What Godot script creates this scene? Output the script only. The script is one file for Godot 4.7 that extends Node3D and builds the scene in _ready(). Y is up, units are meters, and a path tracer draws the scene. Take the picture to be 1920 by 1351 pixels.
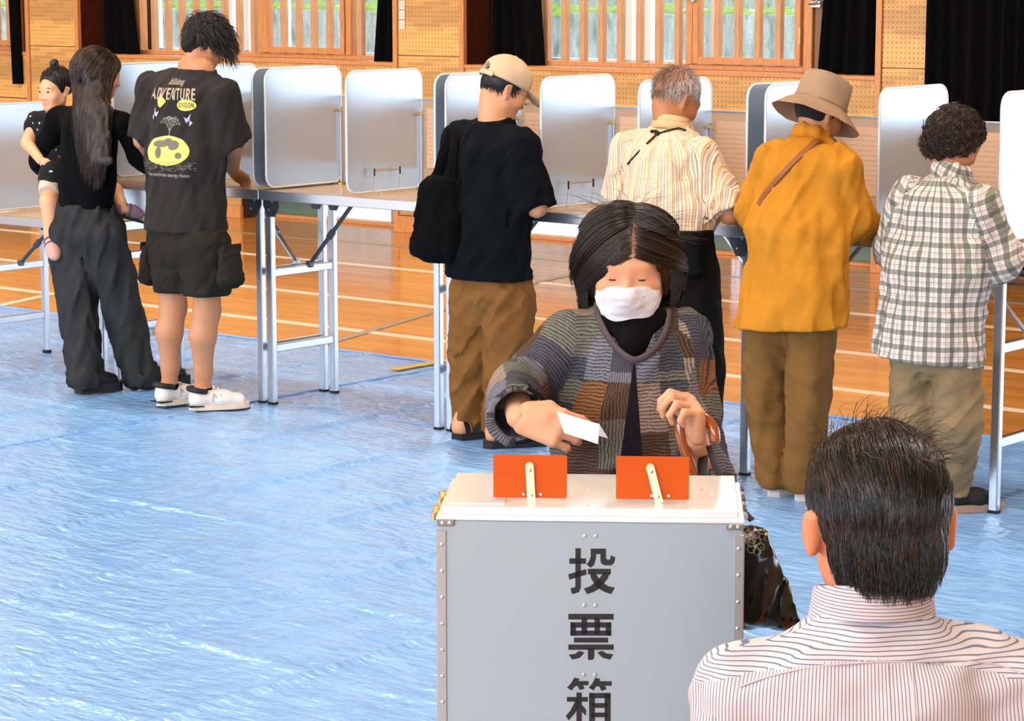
extends Node3D
# A polling place in a school gymnasium: voters at writing tables, a ballot box, blue sheets on the floor.

const FOCAL := 4650.0          # pixels, for the 1920 x 1351 frame
const HORIZON := -40.0
const EYE := Vector3(0, 1.95, 0)
const TURN := -0.68591          # the hall's rows run right-near to left-far
var RD := Vector3(0.77384, 0, 0.63338)     # along the rows, to the right
var PD := Vector3(0.63338, 0, -0.77384)    # across the rows, away
var pitch := atan((675.5 - HORIZON) / FOCAL)
var taken := {}
var M := {}
var jobs := []
var wrinkle := FastNoiseLite.new()
var grainy := FastNoiseLite.new()

func _ready() -> void:
	set_view_and_light()
	make_materials()
	build_hall()
	build_outside()
	build_tarps()
	build_tables()
	build_ballot_box()
	build_people()
	run_jobs()

func set_view_and_light() -> void:
	var cam := Camera3D.new()
	cam.name = "camera"
	cam.keep_aspect = Camera3D.KEEP_HEIGHT
	cam.fov = rad_to_deg(2.0 * atan(675.5 / FOCAL))
	cam.near = 0.1
	cam.far = 200.0
	cam.position = EYE
	cam.rotation.x = -pitch
	add_child(cam)
	var we := WorldEnvironment.new()
	var e := Environment.new()
	var sky := Sky.new()
	var sm := ProceduralSkyMaterial.new()
	sm.sky_top_color = Color(0.80, 0.89, 1.0)
	sm.sky_horizon_color = Color(0.90, 0.95, 1.0)
	sm.ground_bottom_color = Color(0.55, 0.55, 0.53)
	sm.ground_horizon_color = Color(0.75, 0.77, 0.78)
	sm.sky_curve = 0.3
	sm.sun_angle_max = 0.0
	sm.energy_multiplier = 9.5
	sky.sky_material = sm
	e.background_mode = Environment.BG_SKY
	e.sky = sky
	e.tonemap_mode = Environment.TONE_MAPPER_LINEAR
	e.tonemap_exposure = 1.0
	e.sdfgi_enabled = true
	e.ssao_enabled = true
	e.ssil_enabled = true
	we.environment = e
	we.name = "environment"
	add_child(we)

# ---------------------------------------------------------------- places
func H(r: float, y: float, p: float) -> Vector3:
	return RD * r + Vector3(0, y, 0) + PD * p

func ray(x: float, y: float) -> Vector3:
	var f := Vector3(0, -sin(pitch), -cos(pitch))
	var u := Vector3(0, cos(pitch), -sin(pitch))
	return f + Vector3(1, 0, 0) * ((x - 960.0) / FOCAL) - u * ((y - 675.5) / FOCAL)

func pz(x: float, y: float, z: float) -> Vector3:       # a point seen at (x, y), z metres from the lens
	return EYE + ray(x, y) * z

func pp(x: float, y: float, p: float) -> Vector3:       # the same, standing p metres across the hall
	var d := ray(x, y)
	return EYE + d * (p / d.dot(PD))

func pg(x: float, y: float, h := 0.0) -> Vector3:       # the same, h metres above the floor
	var d := ray(x, y)
	return EYE + d * ((h - EYE.y) / d.y)

func hall(w: Vector3) -> Vector3:                       # world to (r, y, -p), a thing's own axes in the hall
	return Vector3(w.dot(RD), w.y, -w.dot(PD))

# ---------------------------------------------------------------- naming
func numbered(called: String) -> String:
	if not taken.has(called):
		taken[called] = 0
		return called
	taken[called] += 1
	return "%s_%03d" % [called, taken[called]]

func thing(called: String, label: String, category: String, at := Vector3.ZERO, turn := 0.0, group := "") -> Node3D:
	var o := Node3D.new()
	o.name = numbered(called)
	add_child(o)
	o.position = at
	o.rotation.y = turn
	o.set_meta("label", label)
	o.set_meta("category", category)
	if group:
		o.set_meta("group", group)
	return o

func setting(called: String, at := Vector3.ZERO, turn := 0.0) -> Node3D:
	var o := Node3D.new()
	o.name = numbered(called)
	add_child(o)
	o.position = at
	o.rotation.y = turn
	o.set_meta("kind", "structure")
	return o

func part(called: String, g: Geo, m: Material, parent: Node, label := "") -> MeshInstance3D:
	var o := MeshInstance3D.new()
	o.name = called
	o.mesh = g.mesh()
	o.material_override = m
	parent.add_child(o, true)
	if label:
		o.set_meta("label", label)
	return o

func share(called: String, mesh: Mesh, m: Material, parent: Node, at: Vector3, basis := Basis()) -> MeshInstance3D:
	var o := MeshInstance3D.new()
	o.name = called
	o.mesh = mesh
	o.material_override = m
	o.transform = Transform3D(basis, at)
	parent.add_child(o, true)
	return o

# ---------------------------------------------------------------- shapes
class Geo:
	var v := PackedVector3Array()
	var n := PackedVector3Array()
	var t := PackedVector2Array()
	var c := PackedColorArray()

	func mesh() -> ArrayMesh:
		var a := []
		a.resize(Mesh.ARRAY_MAX)
		a[Mesh.ARRAY_VERTEX] = v
		a[Mesh.ARRAY_NORMAL] = n
		a[Mesh.ARRAY_TEX_UV] = t
		if c.size() == v.size() and c.size() > 0:
			a[Mesh.ARRAY_COLOR] = c
		var m := ArrayMesh.new()
		m.add_surface_from_arrays(Mesh.PRIMITIVE_TRIANGLES, a)
		return m

	func put(p: Vector3, nn: Vector3) -> void:
		v.append(p)
		n.append(nn)
		var q := nn.abs()
		if q.y >= q.x and q.y >= q.z:
			t.append(Vector2(p.x, p.z))
		elif q.x >= q.z:
			t.append(Vector2(p.z, -p.y))
		else:
			t.append(Vector2(p.x, -p.y))

	func tri(a: Vector3, b: Vector3, d: Vector3, nn: Vector3) -> void:
		if (b - a).cross(d - a).dot(nn) > 0.0:
			put(a, nn); put(d, nn); put(b, nn)
		else:
			put(a, nn); put(b, nn); put(d, nn)

	func quad(a: Vector3, b: Vector3, d: Vector3, e: Vector3, nn := Vector3.ZERO) -> void:
		var m := nn
		if m == Vector3.ZERO:
			m = (d - a).cross(b - a).normalized()
		tri(a, b, d, m)
		tri(a, d, e, m)

	func smooth(a: Vector3, b: Vector3, d: Vector3, e: Vector3, na: Vector3, nb: Vector3, nd: Vector3, ne: Vector3) -> void:
		var mid := na + nb + nd + ne
		var ps := [a, b, d, a, d, e]
		var ns := [na, nb, nd, na, nd, ne]
		if (b - a).cross(d - a).dot(mid) + (d - a).cross(e - a).dot(mid) > 0.0:
			ps = [a, d, b, a, e, d]
			ns = [na, nd, nb, na, ne, nd]
		for i in 6:
			put(ps[i], ns[i])

	# a box with chamfered edges
	func box(at: Vector3, size: Vector3, bev := 0.003, basis := Basis()) -> void:
		var h := size * 0.5
		var b: float = min(bev, min(h.x, min(h.y, h.z)) * 0.6)
		var f := func(x: float, y: float, z: float) -> Vector3: return at + basis * Vector3(x, y, z)
		for ax in 3:
			for s in [-1.0, 1.0]:
				var e0 := Vector3.ZERO
				e0[ax] = s * h[ax]
				var i: int = (ax + 1) % 3
				var j: int = (ax + 2) % 3
				var c4 := []
				for k in [[-1, -1], [1, -1], [1, 1], [-1, 1]]:
					var q := e0
					q[i] = k[0] * (h[i] - b)
					q[j] = k[1] * (h[j] - b)
					c4.append(f.call(q.x, q.y, q.z))
				var nn := Vector3.ZERO
				nn[ax] = s
				quad(c4[0], c4[1], c4[2], c4[3], basis * nn)
		if b <= 0.0:
			return
		for ax in 3:
			var i: int = (ax + 1) % 3
			var j: int = (ax + 2) % 3
			for si in [-1.0, 1.0]:
				for sj in [-1.0, 1.0]:
					var c4 := []
					for k in [[-1, 0], [1, 0], [1, 1], [-1, 1]]:
						var q := Vector3.ZERO
						q[ax] = k[0] * (h[ax] - b)
						q[i] = si * (h[i] - (b if k[1] == 1 else 0.0))
						q[j] = sj * (h[j] - (0.0 if k[1] == 1 else b))
						c4.append(f.call(q.x, q.y, q.z))
					var nn := Vector3.ZERO
					nn[i] = si
					nn[j] = sj
					quad(c4[0], c4[1], c4[2], c4[3], basis * nn.normalized())
		for sx in [-1.0, 1.0]:
			for sy in [-1.0, 1.0]:
				for sz in [-1.0, 1.0]:
					var nn: Vector3 = basis * Vector3(sx, sy, sz).normalized()
					tri(f.call(sx * h.x, sy * (h.y - b), sz * (h.z - b)), f.call(sx * (h.x - b), sy * h.y, sz * (h.z - b)), f.call(sx * (h.x - b), sy * (h.y - b), sz * h.z), nn)

	# a bar with a rectangular section from a to b
	func bar(a: Vector3, b: Vector3, w: float, d: float, up := Vector3.UP, bev := 0.002) -> void:
		var z := (b - a).normalized()
		var x := up.cross(z)
		if x.length() < 0.01:
			x = Vector3.RIGHT
		x = x.normalized()
		box((a + b) * 0.5, Vector3(w, d, a.distance_to(b)), bev, Basis(x, z.cross(x), z))

	# a tube along points; the radius is one number or one for each point
	func tube(ps: Array, r: Variant, sides := 8, caps := true, flat := 1.0, across := Vector3.ZERO) -> void:
		var rings := []
		var norms := []
		var keep := Vector3.ZERO
		for i in ps.size():
			var p: Vector3 = ps[i]
			var a: Vector3 = ps[max(i - 1, 0)]
			var b: Vector3 = ps[min(i + 1, ps.size() - 1)]
			var z := (b - a).normalized()
			var x := keep if keep != Vector3.ZERO else (across if across != Vector3.ZERO else (Vector3.UP if absf(z.y) < 0.9 else Vector3.RIGHT))
			x = (x - z * x.dot(z)).normalized()
			keep = x
			var y := z.cross(x)
			var rr: float = r[i] if r is Array else r
			var ring := []
			var nor := []
			for k in sides:
				var an := TAU * k / sides
				ring.append(p + x * cos(an) * rr + y * sin(an) * rr * flat)
				nor.append((x * cos(an) * flat + y * sin(an)).normalized())
			rings.append(ring)
			norms.append(nor)
		for i in ps.size() - 1:
			for k in sides:
				var k2 := (k + 1) % sides
				smooth(rings[i][k], rings[i][k2], rings[i + 1][k2], rings[i + 1][k], norms[i][k], norms[i][k2], norms[i + 1][k2], norms[i + 1][k])
		if caps:
			for e in [0, ps.size() - 1]:
				var d: Vector3 = (ps[0] - ps[1]) if e == 0 else (ps[-1] - ps[-2])
				for k in sides:
					tri(ps[e], rings[e][k], rings[e][(k + 1) % sides], d.normalized())

	# a profile of (radius, height) turned about the y axis, stretched along x by sx and z by sz
	func lathe(at: Vector3, prof: Array, sides := 16, basis := Basis(), sx := 1.0, sz := 1.0) -> void:
		for i in prof.size() - 1:
			var a: Vector2 = prof[i]
			var b: Vector2 = prof[i + 1]
			var dn := Vector2(b.y - a.y, a.x - b.x).normalized()
			for k in sides:
				var t0 := TAU * k / sides
				var t1 := TAU * (k + 1) / sides
				var u0 := Vector3(cos(t0) * sx, 0, sin(t0) * sz)
				var u1 := Vector3(cos(t1) * sx, 0, sin(t1) * sz)
				var n0 := basis * (u0 * dn.x + Vector3.UP * dn.y).normalized()
				var n1 := basis * (u1 * dn.x + Vector3.UP * dn.y).normalized()
				smooth(at + basis * (u0 * a.x + Vector3.UP * a.y), at + basis * (u1 * a.x + Vector3.UP * a.y), at + basis * (u1 * b.x + Vector3.UP * b.y), at + basis * (u0 * b.x + Vector3.UP * b.y), n0, n1, n1, n0)

	# a flat outline (x, y) with a thickness along z
	func plate(outline: PackedVector2Array, thick: float, place := Transform3D()) -> void:
		var tr := Geometry2D.triangulate_polygon(outline)
		var z := Vector3(0, 0, thick * 0.5)
		for s in [-1.0, 1.0]:
			for i in range(0, tr.size(), 3):
				var q := []
				for k in 3:
					q.append(place * (Vector3(outline[tr[i + k]].x, outline[tr[i + k]].y, 0) + z * s))
				tri(q[0], q[1], q[2], (place.basis * Vector3(0, 0, s)).normalized())
		var area := 0.0
		for i in outline.size():
			area += outline[i].cross(outline[(i + 1) % outline.size()])
		for i in outline.size():
			var a := outline[i]
			var b := outline[(i + 1) % outline.size()]
			var d := (b - a)
			var nn := Vector3(d.y, -d.x, 0) * signf(area)
			quad(place * (Vector3(a.x, a.y, 0) - z), place * (Vector3(b.x, b.y, 0) - z), place * (Vector3(b.x, b.y, 0) + z), place * (Vector3(a.x, a.y, 0) + z), (place.basis * nn).normalized())

static func rounded(w: float, h: float, r: float, corners := [1, 1, 1, 1]) -> PackedVector2Array:
	var o := PackedVector2Array()
	var c := [Vector2(w, 0), Vector2(w, h), Vector2(0, h), Vector2(0, 0)]
	for i in 4:
		var rr: float = r * corners[i]
		if rr <= 0.0:
			o.append(c[i])
			continue
		var k: Vector2 = c[i]
		var ctr := Vector2(k.x - rr if k.x > 0 else rr, k.y - rr if k.y > 0 else rr)
		for j in 7:
			var an: float = -PI / 2 + i * PI / 2 + j * PI / 12
			o.append(ctr + Vector2(cos(an), sin(an)) * rr)
	return o

# ---------------------------------------------------------------- materials
func mat(c: Color, rough := 0.7, metal := 0.0) -> StandardMaterial3D:
	var m := StandardMaterial3D.new()
	m.albedo_color = c
	m.roughness = rough
	m.metallic = metal
	return m

func pic(w: int, h: int, f: Callable) -> ImageTexture:
	var im := Image.create(w, h, false, Image.FORMAT_RGB8)
	for y in h:
		for x in w:
			im.set_pixel(x, y, f.call(x, y))
	return ImageTexture.create_from_image(im)

func noise_tex(freq: float, size := 256, as_normal := false, strength := 4.0, kind := FastNoiseLite.TYPE_SIMPLEX_SMOOTH, ramp: Gradient = null) -> NoiseTexture2D:
	var t := NoiseTexture2D.new()
	t.width = size
	t.height = size
	t.seamless = true
	t.generate_mipmaps = false
	var nz := FastNoiseLite.new()
	nz.seed = 7
	nz.noise_type = kind
	nz.frequency = freq
	nz.fractal_octaves = 4
	t.noise = nz
	t.as_normal_map = as_normal
	t.bump_strength = strength
	if ramp:
		t.color_ramp = ramp
	return t

func cloth(c: Color, rough := 0.9) -> StandardMaterial3D:
	var m := mat(c, rough)
	m.uv1_triplanar = true
	m.uv1_scale = Vector3.ONE * 2.5
	m.normal_enabled = true
	m.normal_texture = M.weave
	m.normal_scale = 0.35
	m.albedo_texture = M.mottle
	m.metallic_specular = 0.25
	return m

func ramp2(a: Color, b: Color) -> Gradient:
	var g := Gradient.new()
	g.set_color(0, a)
	g.set_color(1, b)
	return g

func make_materials() -> void:
	wrinkle.seed = 3
	wrinkle.frequency = 1.0
	wrinkle.noise_type = FastNoiseLite.TYPE_SIMPLEX_SMOOTH
	wrinkle.fractal_octaves = 2
	grainy.seed = 11
	grainy.frequency = 1.0
	grainy.fractal_octaves = 3
	M.weave = noise_tex(0.25, 256, true, 3.0)
	M.mottle = noise_tex(0.012, 256, false, 1.0, FastNoiseLite.TYPE_SIMPLEX_SMOOTH, ramp2(Color(0.86, 0.86, 0.86), Color(1, 1, 1)))
	# wood veneer with bored holes, 33 mm apart
	var veneer := func(x: int, y: int, holes: bool) -> Color:
		var strip := int(y / 32)
		var shift := fmod(strip * 173.0, 512.0)
		var board := int(fmod(x + shift, 512.0) / 256.0)
		var tone := 0.90 + 0.10 * sin(strip * 12.9 + board * 7.3) + 0.05 * grainy.get_noise_2d(x * 0.02 + strip * 31.0, y * 0.35)
		var c := Color(0.93, 0.715, 0.42) * tone
		if holes:
			var dx := fmod(x, 32.0) - 16.0
			var dy := fmod(y, 32.0) - 16.0
			if dx * dx + dy * dy < 17.0:
				c = Color(0.42, 0.24, 0.09)
		c.a = 1.0
		return c
	var peg := mat(Color.WHITE, 0.45)
	peg.albedo_texture = pic(512, 512, func(x, y): return veneer.call(x, y, true))
	peg.uv1_scale = Vector3.ONE / 0.528
	M.peg = peg
	var wood := func(base: Color, light: float) -> ImageTexture:
		return pic(256, 256, func(x, y):
			var k: float = 1.0 + light * grainy.get_noise_2d(x * 0.25, y * 0.02) + light * 0.5 * grainy.get_noise_2d(x * 0.7, y * 0.01)
			return Color(base.r * k, base.g * k, base.b * k))
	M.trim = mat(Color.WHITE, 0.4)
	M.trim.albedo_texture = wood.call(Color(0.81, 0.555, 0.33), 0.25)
	M.trim.uv1_scale = Vector3(3, 0.8, 1)
	M.slat = mat(Color.WHITE, 0.5)
	M.slat.albedo_texture = wood.call(Color(0.78, 0.59, 0.41), 0.25)
	M.slat.uv1_scale = Vector3(4, 0.9, 1)
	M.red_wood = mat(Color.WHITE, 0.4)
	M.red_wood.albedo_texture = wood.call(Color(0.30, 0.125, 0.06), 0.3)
	M.floor = mat(Color.WHITE, 0.13)
	M.floor.albedo_texture = pic(1024, 512, func(x, y):
		var plank := int(y / 64)
		var start := fmod(plank * 379.0, 1024.0)
		var piece := int(fmod(x + start, 1024.0) / 512.0)
		var k := 0.95 + 0.05 * sin(plank * 5.1 + piece * 3.7) + 0.10 * grainy.get_noise_2d(x * 0.012 + plank * 17.0, y * 0.25)
		if y % 64 < 1:
			k *= 0.88
		return Color(0.86 * k, 0.58 * k, 0.28 * k))
	M.floor.uv1_scale = Vector3(0.45, 1.6, 1)
	M.line = mat(Color(0.93, 0.88, 0.78), 0.25)
	M.line_grey = mat(Color(0.60, 0.55, 0.47), 0.25)
	M.curtain = cloth(Color(0.018, 0.02, 0.024), 0.95)
	M.alu = mat(Color(0.74, 0.77, 0.80), 0.28, 0.85)
	M.alu_dark = mat(Color(0.33, 0.36, 0.38), 0.4, 0.8)
	M.steel_black = mat(Color(0.10, 0.10, 0.10), 0.45, 0.3)
	M.panel = mat(Color(0.72, 0.77, 0.82), 0.30, 0.6)
	M.panel_edge = mat(Color(0.92, 0.94, 0.96), 0.3, 0.2)
	M.top = mat(Color(0.80, 0.66, 0.50), 0.25)
	M.glass = mat(Color(0.85, 0.95, 0.95, 0.12), 0.03)
	M.glass.transparency = BaseMaterial3D.TRANSPARENCY_ALPHA
	M.frost = mat(Color(0.74, 0.68, 0.62, 0.5), 0.35)
	M.frost.transparency = BaseMaterial3D.TRANSPARENCY_ALPHA
	M.white = mat(Color(0.93, 0.93, 0.92), 0.35)
	M.black = mat(Color(0.025, 0.025, 0.028), 0.5)
	M.brass = mat(Color(0.80, 0.70, 0.45), 0.3, 0.9)
	M.plaster = mat(Color(0.80, 0.76, 0.68), 0.9)
	M.rubber = mat(Color(0.05, 0.05, 0.05), 0.8)
	M.skin = mat(Color(0.80, 0.575, 0.43), 0.5)
	M.skin.subsurf_scatter_enabled = true
	M.skin.subsurf_scatter_strength = 0.08

# ---------------------------------------------------------------- the hall
func G() -> Geo:
	return Geo.new()

func slab(called: String, r0: float, r1: float, y0: float, y1: float, p0: float, p1: float, m: Material, parent: Node, bev := 0.003, label := "") -> MeshInstance3D:
	var g := G()
	g.box(Vector3((r0 + r1) / 2, (y0 + y1) / 2, -(p0 + p1) / 2), Vector3(absf(r1 - r0), absf(y1 - y0), absf(p1 - p0)), bev)
	return part(called, g, m, parent, label)

func strip(g: Geo, pts: Array, w: float, y: float) -> void:      # a painted line, in the hall's axes
	for i in pts.size() - 1:
		var a: Vector3 = pts[i]
		var b: Vector3 = pts[i + 1]
		var d := (b - a).normalized() * 0.002
		g.box((a + b) / 2 + Vector3(0, y, 0), Vector3(w, 0.002, a.distance_to(b) + 0.004), 0.0, Basis.looking_at((a - b).normalized(), Vector3.UP))

const FRONT := 14.34      # the face of the piers, metres across the hall
const SASH := 14.66

func build_hall() -> void:
	var fl := setting("floor", Vector3.ZERO, TURN)
	slab("floorboards", -25, 7, -0.2, 0, -9, 14.95, M.floor, fl, 0.0)
	var rows := [[11.15, M.line], [10.11, M.line], [12.5, M.line], [13.55, M.line_grey]]
	for a in rows:
		var g := G()
		strip(g, [Vector3(-22, 0, -a[0]), Vector3(4, 0, -a[0])], 0.07, 0.001)
		part("court_line", g, a[1], fl)
	var g1 := G()
	var arc := [hall(pg(600, 648)), hall(pg(830, 580)), hall(pg(1010, 528)), hall(pg(1075, 514)), hall(pg(1200, 500))]
	strip(g1, arc, 0.06, 0.002)
	part("court_line", g1, M.line_grey, fl)
	var g2 := G()
	strip(g2, [hall(pg(-60, 586)), hall(pg(190, 531)), hall(pg(330, 500))], 0.07, 0.002)
	part("court_line", g2, M.line, fl)

	# the wall with the windows
	var w := setting("wall_back", Vector3.ZERO, TURN)
	var piers := [[-21.6, -20.9], [-17.27, -16.57], [-12.92, -12.20], [-8.62, -7.9], [-4.3, -3.58]]
	for a in piers:
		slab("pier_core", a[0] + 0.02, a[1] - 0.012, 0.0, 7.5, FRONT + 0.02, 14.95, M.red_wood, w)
		slab("corner_trim", a[0], a[0] + 0.045, 0.12, 7.5, FRONT - 0.012, FRONT + 0.03, M.trim, w)
		slab("corner_trim", a[1] - 0.045, a[1], 0.12, 7.5, FRONT - 0.012, FRONT + 0.03, M.trim, w)
		slab("skirting", a[0], a[1], 0.0, 0.13, FRONT - 0.015, FRONT + 0.03, M.trim, w)
		for b in [[0.135, 1.365], [1.368, 2.6], [2.603, 3.84], [3.843, 5.6], [5.603, 7.5]]:
			slab("perforated_panel", a[0] + 0.05, a[1] - 0.05, b[0], b[1], FRONT, FRONT + 0.02, M.peg, w)
	# bays between piers: [pier edge, next pier edge, opening from, to]
	var bays := [[-20.9, -17.27, -20.45, -17.75], [-16.57, -12.92, -16.12, -13.30], [-12.20, -8.62, -11.82, -9.36], [-7.9, -4.3, -7.45, -4.75]]
	for i in bays.size():
		var b: Array = bays[i]
		# below the sill
		for q in [[0.52, 0.90], [0.905, 1.282]]:
			slab("perforated_panel", b[0], b[1], q[0], q[1], FRONT, FRONT + 0.03, M.peg, w)
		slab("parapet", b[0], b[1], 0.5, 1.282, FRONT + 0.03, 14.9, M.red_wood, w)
		slab("rail", b[0], b[1], 0.46, 0.52, FRONT - 0.01, 14.9, M.trim, w)
		slab("window_sill", b[0], b[1], 1.282, 1.31, FRONT - 0.006, 14.72, M.trim, w)
		# jambs and the wall above the windows
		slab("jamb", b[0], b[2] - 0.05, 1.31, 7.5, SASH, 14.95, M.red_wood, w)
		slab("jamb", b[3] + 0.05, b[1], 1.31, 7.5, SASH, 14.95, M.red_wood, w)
		slab("wall_above", b[0], b[1], 3.95, 7.5, SASH - 0.02, 14.95, M.peg, w)
		window_bay(i + 1, b)
		low_windows(b, i)
	slab("wall_above", -3.58, 7, 3.2, 7.5, SASH, 14.95, M.peg, w)
	glass_doors()
	slab("wall_end", -25, -21.6, 0, 7.5, FRONT, 14.95, M.peg, w)

	# the rest of the shell
	var wl := setting("wall_left", Vector3.ZERO, TURN)
	slab("panelling", -25.2, -25, 0, 7.5, -9, 14.95, M.plaster, wl)
	var wr := setting("wall_right", Vector3.ZERO, TURN)
	slab("panelling", 7, 7.2, 0, 7.5, -9, 14.95, M.plaster, wr)
	var wf := setting("wall_front", Vector3.ZERO, TURN)
	slab("panelling", -25, 7, 0, 1.6, -9.2, -9, M.trim, wf)
	slab("panelling", -25, 7, 6.6, 7.5, -9.2, -9, M.plaster, wf)
	for k in 9:
		slab("mullion", -25 + k * 4.0 - 0.15, -25 + k * 4.0 + 0.15, 1.6, 6.6, -9.2, -9, M.trim, wf)
	var ce := setting("ceiling", Vector3.ZERO, TURN)
	slab("ceiling_board", -25.2, 7.2, 7.5, 7.7, -9.2, 14.95, M.plaster, ce)
	var glow := mat(Color(1, 0.97, 0.9))
	glow.emission_enabled = true
	glow.emission = Color(1, 0.95, 0.85)
	glow.emission_energy_multiplier = 4.0
	for a in 4:
		for b in 3:
			var at := H(-17.0 + a * 5.2, 7.2, -3.0 + b * 5.6)
			var l := thing("ceiling_lamp", "square white ceiling lamp high above the hall", "lamp", at, TURN, "ceiling lamps of the hall")
			var g := G()
			g.box(Vector3(0, 0.15, 0), Vector3(0.95, 0.3, 0.95), 0.02)
			part("housing", g, M.white, l)
			var d := G()
			d.box(Vector3(0, -0.01, 0), Vector3(0.85, 0.02, 0.85), 0.004)
			part("diffuser", d, glow, l)
			var al := AreaLight3D.new()
			al.name = "lamp_light"
			al.area_size = Vector2(0.85, 0.85)
			al.light_color = Color(1.0, 0.95, 0.88)
			al.light_energy = 17.0
			al.shadow_enabled = true
			al.area_range = 40.0
			al.rotation.x = -PI / 2
			al.position.y = -0.03
			l.add_child(al)

	# curtains, and the odds and ends on the wall
	drape("black pleated curtain left of the lattice window, beside the dark wood", -16.42, -16.10, -16.42, -15.93, 14.52, 1.05)
	drape("narrow black curtain at the right end of the left window", -13.18, -12.96, -13.28, -12.96, 14.50, 1.05)
	drape("black pleated curtain behind the man in the cream cap", -12.06, -11.66, -12.06, -11.58, 14.52, 0.95)
	drape("black curtain right of the lattice window, behind the bucket hat", -9.12, -8.72, -9.19, -8.72, 14.50, 0.95)
	drape("wide black curtain at the right edge of the photo", -8.16, -4.2, -8.20, -4.2, 14.20, 0.12)
	drape("black curtain strip hanging at the far left edge", -17.42, -17.34, -17.39, -17.31, 14.30, 1.03)
	var s := thing("wall_sign", "column of small white pictogram plates on the perforated pier", "sign", H(-12.86, 1.55, FRONT - 0.006), TURN)
	for k in 3:
		var g := G()
		g.box(Vector3(0.035, 0.05 + k * 0.075, 0), Vector3(0.06, 0.068, 0.006), 0.002)
		var pl := part("plate", g, mat(Color(0.93, 0.86, 0.82), 0.4), s)
		var g3 := G()
		for j in 3:
			g3.box(Vector3(0.035 + (j - 1) * 0.014, 0.05 + k * 0.075 + (0.01 if j == 1 else -0.008), 0.004), Vector3(0.009, 0.012, 0.001), 0.0)
		part("pictogram", g3, mat(Color(0.78, 0.62, 0.52), 0.6), pl)
	var s2 := thing("wall_switch", "white switch plate high on the left wooden pier", "switch", H(-16.75, 1.78, FRONT - 0.006), TURN)
	var gs := G()
	gs.box(Vector3(0, 0.06, 0), Vector3(0.075, 0.12, 0.012), 0.004)
	part("plate", gs, M.white, s2)
	var gk := G()
	gk.box(Vector3(0, 0.06, 0.008), Vector3(0.03, 0.06, 0.008), 0.002)
	part("rocker", gk, M.white, s2)
	var cl := thing("curtain_hook", "small bright metal hook on the tan jamb beside the black curtain", "hook", hall_at(pp(1530, 8, 14.6)), TURN)
	var gc := G()
	gc.box(Vector3(0, 0, 0), Vector3(0.09, 0.05, 0.02), 0.006)
	part("base_plate", gc, M.alu, cl)
	var gd := G()
	gd.tube([Vector3(-0.03, 0, 0.01), Vector3(-0.03, 0.0, 0.04), Vector3(0.03, 0.01, 0.05), Vector3(0.04, 0.03, 0.05)], 0.008, 6)
	part("prong", gd, M.alu, cl)
	slab("jamb_board", -9.27, -9.06, 1.31, 3.9, 14.61, SASH, mat(Color(0.50, 0.37, 0.23), 0.5), w)

func glass_doors() -> void:
	var o := setting("door_1", Vector3.ZERO, TURN)
	for k in 7:
		var a := -3.56 + k * 1.5
		slab("door_stile", a, a + 0.06, 0.0, 3.2, 14.68, 14.74, M.white, o)
		slab("door_stile", a + 1.44, a + 1.5, 0.0, 3.2, 14.68, 14.74, M.white, o)
		slab("door_rail", a + 0.06, a + 1.44, 0.0, 0.08, 14.68, 14.74, M.white, o)
		slab("door_rail", a + 0.06, a + 1.44, 3.12, 3.2, 14.68, 14.74, M.white, o)
		slab("door_pane", a + 0.06, a + 1.44, 0.08, 3.12, 14.705, 14.711, M.glass, o)

func hall_at(v: Vector3) -> Vector3:
	return v

func drape(label: String, r0: float, r1: float, b0: float, b1: float, p: float, bottom: float) -> void:
	var o := thing("curtain", label, "curtain", H(r0, 0, p), TURN)
	var g := G()
	var w := r1 - r0
	var nx := int(max(10, w / 0.018))
	var ny := 8
	var grid := []
	for j in ny + 1:
		var y := bottom + (4.4 - bottom) * j / ny
		var row := []
		var low := 1.0 - clampf((y - bottom) / 1.0, 0, 1)
		var x0 := (b0 - r0) * low
		var x1 := w + (b1 - r1) * low
		for i in nx + 1:
			var x := w * i / nx
			var z := 0.035 * sin(x * 60.0 + sin(x * 9.0) * 1.5) + 0.012 * sin(x * 23.0 + y)
			row.append(Vector3(lerpf(x0, x1, x / w), y, z))
		grid.append(row)
	for back in [0.0, -0.01]:
		for j in ny:
			for i in nx:
				var a: Vector3 = grid[j][i] + Vector3(0, 0, back)
				var b: Vector3 = grid[j][i + 1] + Vector3(0, 0, back)
				var c: Vector3 = grid[j + 1][i + 1] + Vector3(0, 0, back)
				var d: Vector3 = grid[j + 1][i] + Vector3(0, 0, back)
				var nn := (b - a).cross(d - a).normalized() * (1.0 if back == 0.0 else -1.0)
				g.quad(a, b, c, d, nn)
	part("fabric", g, M.curtain, o)
	var h := G()
	h.tube([Vector3(-0.05, 4.42, 0), Vector3(w + 0.05, 4.42, 0)], 0.015, 8)
	part("rod", h, M.alu, o)

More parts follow.
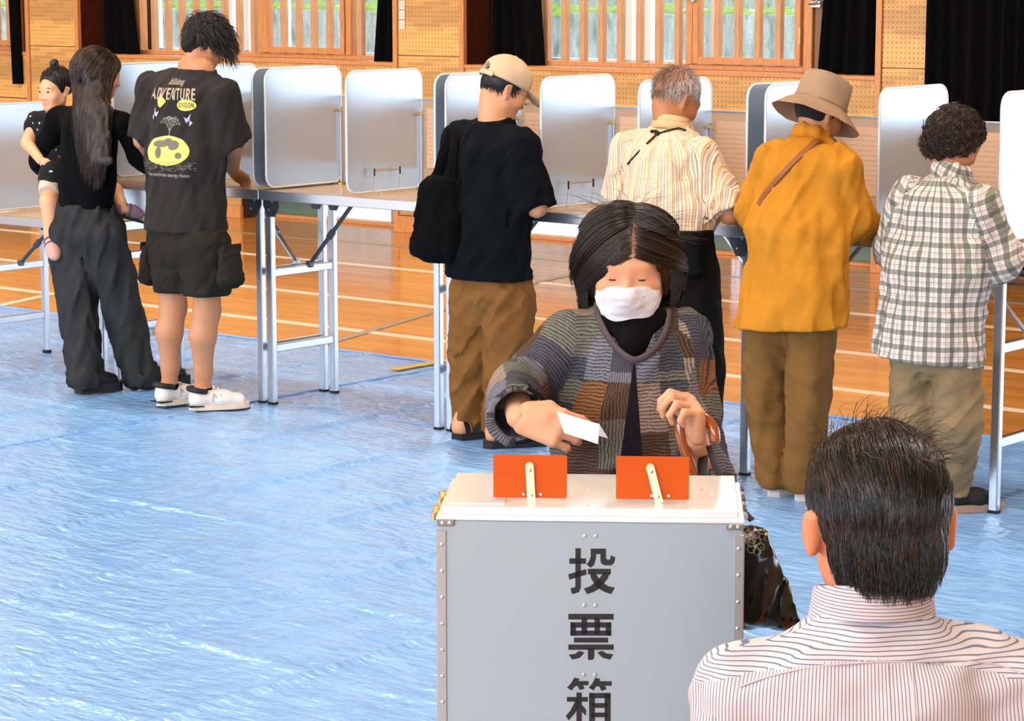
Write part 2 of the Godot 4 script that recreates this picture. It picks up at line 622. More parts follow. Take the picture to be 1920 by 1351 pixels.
func window_bay(k: int, b: Array) -> void:
	var o := setting("window_%d" % k, Vector3.ZERO, TURN)
	var r0: float = b[2]
	var r1: float = b[3]
	var mid: float = r0 + (r1 - r0) * 0.62
	if k == 2:
		mid = -14.60
	# glazing, metal sashes outside the lattice
	var g := G()
	g.box(Vector3((r0 + r1) / 2, 2.6, -14.84), Vector3(r1 - r0, 2.6, 0.006), 0.0)
	part("pane", g, M.glass, o)
	for r in [r0 + 0.02, r0 + (r1 - r0) * 0.33, r0 + (r1 - r0) * 0.40, mid + 0.05, r1 - 0.03]:
		slab("sash_stile", r - 0.028, r + 0.028, 1.31, 3.95, 14.80, 14.86, M.white, o)
	slab("sash_rail", r0, r1, 1.31, 1.36, 14.80, 14.86, M.white, o)
	# the wooden lattice: frame, then upright slats
	slab("lattice_frame", r0 - 0.05, r0 + 0.02, 1.31, 3.95, SASH - 0.04, SASH + 0.05, M.trim, o)
	slab("lattice_frame", r1 - 0.01, r1 + 0.06, 1.31, 3.95, SASH - 0.04, SASH + 0.05, M.trim, o)
	slab("lattice_frame", r0, r1, 1.31, 1.345, SASH - 0.04, SASH + 0.05, M.trim, o)
	slab("lattice_frame", r0, r1, 3.90, 3.95, SASH - 0.04, SASH + 0.05, M.trim, o)
	var door1: float = r1 - 0.02 if k != 2 else -13.68
	slab("gate_stile", mid - 0.06, mid - 0.005, 1.345, 3.9, SASH - 0.05, SASH + 0.03, M.trim, o)
	slab("gate_stile", mid + 0.005, mid + 0.05, 1.35, 3.89, SASH - 0.06, SASH + 0.02, M.trim, o)
	slab("gate_stile", door1 - 0.05, door1 - 0.005, 1.35, 3.89, SASH - 0.06, SASH + 0.02, M.trim, o)
	slab("gate_rail", mid + 0.05, door1 - 0.05, 1.35, 1.40, SASH - 0.06, SASH + 0.02, M.trim, o)
	if k == 2:
		slab("gate_stile", door1 + 0.005, door1 + 0.06, 1.345, 3.9, SASH - 0.05, SASH + 0.03, M.trim, o)
	slab("latch", mid - 0.04, mid + 0.04, 1.80, 1.83, SASH - 0.075, SASH - 0.05, M.alu, o)
	slab("latch_knob", mid + 0.01, mid + 0.035, 1.785, 1.85, SASH - 0.09, SASH - 0.06, M.alu, o)
	slab("hinge", door1 - 0.012, door1 + 0.004, 1.50, 1.62, SASH - 0.07, SASH - 0.05, M.brass, o)
	var one := G()
	one.box(Vector3.ZERO, Vector3(0.046, 2.56, 0.05), 0.003)
	var mesh := one.mesh()
	var x := r0 + 0.165
	while x < r1 - 0.08:
		var near_stile: bool = absf(x - mid) < 0.085 or absf(x - door1) < 0.085
		if not near_stile:
			share("slat", mesh, M.slat, o, Vector3(x, 2.62, -SASH))
		x += 0.172

func low_windows(b: Array, i: int) -> void:
	var panes := []
	if i == 1:
		panes = [[-16.57, -15.3, "g"], [-15.3, -14.62, "pier"], [-14.62, -14.02, "g"], [-14.02, -13.21, "c"], [-13.21, -12.92, "g"]]
	elif i == 2:
		panes = [[-12.2, -10.36, "c"], [-10.36, -9.93, "g"], [-9.93, -9.3, "c"], [-9.3, -8.62, "g"]]
	else:
		var m: float = (b[0] + b[1]) / 2
		panes = [[b[0], m, "g"], [m, b[1], "g"]]
	var o := setting("window_%d" % (i + 11), Vector3.ZERO, TURN)
	for p in panes:
		if p[2] == "pier":
			slab("perforated_panel", p[0], p[1], 0.10, 0.46, FRONT, FRONT + 0.02, M.peg, o)
			slab("pier_core", p[0] + 0.01, p[1] - 0.01, 0.0, 0.46, FRONT + 0.02, 14.9, M.red_wood, o)
			slab("skirting", p[0], p[1], 0.0, 0.10, FRONT - 0.01, FRONT + 0.03, M.trim, o)
			continue
		slab("track", p[0], p[1], 0.0, 0.025, 14.60, 14.75, M.trim, o)
		slab("sash_stile", p[0], p[0] + 0.04, 0.025, 0.46, 14.66, 14.70, M.alu, o)
		slab("sash_stile", p[1] - 0.04, p[1], 0.025, 0.46, 14.66, 14.70, M.alu, o)
		if p[2] == "g":
			var g := mat(Color(0.36, 0.46, 0.40), 0.35)
			slab("frosted_pane", p[0] + 0.04, p[1] - 0.04, 0.025, 0.46, 14.675, 14.685, g, o)
		else:
			slab("clear_pane", p[0] + 0.04, p[1] - 0.04, 0.025, 0.46, 14.678, 14.682, M.glass, o)
		slab("lock", p[1] - 0.028, p[1] - 0.012, 0.18, 0.21, 14.645, 14.66, M.alu, o)

func build_outside() -> void:
	var o := setting("ground_outside", Vector3.ZERO, TURN)
	slab("concrete_ground", -45, 40, -0.25, -0.05, 14.95, 45.0, mat(Color(0.93, 0.94, 0.94), 0.9), o, 0.0)
	slab("lawn_ground", -45, 25, -0.3, -0.2, -30, -9.2, mat(Color(0.62, 0.62, 0.58), 0.95), o, 0.0)
	var w := setting("retaining_wall", Vector3.ZERO, TURN)
	var con := mat(Color.WHITE, 0.95)
	con.albedo_texture = pic(512, 256, func(x, y):
		var s: float = grainy.get_noise_2d(x * 0.09, y * 0.012)
		var k: float = 0.70 + 0.16 * s + 0.12 * grainy.get_noise_2d(x * 0.3, y * 0.25)
		var stain: float = clampf(0.4 + 1.6 * grainy.get_noise_2d(x * 0.06 + 50.0, y * 0.015) - 0.6, 0, 1)
		return Color(0.86 * k, 0.97 * k, 0.95 * k).lerp(Color(0.20, 0.27, 0.22), stain * 0.8))
	con.uv1_scale = Vector3(0.25, 0.6, 1)
	slab("concrete_face", -45, -5, -0.1, 1.66, 17.05, 17.6, con, w)
	slab("concrete_face", -45, -5, 1.70, 2.9, 17.3, 17.6, con, w)
	var g := G()
	var rng := RandomNumberGenerator.new()
	rng.seed = 5
	for i in 420:
		var r := -24.0 + i * 0.05
		var hgt := 0.03 + 0.05 * rng.randf() + 0.05 * maxf(0, wrinkle.get_noise_1d(r * 2.0))
		g.lathe(Vector3(r, 1.65, -17.1 - 0.08 * rng.randf()), [Vector2(0.05 + 0.03 * rng.randf(), -0.02), Vector2(0.055, hgt * 0.5), Vector2(0.03, hgt), Vector2(0, hgt * 1.1)], 6)
	var moss := part("moss", g, mat(Color(0.47, 0.62, 0.08), 0.95), w, "bright green moss along the ledge")
	moss.set_meta("kind", "stuff")

# ---------------------------------------------------------------- blue sheets on the floor
func build_tarps() -> void:
	var blue := mat(Color(0.54, 0.74, 0.95), 0.25)
	blue.metallic_specular = 0.7
	blue.uv1_scale = Vector3(0.5, 1.3, 1)
	blue.normal_enabled = true
	blue.normal_texture = noise_tex(0.03, 512, true, 9.0)
	blue.normal_scale = 0.45
	blue.albedo_texture = noise_tex(0.02, 256, false, 1.0, FastNoiseLite.TYPE_SIMPLEX_SMOOTH, ramp2(Color(0.86, 0.9, 0.95), Color(1, 1, 1)))
	var fr := [-7.43, -6.74, -6.07, -5.44, -4.73, -4.05, -3.4, -2.7, -2.0, -8.75, -9.5, -10.2, -10.9]
	var fp := [3.6, 4.28, 4.9, 5.53, 6.16, 6.81, 7.44, 8.1, 8.75]
	sheet("blue plastic sheet under the left voters, its edge on the wood floor", -13.0, -8.04, 4.5, 9.49, 0.004, fr, fp, blue, 1)
	sheet("wide blue plastic sheet with fold creases around the ballot box", -8.12, -2.4, 2.4, 9.39, 0.010, fr, fp, blue, 2)
	var tp := thing("tape", "short strip of yellow tape at the corner of the blue sheet", "tape", pg(790, 689), TURN)
	var g := G()
	g.box(Vector3(0, 0.0165, 0), Vector3(0.06, 0.002, 0.42), 0.0)
	part("strip", g, mat(Color(0.85, 0.72, 0.25), 0.4), tp)

func sheet(label: String, r0: float, r1: float, p0: float, p1: float, y: float, fr: Array, fp: Array, m: Material, sd: int) -> void:
	var o := thing("blue_sheet", label, "tarp", H(r0, 0, p0), TURN, "blue sheets on the gymnasium floor")
	var g := G()
	var step := 0.02
	var nx := int((r1 - r0) / step)
	var nz := int((p1 - p0) / step)
	var hs := PackedFloat32Array()
	hs.resize((nx + 1) * (nz + 1))
	# the signed way from each row and column to the nearest crease
	var near_r := PackedFloat32Array()
	var near_p := PackedFloat32Array()
	for i in nx + 1:
		var best := 9.0
		for c in fr:
			if absf(r0 + (r1 - r0) * i / nx - c) < absf(best):
				best = r0 + (r1 - r0) * i / nx - c
		near_r.append(best)
	for j in nz + 1:
		var best := 9.0
		for c in fp:
			if absf(p0 + (p1 - p0) * j / nz - c) < absf(best):
				best = p0 + (p1 - p0) * j / nz - c
		near_p.append(best)
	for j in nz + 1:
		for i in nx + 1:
			var r := r0 + (r1 - r0) * i / nx
			var p := p0 + (p1 - p0) * j / nz
			var h := 0.0
			var wob := 0.025 * wrinkle.get_noise_2d(r * 1.1, p * 1.1)
			var d1 := near_r[i] + wob
			if absf(d1) < 0.1:
				h = (0.010 + 0.009 * wrinkle.get_noise_2d(r * 0.3, p * 1.3)) * exp(-d1 * d1 / 0.0004)
			var d2 := near_p[j] + wob
			if absf(d2) < 0.1:
				h = maxf(h, (0.007 + 0.006 * wrinkle.get_noise_2d(r * 1.3, p * 0.3)) * exp(-d2 * d2 / 0.0004))
			# long soft ripples between the folds
			var n1 := wrinkle.get_noise_2d(r * 0.9 + sd * 9.0, p * 4.2)
			var n2 := wrinkle.get_noise_2d(r * 3.0 + p * 2.0, p * 1.2 - r * 2.0 + 20.0)
			h += 0.0035 * (1.0 - absf(n1) * 2.0) + 0.003 * n2
			hs[j * (nx + 1) + i] = maxf(h, 0.0) + y
	var at := func(i: int, j: int) -> Vector3:
		return Vector3((r1 - r0) * i / nx, hs[j * (nx + 1) + i], -(p1 - p0) * j / nz)
	var ns := PackedVector3Array()
	ns.resize(hs.size())
	for j in nz + 1:
		for i in nx + 1:
			var a: Vector3 = at.call(max(i - 1, 0), j)
			var b: Vector3 = at.call(min(i + 1, nx), j)
			var c: Vector3 = at.call(i, max(j - 1, 0))
			var d: Vector3 = at.call(i, min(j + 1, nz))
			ns[j * (nx + 1) + i] = (b - a).cross(d - c).normalized()
	var idx := PackedInt32Array()
	for j in nz + 1:
		for i in nx + 1:
			var q: Vector3 = at.call(i, j)
			g.v.append(q)
			g.n.append(ns[j * (nx + 1) + i])
			g.t.append(Vector2(q.x, q.z))
	for j in nz:
		for i in nx:
			var k := j * (nx + 1) + i
			for q in [k, k + nx + 1, k + 1, k + 1, k + nx + 1, k + nx + 2]:
				idx.append(q)
	var arr := []
	arr.resize(Mesh.ARRAY_MAX)
	arr[Mesh.ARRAY_VERTEX] = g.v
	arr[Mesh.ARRAY_NORMAL] = g.n
	arr[Mesh.ARRAY_TEX_UV] = g.t
	arr[Mesh.ARRAY_INDEX] = idx
	var am := ArrayMesh.new()
	am.add_surface_from_arrays(Mesh.PRIMITIVE_TRIANGLES, arr)
	share("sheeting", am, m, o, Vector3.ZERO)
	var hem := G()
	hem.box(Vector3((r1 - r0) / 2, y + 0.004, -(p1 - p0) + 0.01), Vector3(r1 - r0, 0.006, 0.035), 0.001)
	hem.box(Vector3((0.0 if sd == 2 else r1 - r0), y + 0.005, -(p1 - p0) / 2), Vector3(0.035, 0.007, p1 - p0), 0.001)
	part("hem", hem, m, o)

# ---------------------------------------------------------------- writing tables
func build_tables() -> void:
	# [left end, right end, top height, partitions]
	table("low writing table at the far left, behind the child", "far left low table", -10.10, -9.13, 0.775, [-10.0, -9.2])
	table("writing table where the woman with long hair and the man in shorts stand", "table by the man in shorts", -9.08, -8.035, 1.0, [-9.003, -8.53, -8.066])
	table("writing table with two empty booths in the left middle", "table left of the cap man", -8.025, -6.955, 1.0, [-7.985, -7.484, -6.968])
	table("long writing table used by the cap man and the man in the striped shirt", "long table", -6.94, -5.355, 1.0, [-6.907, -6.39, -5.89, -5.372])
	table("writing table at the right used by the two women", "right table by the two women", -5.325, -4.255, 1.0, [-5.288, -4.785, -4.281])

func table(label: String, short: String, r0: float, r1: float, top: float, walls: Array) -> void:
	var o := thing("writing_table", label, "table", H(r0, 0, 8.0), TURN, "aluminium writing tables in a row")
	var w := r1 - r0
	var dep := 0.53
	var g := G()
	g.box(Vector3(w / 2, top - 0.008, -dep / 2), Vector3(w - 0.02, 0.014, dep - 0.02), 0.002)
	part("table_top", g, M.top, o)
	for q in [[Vector3(w / 2, top - 0.022, 0.0), Vector3(w, 0.045, 0.014)], [Vector3(w / 2, top - 0.022, -dep), Vector3(w, 0.045, 0.014)], [Vector3(0.007, top - 0.022, -dep / 2), Vector3(0.014, 0.045, dep)], [Vector3(w - 0.007, top - 0.022, -dep / 2), Vector3(0.014, 0.045, dep)]]:
		var e := G()
		e.box(q[0], q[1], 0.003)
		part("edge_rail", e, M.alu, o)
	for s in [0, 1]:
		var x := 0.028 if s == 0 else w - 0.028
		for z in [-0.03, -dep + 0.09]:
			var l := G()
			l.box(Vector3(x, (top - 0.04) / 2 + 0.012, z), Vector3(0.036, top - 0.045, 0.03), 0.004)
			var lg := part("leg", l, M.alu, o)
			var f := G()
			f.box(Vector3(x, 0.013, z), Vector3(0.04, 0.022, 0.034), 0.004)
			part("foot_cap", f, M.rubber, lg)
			var u := G()
			u.plate(PackedVector2Array([Vector2(-0.05, 0), Vector2(0.05, 0), Vector2(0.05, -0.06), Vector2(0.02, -0.11), Vector2(-0.02, -0.11), Vector2(-0.05, -0.06)]), 0.006, Transform3D(Basis(), Vector3(x + (0.024 if s == 0 else -0.024), top - 0.01, z + 0.017)))
			var br := part("gusset", u, M.alu_dark, o)
			for k in [Vector2(0.01, -0.04), Vector2(-0.012, -0.08)]:
				var bo := G()
				bo.lathe(Vector3(x + (0.024 if s == 0 else -0.024) + k.x, top - 0.01 + k.y, z + 0.02), [Vector2(0.006, 0), Vector2(0.005, 0.004), Vector2(0, 0.005)], 8, Basis(Vector3.RIGHT, PI / 2))
				part("bolt", bo, M.alu, br)
		for y in [top * 0.62, top * 0.27]:
			var rg := G()
			rg.box(Vector3(x, y, (-0.03 - dep + 0.09) / 2), Vector3(0.026, 0.036, dep - 0.09 - 0.06), 0.003)
			part("rung", rg, M.alu, o)
		# folding brace from the upper rung to the underside of the top
		var a := Vector3(x + (0.01 if s == 0 else -0.01), top * 0.64, -dep / 2 - 0.01)
		var b := Vector3(x + (0.30 if s == 0 else -0.30), top - 0.05, -dep / 2 - 0.01)
		var h := a.lerp(b, 0.47)
		var bc := G()
		bc.bar(a, h, 0.022, 0.012)
		bc.bar(h, b, 0.022, 0.012)
		bc.box(h, Vector3(0.05, 0.03, 0.02), 0.004, Basis(Vector3(0, 0, 1), atan2(b.y - a.y, b.x - a.x)))
		bc.box(a, Vector3(0.03, 0.03, 0.03), 0.004)
		part("folding_brace", bc, M.alu_dark if s == 0 else M.alu, o)
	# back board: a frosted sheet held by clips, with a rail along its top
	var bb := G()
	bb.box(Vector3(w / 2, top + 0.205, -dep + 0.03), Vector3(w - 0.02, 0.40, 0.004), 0.0)
	part("back_board", bb, M.frost, o)
	var br2 := G()
	br2.box(Vector3(w / 2, top + 0.408, -dep + 0.03), Vector3(w - 0.02, 0.008, 0.010), 0.001)
	part("board_rail", br2, M.alu, o)
	# partitions
	var sheet_line := rounded(0.50, 0.535, 0.055)
	for k in walls.size():
		var x: float = walls[k] - r0
		var pg_ := G()
		var place := Transform3D(Basis(Vector3(0, 1, 0), PI / 2), Vector3(x, top + 0.012, 0.005))
		pg_.plate(sheet_line, 0.006, place)
		var pn := part("partition", pg_, M.panel, o)
		var rim := G()
		var pts := []
		for q in sheet_line:
			pts.append(place * Vector3(q.x, q.y, 0))
		pts.append(pts[0])
		rim.tube(pts, 0.0055, 6, false)
		part("edging", rim, M.panel_edge, pn)
		var st := G()
		st.tube([Vector3(x + 0.006, top, -dep + 0.045), Vector3(x + 0.006, top + 0.36, -dep + 0.045)], 0.006, 8)
		part("support_rod", st, M.alu, o)
		var ft := G()
		ft.lathe(Vector3(x + 0.006, top, -dep + 0.045), [Vector2(0.028, 0), Vector2(0.026, 0.006), Vector2(0.010, 0.010), Vector2(0.009, 0.02)], 12)
		ft.box(Vector3(x + 0.03, top + 0.008, -dep + 0.05), Vector3(0.05, 0.01, 0.016), 0.002)
		part("clip", ft, M.brass, o)
		var fu := G()
		fu.box(Vector3(x + 0.004, top + 0.345, -dep + 0.06), Vector3(0.014, 0.012, 0.06), 0.002)
		part("clip", fu, M.brass, o)
	# a notice in every booth
	for k in walls.size() - 1:
		var a2: float = walls[k]
		var b2: float = walls[k + 1]
		var nt := thing("notice_sheet", "printed notice in the %s booth of the " % ["first", "second", "third"][k] + short, "notice", H((a2 + b2) / 2, top + 0.10, 8.0 + dep - 0.040), TURN, "notices in the booths")
		var ww: float = (b2 - a2) - 0.07
		var ng := G()
		ng.box(Vector3(0, 0.135, 0), Vector3(ww, 0.27, 0.0015), 0.0)
		part("paper", ng, M.notice if M.has("notice") else notice_mat(), nt)
	# wire stands
	for k in walls.size():
		if k == 0 or walls.size() < 3:
			continue
		if k == walls.size() - 1:
			continue
		var wx: float = walls[k]
		var ws := thing("wire_stand", "small wire stand by the %s middle panel of the " % ["", "first", "second"][k] + short, "stand", H(wx + 0.02, top, 8.14), TURN, "wire stands on the writing tables")
		for z in [0.0, -0.17]:
			var fg := G()
			fg.tube([Vector3(0, 0.001, z), Vector3(0.012, 0.115, z), Vector3(0.045, 0.001, z - 0.01)], 0.0014, 6)
			part("wire_leg", fg, M.brass, ws)
			var tg := G()
			tg.box(Vector3(0.012, 0.10, z), Vector3(0.007, 0.035, 0.007), 0.002)
			part("hinge", tg, M.steel_black, ws)
		var cg := G()
		cg.tube([Vector3(0.012, 0.105, 0), Vector3(0.012, 0.105, -0.17)], 0.002, 6)
		part("crossbar", cg, M.brass, ws)

func notice_mat() -> Material:
	var m := mat(Color.WHITE, 0.7)
	m.albedo_texture = pic(128, 128, func(x, y):
		var c := Color(0.97, 0.84, 0.70)
		if x > 10 and x < 118 and y > 14 and y < 112 and y % 9 < 2 and grainy.get_noise_2d(x * 0.6, y * 3.0) > -0.05:
			c = Color(0.86, 0.70, 0.56)
		return c)
	m.uv1_scale = Vector3(3, 3.6, 1)
	m.backlight_enabled = true
	m.backlight = Color(0.8, 0.66, 0.5)
	M.notice = m
	return m

# ---------------------------------------------------------------- the ballot box
func build_ballot_box() -> void:
	var yaw := -deg_to_rad(3.6)
	var z0 := 4.43
	var mid := pz(1106, 975, z0)
	var o := thing("ballot_box", "grey metal ballot box with black lettering and two orange slot covers", "ballot box", Vector3(mid.x, 0.57, mid.z), yaw)
	var W := 0.548
	var D := 0.33
	var topy := mid.y - 0.57 - 0.002
	var inv := o.transform.affine_inverse()
	var face := func(x: float, y: float) -> Vector2:       # a place on the front of the box
		var d := ray(x, y)
		var nrm: Vector3 = o.transform.basis.z
		var q := EYE + d * ((mid - EYE).dot(nrm) / d.dot(nrm))
		var l: Vector3 = inv * q
		return Vector2(l.x, l.y)
	var grey := mat(Color(0.60, 0.66, 0.69), 0.38, 0.35)
	var strip_m := mat(Color(0.62, 0.63, 0.63), 0.35, 0.6)
	var body := G()
	body.box(Vector3(0, topy / 2, -D / 2), Vector3(W, topy, D), 0.003)
	part("body", body, grey, o)
	for s in [-1.0, 1.0]:
		var cs := G()
		cs.box(Vector3(s * (W / 2 - 0.008), topy / 2 - 0.01, 0.0005), Vector3(0.017, topy - 0.02, 0.005), 0.001)
		cs.box(Vector3(s * (W / 2 - 0.0005), topy / 2 - 0.01, -0.009), Vector3(0.005, topy - 0.02, 0.02), 0.001)
		var st := part("corner_strip", cs, strip_m, o)
		var y := topy - 0.045
		while y > 0.02:
			var rv := G()
			rv.lathe(Vector3(s * (W / 2 - 0.0085), y, 0.003), [Vector2(0.0042, 0), Vector2(0.0034, 0.0018), Vector2(0, 0.0026)], 8, Basis(Vector3.RIGHT, PI / 2))
			part("rivet", rv, M.alu, st)
			y -= 0.0487
		var bk := G()
		bk.box(Vector3(s * (W / 2 - 0.0155), topy - 0.0055, 0.003), Vector3(0.031, 0.0115, 0.004), 0.001)
		var bp := part("corner_bracket", bk, mat(Color(0.50, 0.50, 0.47), 0.4, 0.7), o)
		for k in [0.010, 0.023]:
			var sc := G()
			sc.lathe(Vector3(s * (W / 2 - k), topy - 0.0055, 0.0045), [Vector2(0.0042, 0), Vector2(0.0038, 0.0016), Vector2(0.0016, 0.0022), Vector2(0.0014, 0.0006), Vector2(0, 0.0006)], 10, Basis(Vector3.RIGHT, PI / 2))
			part("screw", sc, M.alu, bp)
	for q in [[1096, 1004], [1117, 1004], [1095, 1134], [1116, 1134], [1094, 1264], [1115, 1264]]:
		var c: Vector2 = face.call(q[0], q[1])
		var sc := G()
		sc.lathe(Vector3(c.x, c.y, 0.0005), [Vector2(0.004, 0), Vector2(0.0034, 0.0018), Vector2(0.0012, 0.0022), Vector2(0, 0.001)], 10, Basis(Vector3.RIGHT, PI / 2))
		part("screw", sc, M.alu, o)
	# rim and lid
	var lid_m := mat(Color(0.92, 0.91, 0.89), 0.14, 0.25)
	var rim := G()
	rim.box(Vector3(0, topy + 0.003, -D / 2), Vector3(W + 0.004, 0.008, D + 0.004), 0.002)
	part("rim", rim, lid_m, o)
	var lw := 0.531
	var lz := -0.008
	var ld := 0.312
	var ly := topy + 0.007
	var lid := G()
	lid.box(Vector3(0, ly + 0.0075, lz - ld / 2), Vector3(lw, 0.015, ld), 0.002)
	var lp := part("lid", lid, lid_m, o)
	var flap := G()
	flap.box(Vector3(-0.205, ly + 0.0158, lz - 0.145), Vector3(0.10, 0.002, 0.235), 0.0008)
	part("cover_plate", flap, lid_m, lp)
	for q in [[0.20, -0.17], [0.222, -0.17], [-0.005, -0.16], [-0.007, -0.02]]:
		var sc := G()
		sc.lathe(Vector3(q[0], ly + 0.015, lz + q[1]), [Vector2(0.003, 0), Vector2(0.0025, 0.0015), Vector2(0, 0.002)], 8)
		part("rivet", sc, M.alu, lp)
	for z in [-0.045, -0.175]:
		var hg := G()
		var hx := -W / 2 - 0.005
		hg.tube([Vector3(hx, topy - 0.002, z), Vector3(hx, topy + 0.016, z)], 0.006, 8)
		hg.tube([Vector3(hx - 0.004, topy - 0.008, z + 0.012), Vector3(hx - 0.004, topy + 0.006, z + 0.012)], 0.0045, 8)
		part("hinge", hg, M.brass, o)
	for k in 6:
		var hx2 := W / 2 + 0.004
		var kn := G()
		kn.tube([Vector3(hx2, topy + 0.002, -0.04 - k * 0.045), Vector3(hx2, topy + 0.002, -0.07 - k * 0.045)], 0.005, 8)
		part("hinge_knuckle", kn, M.alu if k % 2 == 0 else M.alu_dark, o)
	# the two orange covers standing over the slots
	var orange := mat(Color(0.76, 0.30, 0.01), 0.45)
	orange.metallic_specular = 0.3
	for q in [[925.0, 1063.0, 0.0, 993.0, 997.0], [1155.0, 1292.0, 0.0, 1219.0, 1237.0]]:
		var zz := lz - 0.060
		var base_y := ly + 0.0175
		var sx := func(px: float, yy: float) -> float:
			var d := ray(px, 905.0)
			var nrm: Vector3 = o.transform.basis.z
			var pt := EYE + d * ((o.transform * Vector3(0, yy, zz) - EYE).dot(nrm) / d.dot(nrm))
			return (inv * pt).x
		var x0: float = sx.call(q[0], base_y)
		var x1: float = sx.call(q[1], base_y)
		var pl := G()
		pl.plate(rounded(x1 - x0, 0.078, 0.003), 0.003, Transform3D(Basis(Vector3(1, 0, 0), -0.06), Vector3(x0, base_y + 0.003, zz)))
		var op := part("slot_cover", pl, orange, o, "orange slot cover plate")
		var a := Vector3(sx.call(q[3], base_y), base_y + 0.062, zz + 0.0015)
		var b := Vector3(sx.call(q[4], base_y), base_y - 0.003, zz + 0.008)
		var dir := (a - b).normalized()
		var sb := G()
		sb.bar(b, a, 0.0155, 0.002, Vector3(0, 0, 1), 0.0006)
		sb.lathe(a - dir * 0.0005, [Vector2(0.0078, -0.001), Vector2(0.0078, 0.001), Vector2(0, 0.001)], 12, Basis(Vector3.RIGHT, PI / 2))
		part("strap", sb, mat(Color(0.86, 0.80, 0.62), 0.35, 0.5), op)
		for k in [0.12, 0.82]:
			var c3 := a.lerp(b, k) + Vector3(0, 0, 0.001)
			var bl := G()
			bl.lathe(c3, [Vector2(0.0038, 0), Vector2(0.0034, 0.002), Vector2(0, 0.003)], 8, Basis(Vector3.RIGHT, PI / 2))
			part("bolt", bl, M.alu, op)
		for k in [-0.014, 0.017]:
			var bl := G()
			bl.lathe(Vector3(b.x + k, base_y + 0.010, zz + 0.002), [Vector2(0.0034, 0), Vector2(0.003, 0.002), Vector2(0, 0.003)], 8, Basis(Vector3.RIGHT, PI / 2))
			part("bolt", bl, M.alu, op)
	# the three painted characters
	var ink := mat(Color(0.012, 0.014, 0.02), 0.5)
	var strokes := [
		# first
		[[760, 545, 843, 545, 843, 572, 760, 572], [790, 495, 817, 495, 817, 690, 808, 712, 785, 720, 772, 720, 766, 692, 783, 690, 790, 684], [755, 624, 843, 598, 846, 625, 760, 651],
		[866, 497, 942, 497, 942, 545, 950, 553, 962, 550, 966, 530, 988, 540, 982, 568, 968, 580, 935, 580, 918, 570, 914, 555, 914, 524, 893, 524, 892, 545, 884, 575, 866, 592, 846, 575, 860, 555, 866, 535],
		[852, 597, 966, 597, 966, 624, 852, 624], [928, 615, 964, 612, 950, 645, 930, 672, 905, 697, 880, 712, 848, 722, 832, 694, 862, 684, 888, 664, 912, 640], [862, 618, 890, 618, 908, 646, 930, 668, 955, 684, 986, 690, 968, 722, 935, 712, 905, 694, 885, 672, 868, 645]],
		# second
		[[755, 820, 980, 820, 980, 848, 755, 848], [765, 862, 968, 862, 968, 888, 765, 888], [765, 903, 968, 903, 968, 928, 765, 928], [765, 862, 793, 862, 793, 928, 765, 928], [820, 840, 848, 840, 848, 920, 820, 920], [885, 840, 912, 840, 912, 920, 885, 920], [940, 862, 968, 862, 968, 928, 940, 928],
		[783, 938, 952, 938, 952, 962, 783, 962], [755, 972, 980, 972, 980, 998, 755, 998], [852, 990, 884, 990, 884, 1038, 876, 1048, 852, 1048], [808, 1003, 836, 1012, 812, 1038, 775, 1047, 757, 1022, 790, 1018], [898, 1012, 922, 1003, 945, 1016, 978, 1021, 962, 1047, 925, 1037]],
		# third
		[[785, 1135, 812, 1142, 806, 1153, 855, 1153, 855, 1173, 828, 1173, 836, 1190, 812, 1198, 800, 1176, 788, 1180, 772, 1200, 748, 1185, 768, 1165], [889, 1136, 914, 1143, 909, 1154, 970, 1154, 970, 1176, 936, 1176, 945, 1193, 920, 1202, 906, 1178, 893, 1180, 880, 1200, 856, 1185, 874, 1165],
		[748, 1232, 852, 1232, 852, 1255, 748, 1255], [795, 1210, 822, 1210, 822, 1400, 795, 1400], [790, 1250, 812, 1262, 790, 1310, 757, 1348, 742, 1325, 765, 1300], [820, 1268, 844, 1295, 842, 1325, 818, 1302],
		[858, 1212, 887, 1212, 887, 1410, 858, 1410], [935, 1212, 965, 1212, 965, 1410, 935, 1410], [858, 1212, 965, 1212, 965, 1238, 858, 1238], [870, 1262, 950, 1262, 950, 1286, 870, 1286], [870, 1309, 950, 1309, 950, 1332, 870, 1332], [870, 1384, 950, 1384, 950, 1408, 870, 1408]]]
	for ch in strokes:
		var g := G()
		for s in ch:
			var poly := PackedVector2Array()
			for i in range(0, s.size(), 2):
				poly.append(face.call(780.0 + s[i] / 2.644, 840.0 + s[i + 1] / 2.644))
			g.plate(poly, 0.0006, Transform3D(Basis(), Vector3(0, 0, 0.0004)))
		part("painted_character", g, ink, o, "black painted character")
	# the stand below
	var sd := thing("box_stand", "white low stand under the ballot box", "stand", Vector3(mid.x, 0, mid.z), yaw)
	var sg := G()
	sg.box(Vector3(0, 0.555, -D / 2), Vector3(W + 0.035, 0.03, D + 0.05), 0.004)
	part("stand_top", sg, M.white, sd)
	for sx in [-1.0, 1.0]:
		for z in [0.0, -D]:
			var lg := G()
			lg.box(Vector3(sx * (W / 2 - 0.01), 0.277, z), Vector3(0.035, 0.525, 0.035), 0.004)
			part("leg", lg, M.white, sd)

